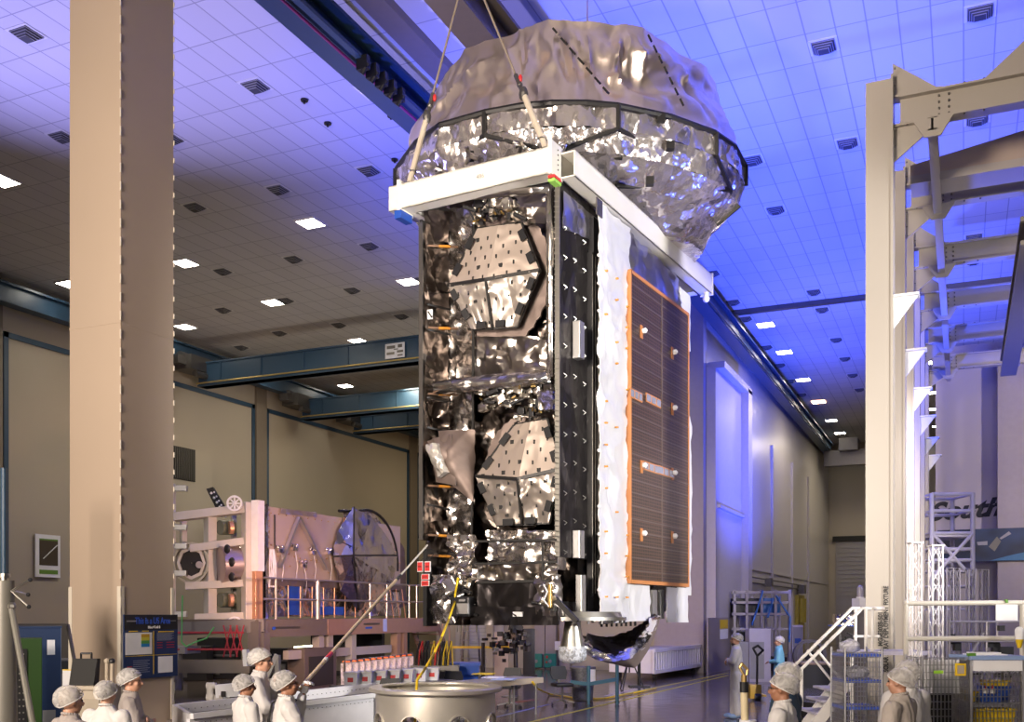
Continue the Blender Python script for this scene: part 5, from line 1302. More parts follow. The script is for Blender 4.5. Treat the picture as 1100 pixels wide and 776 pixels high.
simple('cable_rack', 'stand of coiled black, yellow and red cables above the white totes', 'cable rack', [('black_cables', mb, black), ('yellow_cables', my, yellow), ('red_cables', mr2, red), ('base', MB().bx((-.6, -.2, -1.0), (.5, .2, .05)), darksteel)], q+Vector((0, 0, 1.0)))
# office chairs
def chair(name, lab, loc, rz, mseat=black):
    t = thing(name, lab, 'chair', loc, rz)
    MB().box((0, 0, .5), (.46, .44, .09), bev=.035).build('seat', mseat, t, smooth=40)
    MB().loft([[(-.17, -.20, .62), (.17, -.20, .62), (.17, -.26, .62), (-.17, -.26, .62)], [(-.22, -.24, .78), (.22, -.24, .78), (.22, -.30, .78), (-.22, -.30, .78)], [(-.18, -.28, .94), (.18, -.28, .94), (.18, -.33, .94), (-.18, -.33, .94)]]).build('backrest', mseat, t, smooth=60)
    MB().bar((0, -.2, .46), (0, -.28, .75), .05, .02).build('back_bar', darksteel, t); MB().tube((0, 0, .12), (0, 0, .46), .025).build('gas_lift', steel, t)
    for k in range(5):
        a_ = k*2*math.pi/5+.3; e = (math.cos(a_)*.3, math.sin(a_)*.3, .07); l = MB().bar((0, 0, .13), e, .04, .03).build('leg', steel, t); MB().tube((e[0]-.015, e[1], .03), (e[0]+.015, e[1], .03), .03, n=10).build('caster', black, l)
    MB().lathe([(.20, .26), (.215, .26), (.215, .275), (.20, .275), (.20, .26)], (0, 0, 0), 24).build('foot_ring', steel, t)
    return t
q = onZ(604, 758, 0); chair('office_chair', 'black office chair with chrome base on the open floor under the engine nozzle', Vector((q.x, q.y, 0)), TH+math.pi+.3)
q, z = S(417, 740, 20); chair('office_chair', 'black office chair back peeping over the steel cylinder, left one', q, TH+math.pi)
q, z = S(489, 738, 22.6); chair('office_chair', 'black office chair behind the steel cylinder rim at its right end', q, TH+math.pi+.2)
q, z = S(548, 738, 24); chair('office_chair', 'black office chair behind the low table under the satellite', q, TH+math.pi-.2)
# table
p0, p1 = onZ(500, 735, .82), onZ(583, 728, .82)
tb2 = thing('work_table', 'long low beige-edged work table under the satellite', 'table', (p0.x, p0.y, 0), math.atan2(p1.y-p0.y, p1.x-p0.x)); Lt = (p1-p0).length
MB().bx((-.8, 0, .76), (Lt, .8, .82), bev=.005).build('top', paint('table_top', (.40, .36, .31), .4), tb2); MB().bx((-.8, -.012, .70), (Lt+.01, .0, .825)).build('edge', bge, tb2)
for x in (-.6, Lt-.15):
    for y in (.08, .7): MB().tube((x, y, 0), (x, y, .76), .025).build('leg', steel, tb2)
for (u, v, lab, m_) in ((519, 727, 'yellow folder lying on the long work table', yellow), (530, 731, 'white papers lying on the long work table', paper), (541, 733, 'pale blue clipboard lying on the long work table', paint('pale_blue', (.4, .48, .75), .5))):
    q = onZ(u, v-3, .84); tag(MB().box((0, 0, 0), (.5, .34, .02), rz=.3, bev=.003).box((.05, .05, .015), (.4, .25, .01), rz=.1).build('paperwork', m_, loc=(q.x, q.y, .835)), lab, 'papers')
# green electrical boxes
for i, (u, lab) in enumerate(((577, 'left green electrical switch box on the beige wall'), (592, 'right green electrical switch box on the beige wall'))):
    p = P(u, 710, 34.2); py = YJ-.3; p = onY(u, 710, py)
    t = thing('switch_box', lab, 'switch box', p, 0, 'green switch boxes')
    MB().bx((-.22, -.12, -.28), (.22, .04, .28), bev=.01).build('body', teal, t); MB().bx((-.24, -.14, -.27), (.24, -.12, .27), bev=.005).build('cover', teal, t)
    MB().tube((.02, -.14, -.02), (.02, -.17, -.02), .07, n=14).build('switch_knob', lgrey, t); MB().bx((-.16, -.15, .1), (-.08, -.14, .2)).bx((-.18, -.15, -.1), (-.1, -.14, -.02)).build('indicator', red, t)
p = onY(599, 694, YJ-.27); tag(MB().bx((-.12, -.01, -.18), (.12, .01, .18)).build('notice_sheet', paper, loc=p), 'small white notice on the wall pier above the green boxes', 'notice')
p = onY(478, 700, YJ-.02)
p = onY(515, 693, YJ-.05)
wbd = thing('whiteboard', 'white wall board with writing lines behind the satellite base', 'whiteboard', (p.x, YJ-.05, p.z)); MB().bx((-1.1, -.03, -1.1), (1.1, .0, 1.2)).build('board', paint('board_grey', (.45, .42, .42), .5), wbd)
mb = MB()
for i in range(9): mb.bx((-.9, -.035, -.6+i*.16), (.8-.1*(i % 3), -.03, -.58+i*.16))
mb.build('writing_lines', lgrey, wbd)
# A-frame ladder
q = onZ(506, 741, 0); q = onY(506, 741, 33); q = Vector((onY(506, 700, 33).x, 33, 0))
ld = thing('step_ladder', 'grey A-frame step ladder standing before the inner wall', 'ladder', q, TH)
for sx in (-.35, .35):
    MB().bar((sx, -.6, 0), (sx*.5, 0, 2.9), .05, .03).build('rail', darksteel, ld); MB().bar((sx, .6, 0), (sx*.5, 0, 2.9), .04, .03).build('rear_leg', darksteel, ld)
for i in range(8): z = .3+i*.32; w_ = .35-.175*z/2.9; y_ = -.6*(1-z/2.9); MB().bx((-w_, y_-.04, z), (w_, y_+.04, z+.03)).build('step', lgrey, ld)
# second mast-like ladder tower, black post with yellow tape
q = Vector((onY(519, 700, 31).x, 31, 0)); simple('stanchion', 'black post with yellow barrier tape in front of the inner wall', 'stanchion', [('post', MB().tube((0, 0, 0), (0, 0, 1.25), .06), black), ('foot', MB().tube((0, 0, 0), (0, 0, .03), .2), black), ('tape', MB().bx((-1.3, -.01, 1.05), (.9, .01, 1.13)), yellow)], q)
# black equipment cluster on a stand
q = Vector((onY(554, 700, 30).x, 30, 0)); random.seed(31); mb = MB(); ms = MB()
mb.tube((0, 0, 0), (0, 0, 1.6), .07)
for i in range(60):
    c_ = Vector((random.gauss(-.15, .3), random.gauss(0, .2), 1.35+random.gauss(0, .25))); (mb if i % 4 else ms).box(c_, [random.uniform(.06, .2) for _ in range(3)], rz=random.random()*3)
mb.loft([[(-.25, -.1, 1.7), (.25, -.1, 1.7), (.25, .1, 1.7), (-.25, .1, 1.7)], [(-.05, -.03, 2.5), (.08, -.03, 2.5), (.08, .03, 2.5), (-.05, .03, 2.5)]]).bar((-.5, 0, .04), (.5, 0, .04), .1, .06).bar((0, -.5, .04), (0, .5, .04), .1, .06)
simple('instrument_stand', 'cluttered black instrument head on a stand under the satellite', 'instrument stand', [('head', mb, black), ('fittings', ms, darksteel)], q)
q = Vector((onY(540, 700, 32).x, 32, 0)); simple('wooden_crate_stack', 'tan and orange stacked crates left of the black instrument stand', 'crates', [('crate', MB().bx((-.3, 0, 0), (.2, .5, 1.6), bev=.02), tan), ('strap', MB().bx((-.31, -.01, 1.1), (.21, 0, 1.25)), paint('crate_orange', (.45, .18, .08), .6))], q)
q = Vector((onY(568, 700, 33).x, 33, 0)); simple('black_monitor_stand', 'tall black panel beside the green switch boxes', 'panel', [('panel', MB().bx((-.2, 0, 0), (.22, .12, 1.7), bev=.02), black), ('foot', MB().bx((-.3, -.2, 0), (.3, .3, .06)), black)], q)
# trash can
q = onZ(626, 753, 0); q.z = 0
simple('waste_bin', 'round grey waste bin with a white sheet beside the office chair', 'waste bin', [('can', MB().lathe([(.0, .02), (.26, .02), (.31, .82), (.29, .82), (.24, .05)], (0, 0, 0), 32), clear('grey_liner', (.16, .16, .17), .85)), ('lid', MB().tube((0, 0, .82), (0, 0, .87), .34, n=32), grey), ('sheet', MB().bx((.12, -.34, .45), (.3, -.30, .82)), paper)], q)
# blue steel dolly frames
q = onZ(652, 757, 0); q.z = 0; tl_ = paint('teal_frame', (.05, .16, .22), .45)
t = thing('blue_dolly', 'blue-green steel dolly frame beside the waste bin', 'dolly', q, TH)
for x in (-.45, .25): MB().tube((x, 0, 0), (x, 0, 1.15 if x > 0 else .95), .045).build('post', tl_, t)
MB().bar((-.45, 0, .5), (.25, 0, .62), .07, .09).build('rail', tl_, t); MB().bar((-.9, 0, .55), (-.45, 0, .5), .07, .09).build('rail', tl_, t); MB().ball((.25, 0, 1.18), .06, 10).build('cap', tl_, t)
for x in (-.45, .25): MB().tube((x, -.03, .05), (x, .03, .05), .06).build('caster', black, t)
# black tripod and flat-based stand
q = onZ(676, 741, 0); q.z = 0; t = thing('tripod', 'small black tripod in front of the white slatted trailer', 'tripod', q, 0)
for k in range(3): a_ = k*2.09+.4; MB().tube((0, 0, 1.0), (.45*math.cos(a_), .45*math.sin(a_), 0), .02, n=6).build('leg', black, t)
MB().tube((0, 0, .5), (0, 0, 1.15), .025).build('centre_column', black, t)
q = onZ(686.5, 738, 0); q.z = 0; simple('barrier_post', 'black barrier post with flat square foot near the trailer', 'post', [('post', MB().tube((0, 0, 0), (0, 0, 1.5), .05), black), ('foot', MB().bx((-.3, -.3, 0), (.3, .3, .04)), black)], q)
# white slatted trailer
a1, a2 = onZ(703, 724, .25), onZ(754, 716, .25); c1 = onZ(655, 722, .25)
trl = thing('white_trailer', 'long white slatted-side box trailer on small wheels near the far wall', 'trailer', (a1.x, a1.y, 0)); o_ = Vector((a1.x, a1.y, 0))
zt2 = P(703, 698, (a1.x*-sn+a1.y*cs)).z
def flat(p, z): return Vector((p.x, p.y, z))-o_
wv = a2-a1; wc = c1-a1; wv.z = wc.z = 0
A0 = Vector((0, 0, 0)); 
wtr = paint('trailer_white', (.72, .69, .73), .45)
pr = lambda p, q, z0, z1, t: MB().prism([p+Vector((0, 0, z0)), q+Vector((0, 0, z0)), q+Vector((0, 0, z1)), p+Vector((0, 0, z1))], (q-p).cross(Vector((0, 0, 1))).normalized()*t)
MB().prism([A0+Vector((0, 0, .25)), wv+Vector((0, 0, .25)), wv+wc+Vector((0, 0, .25)), wc+Vector((0, 0, .25))], (0, 0, zt2-.3)).build('body', paint('trailer_inner', (.58, .56, .60), .5), trl)
mb = MB(); N_ = 22
for i in range(N_+1): p = wv*(i/N_); big = i % 7 == 0; mb.bar(p+Vector((0, 0, .25))-Vector((0, .05, 0)), p+Vector((0, 0, zt2))-Vector((0, .05, 0)), .16 if big else .07, .05)
mb.bar(Vector((0, -.06, .3)), wv+Vector((0, -.06, .3)), .08, .12).bar(Vector((0, -.06, zt2-.04)), wv+Vector((0, -.06, zt2-.04)), .1, .12)
mb.build('slatted_side', wtr, trl); pr(wc, A0, .25, zt2, .04).build('end_wall', wtr, trl)
for f, g in ((.08, .1), (.9, .1), (.1, .9)): p = wv*f+wc*g; MB().tube(p+Vector((-.04, 0, .11)), p+Vector((.04, 0, .11)), .11).build('wheel', black, trl)
# long yellow hose on floor and tapes
pts = [P(571, 735, 21)]
hs = [onZ(u, v, .03) for u, v in ((571, 752), (583, 742), (600, 748), (620, 752), (650, 751), (680, 745), (720, 738), (782, 725))]
hs = [onZ(572, 733, .8), onZ(577, 740, .4)]+[onZ(u, v, .03) for u, v in ((590, 746), (604, 748), (625, 751.5), (650, 750.5), (680, 745), (705, 740))]
tag(MB().path(hs, .025, 6).build('air_hose', yellow, smooth=True), 'yellow hose trailing from the low table across the floor', 'hose')
def tape_line(pts, w, mat, lab, name='floor_tape'):
    mb = MB(); P_ = [onZ(u, v, 0) for u, v in pts]
    for p, q in zip(P_[:-1], P_[1:]): s__ = (q-p).cross(Vector((0, 0, 1))).normalized()*w/2; mb.bm.faces.new([mb.bm.verts.new(x+Vector((0, 0, .004))) for x in (p-s__, q-s__, q+s__, p+s__)])
    r = bmesh.ops.extrude_face_region(mb.bm, geom=mb.bm.faces[:]); bmesh.ops.translate(mb.bm, verts=[v for v in r['geom'] if isinstance(v, bmesh.types.BMVert)], vec=(0, 0, -.003))
    return tag(mb.build(name, mat), lab, 'floor tape')
ytape = paint('yellow_tape', (.62, .52, .03), .5)
tape_line([(545, 782), (782, 726)], .08, ytape, 'yellow floor tape line, the lower one, running from the chair to the door')
tape_line([(640, 752), (782, 723.5)], .08, ytape, 'yellow floor tape line, the upper one, meeting the wall door')
tape_line([(528, 772), (590, 757)], .08, paint('blue_tape', (.25, .26, .5), .5), 'short pale blue floor tape line by the office chair')
tape_line([(650, 748), (684, 741)], .08, paint('pinkish_tape', (.45, .36, .42), .5), 'short pinkish floor tape line near the black barrier post')
tape_line([(545, 756), (575, 752)], .25, paint('red_mark', (.28, .07, .03), .5), 'reddish orange floor marking under the satellite')
# pole held by man
pA, pB = P(297, 751, 9.6), P(459, 586, 15.2)
pA = P(324, 738, 9.72)
t = thing('wooden_pole', 'long pale pole with red band held up to the satellite by a technician', 'pole', pA); d = pB-pA
MB().tube(d*-.01, d*.68, .021, n=12).build('thick_section', paint('pole_wood', (.66, .52, .33), .5), t); MB().tube(d*.68, d, .013, n=10).build('thin_section', paint('pole_light', (.72, .68, .6), .4), t)
MB().tube(d*.135, d*.165, .023, n=12).build('red_band', red, t); MB().tube(d*.125, d*.135, .024, n=12).build('white_band', paper, t); MB().tube(d*.66, d*.70, .024, n=12).build('collar', black, t)
# stand post with hook in front (beige)
q = P(803, 659, 10.6); q.z = 0; t = thing('hook_post', 'beige upright post with brass hook on top, standing in the open floor', 'post', q, TH)
MB().tube((0, 0, 0), (-.035, 0, 1.42), .04, n=16).build('post', paint('post_cream', (.66, .56, .36), .45), t)
MB().tube((-.035, 0, 1.42), (-.037, 0, 1.53), .045, n=16).build('grip', black, t); MB().tube((-.037, 0, 1.53), (-.037, 0, 1.6), .03).path([(-.037, 0, 1.6), (-.08, 0, 1.68), (-.06, 0, 1.72), (0, 0, 1.66), (-.01, 0, 1.6)], .015, 8).build('brass_hook', paint('brass', (.55, .38, .15), .4, .8), t)
MB().tube((0, 0, 0), (0, 0, .05), .2, n=24).build('base', darksteel, t)
MB().tube((0.005, 0, 1.09), (.005, 0, 1.13), .09, n=16).build('shoulder', paper, t)
# ================================================================= white steel deployment fixture (right)
fxw = paint('fixture_steel', (.38, .345, .30), .35, var=.04, scale=1.5)
XC = -.94; FH = HC+7.7
GX = thing('deployment_fixture', 'tall white steel portal-frame fixture of bolted columns and beams on the right', 'steel fixture', (XC, 15.5, 0))
ys = [0, 3.3, 6.6, 9.8, 13.0, 16.2]
bolt = darksteel
for i, y in enumerate(ys):
    c_ = MB().bx((-.36, y, 0), (0, y+.04, FH)).bx((-.36, y+.36, 0), (0, y+.40, FH)).bx((-.20, y+.03, 0), (-.14, y+.37, FH)).bx((-.02, y-.01, 0), (.015, y+.41, FH+.06)).bx((-.45, y-.1, 0), (.1, y+.5, .04)).build('column', fxw, GX)
    zb_, zt_ = HC+7.05, HC+7.47
    # arm (I-beam) toward +X with haunch
    X2 = 6.5
    mb = MB().bx((.10, y+.17, zb_), (X2, y+.21, zt_)).bx((.10, y+.07, zb_), (X2, y+.31, zb_+.03)).bx((.10, y+.07, zt_-.03), (X2, y+.31, zt_))
    if i == 0: mb.prism([(1.15, y+.17, zt_), (1.75, y+.17, zt_+.5), (X2, y+.17, zt_+.5), (X2, y+.17, zt_)], (0, .04, 0)).bx((1.75, y+.07, zt_+.48), (X2, y+.31, zt_+.52))
    mb.build('beam', fxw, GX)
    for s_, zz in ((1, zt_), (-1, zb_)):
        z_ = zz
        MB().prism([(0, y+.16, z_), (.66, y+.16, z_), (0, y+.16, z_+s_*.52)], (0, .03, 0)).bx((0, y+.08, z_-.015), (.66, y+.3, z_+.015)).build('gusset', fxw, GX)
    mb = MB()
    for (x, z) in ((.04, zt_+.1), (.04, zt_+.35), (.04, zb_-.1), (.04, zb_-.35)): mb.tube((x, y-.02, z), (x, y+.0, z), .014, n=6)
    for x in (.62, .75):
        for k in range(4): mb.tube((x, y+.14, zb_+.07+k*.09), (x, y+.17, zb_+.07+k*.09), .016, n=6)
    for x in (.2, .35, .5, .95, 1.2): mb.tube((x, y+.1, zt_), (x, y+.1, zt_+.02), .016, n=6); mb.tube((x, y+.1, zb_-.02), (x, y+.1, zb_), .016, n=6)
    mb.build('bolts', bolt, GX)
    # corbel bracket
    MB().prism([(.0, y+.16, HC+4.6), (.36, y+.16, HC+4.6), (.0, y+.16, HC+4.12)], (0, .03, 0)).bx((0, y+.06, HC+4.57), (.36, y+.3, HC+4.6)).build('corbel', paper, GX)
xl = .43
MB().bx((xl+.04, 0, HC+6.85), (xl+.17, 17, HC+6.87)).bx((xl+.09, 0, HC+6.86), (xl+.12, 17, HC+7.04)).bx((xl+.04, 0, HC+7.03), (xl+.17, 17, HC+7.05)).build('longitudinal_beam', fxw, GX)
for y in ys: MB().prism([(xl-.15, y+.0, HC+7.02), (xl+.38, y+.0, HC+7.02), (xl+.22, y+.0, HC+6.76), (xl, y+.0, HC+6.76)], (0, .03, 0)).build('splice_plate', fxw, GX)
for i in (1, 2, 3, 4):
    MB().bx((2.05, ys[i]+.1, HC+6.3), (2.25, ys[i]+.3, HC+7.05)).build('drop_post', fxw, GX)
# lettering on the first column
txm = paint('stencil_black', (.02, .02, .02), .6)
def colpt(u, v): return onY(u, v, 15.49)
p = colpt(946, 676); q = p
text('lettering', 'MGSE3035-501', .09, txm, frameM((p.x-XC, -.012, p.z), (0, 0, 1), (-1, 0, 0)), GX, font_scale_x=.88, bold=.003)
text('lettering', 'SOLAR ARRAY DEPLOYMENT FIXTURE', .09, txm, frameM((colpt(952, 676).x-XC, -.012, colpt(952, 676).z), (0, 0, 1), (-1, 0, 0)), GX, font_scale_x=.80, bold=.003)
# tapered tan tray beam resting over the second arm
p = onY(978, 190, 17.6); q = onY(1100, 172, 17.6)
mb = MB().prism([(p.x, 17.6, p.z), (p.x+5, 17.6, p.z+.0), (p.x+5, 17.6, p.z+.95), (p.x, 17.6, p.z+.18)], (0, .5, 0)); o = mb.build('tapered_girder', tan); tag(o, 'long tapered tan girder lying above the second white fixture beam', 'girder')
MB().bx((p.x, 17.55, p.z-.14), (p.x+5, 18.15, p.z-.01)).build('bottom_flange', fxw, o); MB().bx((p.x+2, 17.4, p.z-.05), (p.x+4.5, 17.5, p.z+.03)).build('rail', brass if 'brass' in globals() else darksteel, o)
# dark brown hanging beam, right edge
p = P(1083, 404, 21); q = P(1104, 230, 13.5)
t = MB(); ibeam(t, (p.x, q.y, p.z), (p.x, p.y, p.z), .3, .38); o = t.build('runway_beam', paint('runway_brown', (.10, .085, .07), .5)); tag(o, 'dark brown runway beam end hanging at the right edge under the white fixture', 'runway beam')

# ================================================================= right foreground
def box_at(u, d): p = P(u, 659, d); return Vector((p.x, p.y, 0))
def rel(base):
    ci, si = math.cos(-TH), math.sin(-TH)
    def f(u, v, d):
        p = P(u, v, d)-base; return Vector((p.x*ci-p.y*si, p.x*si+p.y*ci, p.z))
    return f
b0 = box_at(905, 13); f_ = rel(b0)
st = thing('white_stair', 'white tubular access stair with handrails beside the fixture column', 'stair', b0, TH)
D1, D3 = 13.0, 13.7
wt_ = paint('stair_white', (.72, .70, .68), .4)
r = .022
for dd, off in ((D1, 0), (D3, 0)):
    k = 0 if dd == D1 else -11
    up0, up1 = f_(861+k, 719, dd), f_(926+k, 654, dd)
    MB().path([f_(861+k, 760, dd), up0, up1, f_(950+k, 654, dd)], r, 10).build('handrail', wt_, st)
    MB().tube(f_(878+k, 699, dd), f_(907+k, 735, dd), r*.8, n=8).build('brace', wt_, st)
    MB().bar(f_(876+k, 780, dd), f_(912+k, 731, dd), .04, .14).build('stringer', wt_, st)
    MB().tube(f_(930+k, 654, dd), f_(930+k, 700, dd), r*.9, n=8).tube(f_(937, 654, dd), f_(937, 700, dd), r*.9, n=8).tube(f_(928+k, 684, dd), f_(945, 684, dd), r*.8, n=8).build('landing_rail', wt_, st)
trd = paint('tread', (.45, .43, .55), .5)
for (u, v) in ((883, 767), (891, 754), (899, 742)):
    p = f_(u, v, D1); MB().bx((p.x-.1, p.y, p.z-.015), (p.x+.17, p.y+.7, p.z+.015)).build('tread', trd, st)
p = f_(926, 700, D1); MB().bx((p.x-.1, p.y, p.z-.05), (p.x+.9, p.y+.7, p.z)).build('landing', trd, st)
for u in (915, 945):
    for dd in (D1, D3): q = f_(u, 659, dd); MB().tube((q.x, q.y, 0), (q.x, q.y, p.z), r).build('leg', wt_, st)
# wire shelf cart with blue shelves
def wiremesh(mb, a, ux, uz, W_, H_, nx, nz, r=.004):
    a, ux, uz = Vector(a), Vector(ux), Vector(uz)
    for i in range(nx+1): p = a+ux*(W_*i/nx); mb.bar(p, p+uz*H_, r*2, r*2)
    for i in range(nz+1): p = a+uz*(H_*i/nz); mb.bar(p, p+ux*W_, r*2, r*2)
b0 = box_at(908, 11.5); wc_ = thing('wire_cart', 'tall wire-mesh cart with blue shelf liners beside the lettered column', 'cart', b0, TH)
zz = lambda v, d: HC-(v-659)/F*d
wire = paint('chrome_wire', (.5, .5, .52), .3, .9)
mb = MB(); wiremesh(mb, (0, 0, .15), (1, 0, 0), (0, 0, 1), .42, 1.65, 12, 30); wiremesh(mb, (0, 0, .15), (0, 1, 0), (0, 0, 1), .5, 1.65, 12, 30); mb.build('wire_mesh', wire, wc_)
for x in (0, .42):
    for y in (0, .5): MB().tube((x, y, .1), (x, y, 1.85), .014, n=8).build('post', wire, wc_)
for z in (zz(703, 11.5), zz(731, 11.5), zz(760, 11.5)): MB().bx((0, 0, z-.03), (.42, .5, z)).build('shelf', paint('shelf_blue', (.06, .12, .55), .45), wc_)
for x in (.02, .4): MB().tube((x-.02, .03, .05), (x+.02, .03, .05), .05).build('caster', black, wc_)
for i, (dx, z, lab) in enumerate(((.12, zz(703, 11.5), 'crumpled clear bag on the top blue shelf of the wire cart'), (.2, zz(731, 11.5), 'clear bagged hose bundle on the second blue shelf of the wire cart'))):
    q = b0+Vector((cs*dx-sn*.2, sn*dx+cs*.2, z)); tag(MB().ball((0, 0, .08), .12, 16, (1, 1, .6)).crumple(.03, 9, i).build('clear_bag', bagm, loc=q, smooth=50), lab, 'bag')
# guard railing
b0 = box_at(973, 12); g_ = rel(b0); gr = thing('guard_rail', 'cream tubular guard railing across the right foreground', 'railing', b0, TH)
crm = paint('rail_cream', (.55, .52, .46), .4)
for v in (648.5, 686.5): MB().tube(g_(972, v, 12), g_(1150, v-1, 12), .030, n=12).build('rail', crm, gr)
for u in (973, 1098): q = g_(u, 648, 12); MB().tube((q.x, 0, 0), (q.x, 0, q.z), .028, n=12).ball((q.x, 0, q.z), .035, 10).build('post', crm, gr)
q = g_(1082, 656, 11.95); s = MB().bx((q.x-.13, -.04, q.z-.12), (q.x+.13, -.035, q.z+.07)).build('paper_sheet', paper, gr)
q = g_(1082, 647, 11.95); MB().box((q.x, -.02, q.z+.01), (.03, .05, .04)).build('green_clip', green, gr)
# side post assembly left of railing (grey-white door-like frame)
q = box_at(1095, 11.8); simple('glue_bottle', 'white and yellow tipped bottle hanging at the right edge of the railing', 'bottle', [('bottle', MB().tube((0, 0, -.1), (0, 0, 0), .045, .05, n=12).ball((0, 0, 0), .05, 10), paper), ('tip', MB().tube((0, 0, -.2), (0, 0, -.1), .02, .045, n=10), yellow)], q+Vector((0, 0, zz(678, 11.8))))
# truss towers
def truss(name, lab, cat, base, h, w, mat, grp=None, r=.011, plat=False):
    t = thing(name, lab, cat, base, TH, grp); mb = MB(); md = MB()
    cns = [(0, 0), (w, 0), (w, w), (0, w)]
    for x, y in cns: mb.tube((x, y, 0), (x, y, h), r, n=8)
    nz = int(h/(w*1.7)); dz = h/nz
    for k in range(nz):
        for i in range(4):
            a_, c_ = cns[i], cns[(i+1) % 4]
            if k % 2: a_, c_ = c_, a_
            md.tube((*a_, k*dz), (*c_, (k+1)*dz), r*.5, n=5)
    mb.build('chord', mat, t); md.build('lacing', mat, t); MB().bx((-.02, -.02, h), (w+.02, w+.02, h+.02)).build('top_plate', mat, t); MB().bx((-.1, -.1, 0), (w+.1, w+.1, .03)).build('base_plate', mat, t)
    return t
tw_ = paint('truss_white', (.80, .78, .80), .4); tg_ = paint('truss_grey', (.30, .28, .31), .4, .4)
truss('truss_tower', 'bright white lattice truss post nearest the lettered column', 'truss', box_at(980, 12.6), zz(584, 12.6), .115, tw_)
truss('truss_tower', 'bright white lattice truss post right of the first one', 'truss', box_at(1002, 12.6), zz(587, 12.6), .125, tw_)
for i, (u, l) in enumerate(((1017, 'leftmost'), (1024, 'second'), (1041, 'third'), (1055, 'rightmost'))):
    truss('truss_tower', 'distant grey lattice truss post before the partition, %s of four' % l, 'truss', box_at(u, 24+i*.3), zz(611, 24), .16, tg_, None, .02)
# white scaffold tower, lilac light put into its paint colour
b0 = box_at(1001, 26); sc2 = thing('scaffold_tower', 'lilac-lit white scaffold tower in front of the word South', 'scaffold', b0, TH); hS = zz(530, 26); wS = 1.05
scm = paint('scaffold_lilac_lit', (.58, .55, .64), .5)
for x in (0, wS):
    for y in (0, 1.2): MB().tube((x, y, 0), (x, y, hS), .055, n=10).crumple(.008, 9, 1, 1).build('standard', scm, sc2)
zs = [zz(v, 26) for v in (531, 549, 573, 590, 602, 614, 630, 655)]
mb = MB()
for z in zs:
    for y in (0, 1.2): mb.tube((0, y, z), (wS, y, z), .045 if z > 3.5 else .03, n=8)
    for x in (0, wS): mb.tube((x, 0, z), (x, 1.2, z), .03, n=8)
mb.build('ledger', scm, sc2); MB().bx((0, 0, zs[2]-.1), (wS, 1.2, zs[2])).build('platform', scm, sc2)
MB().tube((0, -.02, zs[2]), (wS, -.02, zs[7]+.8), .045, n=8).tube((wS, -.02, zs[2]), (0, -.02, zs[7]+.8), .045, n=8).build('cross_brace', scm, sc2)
# clutter behind railing (dark equipment frames)
b0 = box_at(1020, 18); random.seed(41); mb = MB(); mk = MB()
for i in range(5): x = i*.33; mb.tube((x, .3*(i % 2), 0), (x, .3*(i % 2), 2.1), .02, n=6)
for z in (.7, 1.2, 1.75, 2.1): mb.tube((0, 0, z), (1.4, 0, z), .02, n=6)
mb.tube((.2, 0, 1.2), (.6, 0, 1.9), .03, n=6)
for i in range(10): mk.box((random.uniform(.0, 1.4), .1, random.uniform(1.0, 2.0)), (random.uniform(.08, .35), .1, random.uniform(.05, .2)))
simple('equipment_stand', 'dark tubular equipment stand with black units behind the guard railing', 'frame', [('frame', mb, tg_), ('unit', mk, black), ('deck', MB().bx((-.3, -.3, .55), (1.8, .8, .65)), grey)], b0)
# wire cages with bins
def cage(name, lab, u, d, W_, nx, H_):
    b = box_at(u, d); t = thing(name, lab, 'wire cage', b, TH)
    mb = MB(); wiremesh(mb, (0, 0, .12), (1, 0, 0), (0, 0, 1), W_, H_-.12, nx, 22, .004); wiremesh(mb, (0, 0, .12), (0, 1, 0), (0, 0, 1), .45, H_-.12, 8, 22, .004); wiremesh(mb, (W_, 0, .12), (0, 1, 0), (0, 0, 1), .45, H_-.12, 8, 22, .004); mb.build('wire_mesh', wire, t)
    for x in (0, W_):
        for y in (0, .45): MB().tube((x, y, .05), (x, y, H_+.02), .014, n=8).build('post', wire, t)
    return t, b
dC = 10.45; Hc = zz(707, dC)
c1_, bb1 = cage('wire_cage', 'left wire-mesh cage with white liner and yellow framed tag', 991, dC, .50, 13, Hc)
MB().bx((.02, .2, zz(747, dC)), (.48, .22, Hc-.03)).build('white_liner', paper, c1_)
MB().bx((.14, .18, zz(740, dC)), (.26, .19, Hc-.1)).build('plastic_sheet', f_white, c1_)
mb = MB()
for k in range(7): mb.bx((.02, .02, .3+k*.1), (.46, .40, .315+k*.1))
mb.build('shelf', wire, c1_); MB().bx((0.02, .42, .15), (.48, .44, zz(748, dC))).build('dark_back', black, c1_)
MB().bx((.33, -.02, zz(722, dC)-.04), (.44, -.01, zz(715, dC)+.02)).build('yellow_tag', yellow, c1_); MB().bx((.35, -.025, zz(722, dC)-.02), (.42, -.02, zz(715, dC))).build('tag_card', bge, c1_)
MB().bx((.11, -.015, zz(724, dC)), (.21, -.01, zz(720.5, dC))).build('lime_label', paint('lime_label', (.35, .7, .05), .5), c1_)
c2_, bb2 = cage('wire_cage', 'right wire-mesh cage of coloured bins with blue top', 1044, dC, .53, 14, Hc-.03)
MB().bx((-.03, -.05, Hc-.02), (.57, .48, Hc+.02)).build('blue_top', paint('top_blue', (.25, .35, .6), .5), c2_); MB().bx((.0, -.03, zz(721, dC)), (.51, -.015, zz(709, dC))).build('white_front_panel', paper, c2_)
def at2(x, y, z): return bb2+Vector((cs*x-sn*y, sn*x+cs*y, z))
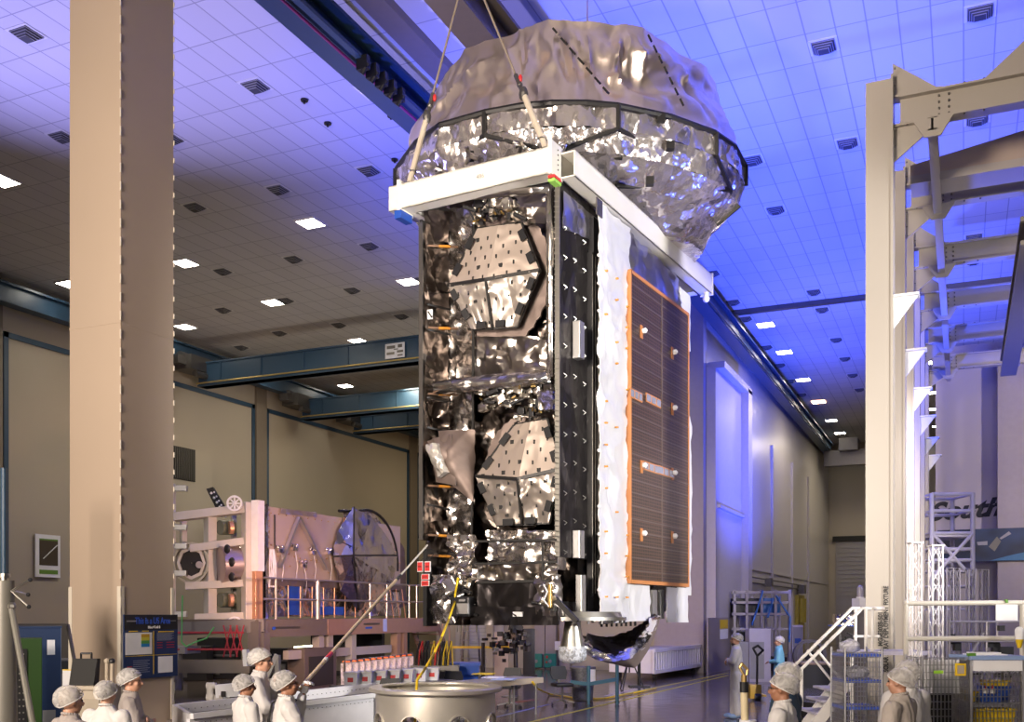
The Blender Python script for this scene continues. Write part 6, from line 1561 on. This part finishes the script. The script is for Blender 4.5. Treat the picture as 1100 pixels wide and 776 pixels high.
for (x, y, z, w, h, m_, lab) in ((.12, .08, zz(755, dC), .24, .09, blue, 'blue open parts bin with bottles, front one in the right cage'), (.24, .25, zz(755, dC), .28, .15, blue, 'larger blue bin behind the front blue bin in the right cage'), (.05, .08, zz(779, dC), .44, .16, yellow, 'big yellow bin low in the right cage'), (.26, .25, zz(755, dC)+.152, .24, .06, yellow, 'yellow bin on top of the larger blue bin in the right cage'), (.01, .10, zz(755, dC), .09, .11, yellow, 'small yellow bin at the left of the right cage')):
    t = thing('parts_bin', lab, 'bin', at2(x, y, z), TH)
    MB().loft([[(.015, .01, 0), (w-.015, .01, 0), (w-.015, .14, 0), (.015, .14, 0)], [(0, -.01, h), (w, -.01, h), (w, .16, h), (0, .16, h)]], caps=True).build('body', m_, t); MB().bx((-.008, -.02, h-.018), (w+.008, -.008, h)).build('rim', m_, t)
MB().bx((.0, .0, zz(755, dC)-.02), (.53, .45, zz(755, dC)-.002)).build('shelf', wire, c2_)
for k, x in enumerate((.17, .24)):
    simple('squeeze_bottle', 'white squeeze bottle with red cap in the blue bin, %s one' % ['left', 'right'][k], 'bottle', [('body', MB().tube((0, 0, 0), (0, 0, .05), .025, n=12), paper), ('cap', MB().tube((0, 0, .05), (0, 0, .09), .014, .005, n=10), red)], at2(x, .05, zz(755, dC)+.09))
q = at2(.06, .1, Hc+.021); tag(MB().bx((0, 0, 0), (.36, .25, .012)).bx((.02, .02, .012), (.3, .2, .03)).build('paper_stack', paper, loc=q, rz=TH), 'loose white papers on the blue top of the right wire cage', 'papers')
q = at2(-.02, -.03, Hc+.02); tag(MB().box((0, 0, .015), (.08, .04, .03)).build('green_tape_roll', green, loc=q, rz=TH), 'small green object on the left corner of the blue cage top', 'tape')
# brown jacket/bag
# ================================================================= far right-centre background
def bxat(u, v, d): p = P(u, 659, d); return Vector((p.x, p.y, 0))
b0 = bxat(789, 0, 40); rk = thing('equipment_rack', 'grey steel frame rack with black and blue covers by the middle wall', 'rack', b0, TH)
k_ = 40/F; hz1 = zz(634, 40)
rg = paint('rack_grey', (.27, .25, .28), .5, .3)
mb = MB()
for u in (0, 13, 29, 44, 59):
    x = u*k_; mb.bar((x, 0, 0), (x, 0, hz1), .1, .1, up=(0, 1, 0)); mb.bar((x, 1.5, 0), (x, 1.5, hz1-.2), .1, .1, up=(0, 1, 0))
for z in (hz1-.1, hz1-.5, zz(660, 40), zz(676, 40)): mb.bar((-.1, 0, z), (59*k_, 0, z), .1, .1)
mb.build('frame', rg, rk)
MB().bx((0, .3, zz(662, 40)), (30*k_, 1.2, zz(643, 40))).build('black_cover', black, rk); MB().patch([(30*k_, .2, zz(643, 40)), (50*k_, .2, zz(642, 40)), (50*k_, .2, zz(662, 40)), (30*k_, .2, zz(662, 40))], 10, 10, .1, 1.5, .5, 3, (0, -1, 0)).build('blue_cover', paint('cover_blue', (.01, .13, .42), .4), rk, smooth=50)
for (u0, v0, u1, v1) in ((30, 635, 18, 672), (41, 643, 35, 664), (44, 640, 58, 662), (59, 662, 58, 690)): MB().bar(Vector((u0*k_, -.1, zz(v0, 40))), Vector((u1*k_, -.1, zz(v1, 40))), .1, .05).build('blue_strap', paint('strap_blue', (.02, .16, .5), .5), rk)
MB().bx((0, .2, 0), (58*k_, 1.3, .5)).bx((5*k_, .2, .6), (40*k_, 1.2, 1.5)).build('stored_units', blackm, rk)
b0 = bxat(805, 0, 33); simple('white_cabinet', 'tall lilac-white cabinet behind the man in white', 'cabinet', [('body', MB().bx((0, 0, 0), (.7, .6, zz(676, 33)), bev=.01), paint('cabinet_lilac', (.50, .46, .52), .5)), ('door', MB().bx((.02, -.015, .1), (.48, 0, zz(690, 33))), lgrey), ('handle', MB().bx((.42, -.03, .9), (.45, -.01, 1.1)), steel), ('sheet', MB().bx((-.5, .1, 0), (0, .5, zz(690, 33))), lgrey)], b0)
b0 = bxat(851, 0, 42); simple('white_cabinet', 'narrow pale cabinet standing right of the blue-strapped rack', 'cabinet', [('body', MB().bx((0, 0, 0), (.45, .6, zz(672, 42)), bev=.01), paint('cabinet_lilac', (.50, .46, .52), .5)), ('door', MB().bx((.03, -.015, .1), (.42, 0, zz(674, 42))), lgrey), ('blue_label', MB().bx((.1, -.02, 1.0), (.35, 0, 1.2)), blue)], b0)
b0 = bxat(813, 0, 26); mb = MB().path([(0, 0, .1), (0, -.05, 1.15), (-.12, -.1, 1.35), (0, -.12, 1.42), (.14, -.1, 1.3), (0, -.05, 1.15)], .03, 8)
simple('pallet_jack', 'yellow pallet jack with black handle behind the man in white', 'pallet jack', [('handle', mb, black), ('body', MB().bx((-.2, -.1, .05), (.1, .25, .42), bev=.03), paint('jack_yellow', (.45, .28, .03), .5)), ('fork', MB().bx((-.3, .2, .08), (-.1, 1.2, .13)).bx((.1, .2, .08), (.3, 1.2, .13)), paint('jack_yellow', (.45, .28, .03), .5)), ('wheel', MB().tube((-.08, -.05, .1), (.08, -.05, .1), .1, n=16), black)], b0)
b0 = bxat(858, 0, 38); simple('cable_reel', 'dark round cable reel by the pale cabinet near the far wall', 'reel', [('rim', MB().lathe([(.5, -.1), (.62, -.1), (.62, .1), (.5, .1), (.5, -.1)], (.4, 0, .65), 32, R=Matrix.Rotation(math.pi/2, 3, 'X')), grey), ('core', MB().tube((.4, -.1, .65), (.4, .1, .65), .2), blackm)], b0)
b0 = bxat(862, 0, 30); simple('black_workbench', 'low black workbench with brown top edge in the far background', 'bench', [('body', MB().bx((0, 0, 0), (1.8, .7, .72)), black), ('top', MB().bx((-.05, -.05, .72), (1.9, .75, .78)), paint('bench_brown', (.28, .19, .13), .5)), ('drawer_fronts', MB().bx((.9, -.02, .2), (1.3, 0, .6)), blackm)], b0)
b0 = bxat(905, 0, 24); random.seed(51); mb = MB(); mc = MB()
for i in range(26): mb.tube((random.uniform(0, .8), .2, random.uniform(1.2, 1.8)), (random.uniform(0, .8), .2, random.uniform(1.2, 1.8)), .02, n=6)
simple('instrument_bench', 'bench of foil-lined instruments under the stair landing', 'bench', [('top', MB().bx((-.1, 0, zz(672, 24)-.03), (.8, .8, zz(672, 24))), blue), ('foil_equipment', MB().patch([(-.1, .1, zz(660, 24)), (.75, .1, zz(660, 24)), (.75, .1, zz(672, 24)), (-.1, .1, zz(672, 24))], 12, 6, .06, 4, .3, 3, (0, -1, 0)), f_bri), ('dark_tangle', mb, black), ('leg', MB().bx((-.05, .1, 0), (0, .15, 1.9)).bx((.7, .1, 0), (.75, .15, 1.9)), darksteel), ('lower_shelf', MB().bx((-.05, 0, .9), (.75, .8, .95)), grey)], b0)
for k, (u, l) in enumerate(((922, 'left'), (932, 'right'))):
    simple('capped_jar', 'pale upright cap standing on the white box above the stair, %s one' % l, 'jar', [('body', MB().tube((0, 0, 0), (0, 0, .22), .07, n=14).ball((0, 0, .22), .07, 12), paint('jar_grey', (.35, .33, .38), .4)), ('base', MB().tube((0, 0, 0), (0, 0, .03), .085, n=14), paper)], bxat(u+2, 0, 22.5)+Vector((0, 0, zz(643, 22.5))))
simple('white_box', 'small white box above the stair landing carrying two pale caps', 'box', [('body', MB().bx((0, -.2, 0), (.32, .3, zz(643, 22.5)-zz(652, 22.5))), paper), ('support', MB().bx((-.0, -.1, -2.39), (.35, .2, 0)), grey)], bxat(920, 0, 22.5)+Vector((0, 0, zz(652, 22.5))))
p = onX(880, 670, XP+.1)
tag(MB().bx((XP+.01, 60, 0), (XP+.2, 62.5, 3.3)).tube((XP+.3, 60.4, 1.7), (XP+.3, 60.4, 3.1), .15).tube((XP+.3, 61.4, 1.7), (XP+.3, 61.4, 3.1), .15).build('gas_cylinders', paint('dull_yellow', (.35, .28, .04), .5)), 'pair of dull yellow cylinders mounted on the far part of the middle wall', 'cylinders')
b0 = bxat(887, 0, 15); chair('task_chair', 'black task chair standing between the group and the white stair', b0, TH-1.2)
simple('round_table', 'small round grey table beside the black task chair', 'table', [('top', MB().tube((0, 0, .66), (0, 0, .70), .38, n=32), grey), ('post', MB().tube((0, 0, .05), (0, 0, .66), .05), darksteel), ('foot', MB().tube((0, 0, 0), (0, 0, .05), .25, n=24), darksteel)], bxat(864, 0, 15.8))
# ================================================================= people
def remesh(mb, vox, name, mat, parent, amp=0, seed=0, sm=4):
    bmesh.ops.recalc_face_normals(mb.bm, faces=mb.bm.faces[:])
    me = bpy.data.meshes.new('tmp'); mb.bm.to_mesh(me); mb.bm.free()
    o = bpy.data.objects.new('tmp', me); COL.objects.link(o)
    m = o.modifiers.new('r', 'REMESH'); m.mode = 'VOXEL'; m.voxel_size = vox
    s = o.modifiers.new('s', 'SMOOTH'); s.iterations = sm; s.factor = .5
    dg = bpy.context.evaluated_depsgraph_get(); dg.update(); me2 = bpy.data.meshes.new_from_object(o.evaluated_get(dg))
    COL.objects.unlink(o); bpy.data.objects.remove(o); bpy.data.meshes.remove(me)
    if amp:
        ns = [v.normal.copy() for v in me2.vertices]; cs_l = [v.co.copy() for v in me2.vertices]; fl = []
        for c_, n_ in zip(cs_l, ns): fl.extend(c_+n_*crease(Vector((c_.x*7+seed, c_.y*7, c_.z*3.2)))*amp)
        me2.vertices.foreach_set('co', fl); me2.update()
    me2.name = name; me2.materials.clear(); me2.materials.append(mat); me2.shade_smooth()
    o = bpy.data.objects.new(name, me2); COL.objects.link(o); o.parent = parent
    return o
def ell(rx, ry, z, cy=0, cx=0, n=20): return [(cx+rx*math.cos(2*math.pi*k/n), cy+ry*math.sin(2*math.pi*k/n), z) for k in range(n)]
def limb(mb, pts, rs, n=14):
    for (p, q, a_, c_) in zip(pts[:-1], pts[1:], rs[:-1], rs[1:]): mb.tube(p, q, a_, c_, n=n)
    for p, r in zip(pts, rs): mb.ball(p, r, n)
def hand(mb, w, d, nrm, side, curl=.5, sc=1.0, solid=1.0):
    """palm + four unequal fingers + side thumb. w wrist, d forward, nrm = palm normal"""
    w, d, nrm = Vector(w), Vector(d).normalized(), Vector(nrm).normalized(); s = d.cross(nrm).normalized()*side; nrm = s.cross(d)*side
    R = Matrix((s, d, nrm)).transposed(); c_ = w+d*.05*sc
    mb.ball(c_, .05*sc, 12, (.82, 1.05, .36), R)
    for i, (off, L_) in enumerate(((-.030, .066), (-.010, .078), (.010, .072), (.030, .056))):
        b_ = w+s*off*sc+d*.088*sc; p = b_; dd = d.copy(); r = .0095*sc*solid
        for k, f in enumerate((.45, .32, .23)):
            a_ = curl*(.5+.5*k); dd = (dd*math.cos(a_)+nrm*math.sin(a_)).normalized(); q = p+dd*L_*f*sc; mb.tube(p, q, r, r*.92, n=8); mb.ball(q, r*.95, 8); p = q; r *= .92
    b_ = w-s*.034*sc+d*.03*sc; dd = (d*.7-s*.75+nrm*.35).normalized(); q = b_+dd*.04*sc; mb.tube(b_, q, .013*sc, .011*sc, n=8); mb.ball(q, .011*sc, 8); q2 = q+(dd+nrm*.6+s*.3).normalized()*.03*sc; mb.tube(q, q2, .011*sc, .009*sc, n=8); mb.ball(q2, .009*sc, 8)
netm = clear('hairnet', (.85, .83, .80), .40, .6, .12)
def person(lab, u, v, h, phi, pose, suit, skinm=None, hairc=(.05, .035, .025), tilt=0, turn=0, glasses=False, gloves=False, d=None, vox=.011, net=True, strap=False, badge=False, hood=False, boots=None, beard=False, pitch=0, lean=0):
    skinm = skinm or skin
    d = d or (HC-h)*F/(v-HV); b = P(u, HV, d)
    T = thing('person', lab, 'person', (b.x, b.y, 0), TH+math.radians(phi)); k = h/1.75; T.scale = (k, k, k)
    # ---- head placed on neck
    hc = Vector((0, .015+lean, 1.635)); Rh = Matrix.Rotation(math.radians(turn), 3, 'Z') @ Matrix.Rotation(math.radians(pitch), 3, 'X')
    H = lambda x, y, z: hc+Rh @ Vector((x, y, z))
    arms = {'crossed': (((-.19, 0, 1.42), (-.235, .08, 1.19), (.07, .17, 1.22)), ((.19, 0, 1.42), (.235, .09, 1.17), (-.07, .21, 1.18))),
            'down': (((-.19, 0, 1.42), (-.26, .0, 1.12), (-.25, .10, .88)), ((.19, 0, 1.42), (.26, .0, 1.12), (.25, .10, .88))),
            'fold': (((-.19, 0, 1.42), (-.25, .03, 1.14), (-.10, .22, 1.12)), ((.19, 0, 1.42), (.25, .03, 1.14), (.10, .24, 1.10))),
            'pole': (((-.19, 0, 1.42), (-.25, .15, 1.24), (-.08, .18, 1.53)), ((.19, 0, 1.42), (.25, .12, 1.16), (.10, .32, 1.10))),
            'chin': (((-.19, 0, 1.42), (-.24, .14, 1.19), (-.02, .19, 1.40)), ((.19, 0, 1.42), (.23, .12, 1.15), (-.06, .22, 1.18)))}[pose]
    legs = (((-.09, 0, .9), (-.10, .02, .48), (-.11, -.02, .08)), ((.09, 0, .9), (.10, .03, .48), (.11, .05, .08)))
    mb = MB()
    mb.loft([ell(.13, .09, .86), ell(.125, .085, 1.0), ell(.14, .095, 1.2), ell(.15, .09, 1.36), ell(.09, .06, 1.46, lean*.5), ell(.055, .055, 1.5, lean*.7)])
    mb.tube((0, lean*.5, 1.42), H(0, -.02, -.06), .056, .052, n=14)
    mb.ball(H(0, -.012, .03), .1, 20, (.76, .96, .90), Rh); mb.ball(H(0, .022, -.045), .07, 16, (.82, .98, 1.0), Rh); mb.ball(H(0, .055, -.085), .028, 12, (1.1, .8, .8), Rh)
    mb.tube(H(0, .082, .02), H(0, .112, -.022), .009, .015, n=8); mb.ball(H(0, .108, -.026), .0155, 8); mb.ball(H(0, .078, .038), .03, 10, (1.9, .5, .45), Rh)
    mb.ball(H(0, .086, -.055), .018, 10, (1.3, .6, .35), Rh); mb.ball(H(0, .084, -.066), .018, 10, (1.2, .6, .4), Rh)
    for s in (-1, 1):
        mb.ball(H(.076*s, -.01, .0), .03, 10, (.35, .7, 1.1), Rh); mb.ball(H(.045*s, .055, -.02), .03, 10, (.8, .8, .9), Rh)
    for (S_, E_, W_), s in zip(arms, (-1, 1)):
        limb(mb, [Vector(S_), Vector(E_), Vector(W_)], [.045, .037, .027])
        dv = (Vector(W_)-Vector(E_)).normalized()
        if pose == 'pole' and s == -1: hand(mb, W_, (.25, .3, .9), (.9, .3, -.2), 1, 1.25, 1.05, 1.15)
        elif pose == 'crossed': hand(mb, Vector(W_), dv, (0, -1, -.1), s, .35)
        else: hand(mb, Vector(W_), dv, (-s, 0, .0) if pose == 'down' else (0, -.5, -.8), s, .5)
    for l in legs: limb(mb, [Vector(p) for p in l], [.075, .055, .04])
    for l in legs: mb.ball(Vector(l[2])+Vector((0, .07, -.04)), .045, 12, (.9, 2.2, .8))
    body = remesh(mb, vox, 'body', skinm, T, sm=2)
    # ---- eyes, glasses, hair, net
    me_ = MB()
    for s in (-1, 1): me_.ball(H(.031*s, .083, .012), .0115, 8, (1.2, .7, .7), Rh)
    me_.build('eyes', paint('eye_dark', (.03, .02, .015), .2), T, smooth=True)
    hm = paint('hair_%d_%d' % (int(hairc[0]*100), int(hairc[2]*100)), hairc, .6, var=.3, scale=40)
    def cap(rx, ry, rz, cut, c_, name, mat, amp, sc=12, thick=False, nn=40):
        m2 = MB(); ctr_ = Vector(c_); rows = []
        for i in range(17):
            row = []
            for j in range(nn):
                t = 2*math.pi*j/nn; end = math.radians(cut(t)); a_ = end*i/16
                p = Vector((rx*math.sin(a_)*math.cos(t), ry*math.sin(a_)*math.sin(t), rz*math.cos(a_)))
                p *= 1+amp*crease(p*sc+Vector((u*.1, 0, 0)))
                row.append(m2.bm.verts.new(hc+Rh @ (p+ctr_)))
            rows.append(row)
        for A_, B_ in zip(rows[:-1], rows[1:]):
            for j in range(nn): m2.bm.faces.new((A_[j], A_[(j+1) % nn], B_[(j+1) % nn], B_[j]))
        bmesh.ops.remove_doubles(m2.bm, verts=m2.bm.verts[:], dist=.0005)
        return m2.build(name, mat, T, smooth=True), [v for v in rows[-1]]
    front = lambda a_, c_: (lambda t: a_+(c_-a_)*(.5-.5*math.sin(t)))    # front (t=+90) smaller, back larger
    cap(.083, .102, .098, front(62, 128), (0, -.012, .032), 'hair', hm, .05, 30)
    if net:
        n_, _ = cap(.109, .134, .120, front(68, 126), (0, -.028, .034), 'hairnet', netm, .036, 10)
        m3 = MB(); ring = []
        for j in range(28):
            t = 2*math.pi*j/28; a_ = math.radians(front(70, 132)(t)); ring.append(hc+Rh @ (Vector((.108*math.sin(a_)*math.cos(t), .130*math.sin(a_)*math.sin(t), .118*math.cos(a_)))*.96+Vector((0, -.022, .036))))
        m3.path(ring+[ring[0]], .006, 6).build('hairnet_band', paint('net_band', (.7, .68, .65), .8), T)
    if glasses:
        g = MB()
        for s in (-1, 1):
            g.lathe([(.017, -.001), (.020, -.001), (.020, .001), (.017, .001), (.017, -.001)], H(.031*s, .102, .01), 16, R=Rh @ Matrix.Rotation(math.pi/2, 3, 'X')); g.tube(H(.051*s, .100, .014), H(.079*s, -.005, .012), .003, n=6)
        g.tube(H(-.012, .104, .013), H(.012, .104, .013), .003, n=6); g.build('glasses', black, T)
    if beard: MB().ball(H(0, .045, -.082), .055, 14, (1.05, .95, .65), Rh).build('beard', hm, T, smooth=True)
    # ---- suit
    mb = MB()
    mb.loft([ell(.175, .13, .80), ell(.165, .125, 1.0), ell(.18, .13, 1.2), ell(.185, .12, 1.36), ell(.15, .095, 1.45, lean*.3), ell(.085, .08, 1.505, lean*.6), ell(.068, .07, 1.525, lean*.7)])
    for (S_, E_, W_) in arms: limb(mb, [Vector(S_)+Vector((0, 0, -.01)), Vector(E_), Vector(E_).lerp(Vector(W_), .93)], [.078, .064, .045])
    if suit[1] == 'coverall':
        for l in legs: limb(mb, [Vector(l[0]), Vector(l[1]), Vector(l[2])+Vector((0, 0, .03))], [.115, .092, .075])
        nm = 'coverall'
    else:
        mb.loft([ell(.205, .16, .50), ell(.195, .15, .70), ell(.175, .135, .95), ell(.165, .125, 1.05)]); nm = 'smock'
        tr = MB()
        for l in legs: limb(tr, [Vector(l[0]), Vector(l[1]), Vector(l[2])+Vector((0, 0, .03))], [.10, .078, .062])
        remesh(tr, .014, 'trousers', suit[2] if len(suit) > 2 else blackm, T, .003)
    remesh(mb, vox, nm, suit[0], T, .011, u*.37, 3)
    m3 = MB(); ring = [Vector((.062*math.cos(2*math.pi*j/20), lean*.75+.064*math.sin(2*math.pi*j/20), 1.53+.012*math.sin(2*math.pi*j/20+math.pi))) for j in range(20)]
    m3.path(ring+[ring[0]], .014, 8).build('collar', suit[0], T, smooth=True)
    bm_ = boots or suit[0]; m4 = MB()
    for l in legs: m4.ball(Vector(l[2])+Vector((0, .075, -.025)), .062, 14, (.95, 2.1, .85)); m4.tube(Vector(l[2])+Vector((0, 0, -.04)), Vector(l[2])+Vector((0, 0, .06)), .062, .06)
    for q in m4.bm.verts: q.co.z = max(q.co.z, .003)
    m4.build('shoe_covers', bm_, T, smooth=True)
    if gloves:
        g = MB(); W_ = arms[0][2]; hand(g, W_, (.25, .3, .9), (.9, .3, -.2), 1, 1.25, 1.28, 1.35); g.tube(Vector(W_)-Vector((.0, .02, .06)), Vector(W_), .042, .036); remesh(g, .006, 'glove', paper, T, sm=1)
    if strap:
        rg = [(-.1, .12, 1.46), (-.115, .0, 1.53), (-.10, -.12, 1.45), (-.02, -.165, 1.30), (.10, -.16, 1.14), (.20, -.06, 1.02)]
        m5 = MB(); pr_ = [Vector(p) for p in rg]
        for p, q in zip(pr_[:-1], pr_[1:]): m5.bar(p, q, .045, .012, up=(0, -1, .3))
        m5.build('shoulder_strap', black, T)
    return T
suitw = paint('suit_white', (.62, .60, .59), .75, var=.06, scale=9, bump=.3); suitg = paint('suit_grey', (.34, .30, .28), .75, var=.08, scale=9, bump=.3)
suitt = paint('suit_tan', (.42, .37, .33), .75, var=.08, scale=9, bump=.3); suitb = paint('smock_blue', (.16, .42, .58), .7, bump=.3); suitn = paint('jacket_navy', (.02, .045, .08), .5, bump=.3)
trg = paint('trousers_dark', (.03, .03, .035), .8)
person('person seen from behind at far left in grey smock and loose hairnet', 75, 741, 1.62, -40, 'fold', (suitg, 'smock', trg), skin, (.25, .2, .16), vox=.012)
person('person in pale smock with dark hair, back to camera beside the tan column', 114, 735, 1.585, -12, 'fold', (suitw, 'smock', trg), skin, (.04, .03, .03), d=9.5, vox=.012)
person('person in grey smock, arms folded, looking right in front of the information board', 140, 722, 1.65, -75, 'crossed', (suitg, 'smock', trg), skin, (.03, .02, .02), d=10.4, vox=.010)
person('tall person with glasses in white coverall, profile to the right behind the trough group', 277, 700, 1.82, -85, 'chin', (suitw, 'coverall'), skin, (.45, .43, .4), glasses=True, d=11.4, vox=.010, lean=.03)
person('shorter person in white coverall seen from behind, left of the pole holder', 263, 728, 1.585, -55, 'fold', (suitw, 'coverall'), skind, (.04, .03, .03), d=10.5, vox=.011, glasses=True)
person('person in white coverall with black shoulder strap holding up the long pole', 307, 724, 1.675, -68, 'pole', (suitw, 'coverall'), skind, (.03, .02, .02), d=9.6, vox=.009, glasses=True, gloves=True, strap=True, pitch=8)
person('bearded person in full white coverall standing with arms crossed on the open floor', 791, 682, 1.79, 82, 'crossed', (suitw, 'coverall'), skin, (.06, .04, .03), d=21.6, vox=.010, beard=True, boots=paint('boot_blue', (.25, .38, .62), .6), turn=5)
person('person in light blue smock facing left near the far cabinets', 837, 685, 1.65, 75, 'fold', (suitb, 'smock', paint('trousers_blue', (.12, .3, .45), .7)), skin, (.3, .26, .22), d=25, vox=.012, boots=paint('boot_blue', (.25, .38, .62), .6))
person('person in dark navy jacket and hairnet, just behind the right-centre pair front figure', 845, 716, 1.75, 55, 'fold', (suitn, 'smock', trg), skin, (.06, .05, .04), d=9.6, vox=.012)
person('dark-skinned profile facing left in white smock and wrinkled hairnet, right-centre front', 841, 727, 1.70, 62, 'fold', (suitw, 'smock', trg), skind, (.03, .02, .02), d=8.75, vox=.010, glasses=True)
person('person in pale coverall partly hidden behind another, before the lettered column', 974, 713, 1.755, 20, 'fold', (suitw, 'coverall'), skin, (.3, .27, .24), d=9.95, vox=.012)
person('person in tan-grey smock looking left, in front of the lettered column', 967, 721, 1.72, 48, 'fold', (suitt, 'smock', trg), skin, (.12, .09, .07), d=9.3, vox=.011)
# ================================================================= camera and light
cam = bpy.data.cameras.new('camera'); co = bpy.data.objects.new('camera', cam); COL.objects.link(co)
cam.sensor_width = 36; cam.lens = F/1100*36; cam.shift_y = (HV-388)/1100; cam.clip_end = 300
co.location = CAM; co.rotation_euler = (math.radians(90), 0, TH); scn.camera = co
def area(name, p, tgt, size, power, col, spread=180):
    l = bpy.data.lights.new(name, 'AREA'); l.shape = 'RECTANGLE'; l.size, l.size_y = size; l.energy = power; l.color = col; l.spread = math.radians(spread)
    o = bpy.data.objects.new(name, l); COL.objects.link(o); o.location = p; o.rotation_euler = (Vector(tgt)-Vector(p)).to_track_quat('-Z', 'Y').to_euler(); return o
def spot(name, p, tgt, power, col, ang, blend=.6, r=.3):
    l = bpy.data.lights.new(name, 'SPOT'); l.energy = power; l.color = col; l.spot_size = math.radians(ang); l.spot_blend = blend; l.shadow_soft_size = r
    o = bpy.data.objects.new(name, l); COL.objects.link(o); o.location = p; o.rotation_euler = (Vector(tgt)-Vector(p)).to_track_quat('-Z', 'Y').to_euler(); return o
BL = (.05, .09, 1.0)
# blue gelled floods on the floor washing the ceiling
spot('blue_flood', W(4, 24, 1.0), W(6, 26, CZ), 34000, BL, 104, 1)
spot('blue_flood', W(14, 38, 1.0), W(12, 40, CZ), 22000, BL, 104, 1)
spot('blue_flood', W(-15, 24, 1.0), W(-7.5, 19, CZ), 19000, (.36, .34, 1), 74, 1)
spot('blue_flood', W(13, 18, 1.0), W(9, 20, CZ), 9000, BL, 100, 1)
spot('blue_flood', W(12.5, 39, 1), onX(826, 420, XP), 14000, BL, 52, .9)
# studio floods and added fill lights
area('warm_flood', W(-9, -3, 6), W(.4, 16, 6), (3.5, 3), 1250, (1, .84, .70), 80)
spot('key_flood', W(12, 7, 5.0), W(2.2, 16, 5.2), 10500, (1, .96, .92), 44, .4, .5)
area('side_fill', W(11, 13, 5), W(6, 22, 5), (1.5, 1.5), 200, (1, .95, .97), 100)  # added to brighten the right-hand sides of the fixture
area('fill_flood', W(2, -5, 7), W(3, 20, 6), (5, 3), 300, (1, .92, .84))
spot('reflector_flood', W(-5, 3, 3), W(.8, 16, 10.6), 5000, (1, .86, .74), 40, .6, .5)
spot('copper_flood', P(200, 659, 20)+Vector((0, 0, 2)), P(420, 640, 30), 2300, (1, .52, .33), 60, .6)
spot('platform_flood', P(470, 659, 22)+Vector((0, 0, 1)), P(350, 610, 30), 2600, (1, .55, .38), 60, .6)
area('ceiling_fill', (-22, 34, 3), (-22, 34, 15), (3, 3), 200, (1, .88, .76))  # added to lift the left bay ceiling, not a known lamp
spot('back_fill', W(9, 14, 6), W(6, 34, 1), 6000, (1, .9, .93), 46, .7)  # added to brighten the middle wall and the open floor
spot('partition_fill', W(17, 20, 7), onY(1060, 500, YS), 3600, (1, .88, .88), 60, .8)  # added to brighten the south partition and scaffold
# general hall lighting: rows of ceiling lamps (those out of view as lights only)
for (x, y, e) in ((-24, 15, 400), (-24, 30, 430), (-24, 42, 430), (-24, 54, 500), (-5, 44, 380), (-5, 55, 450), (-4, 67, 450), (8, 20, 150), (8, 5, 150), (-6, -10, 200)):
    area('hall_lamp', (x, y, CZ-1.2), (x, y, 0), (2, 2), e, (1, .86, .62))
w = bpy.data.worlds.new('world'); scn.world = w; w.use_nodes = True; w.node_tree.nodes['Background'].inputs[0].default_value = (.25, .22, .28, 1); w.node_tree.nodes['Background'].inputs[1].default_value = .04
scn.view_settings.view_transform = 'Standard'; scn.view_settings.look = 'None'; scn.view_settings.gamma = 1; scn.view_settings.use_curve_mapping = False
scn.view_settings.exposure = -.08
scn.cycles.use_denoising = True; scn.cycles.max_bounces = 6; scn.cycles.diffuse_bounces = 3; scn.cycles.glossy_bounces = 3; scn.cycles.transparent_max_bounces = 8
scn.cycles.sample_clamp_indirect = 6; scn.cycles.caustics_reflective = False; scn.cycles.caustics_refractive = False
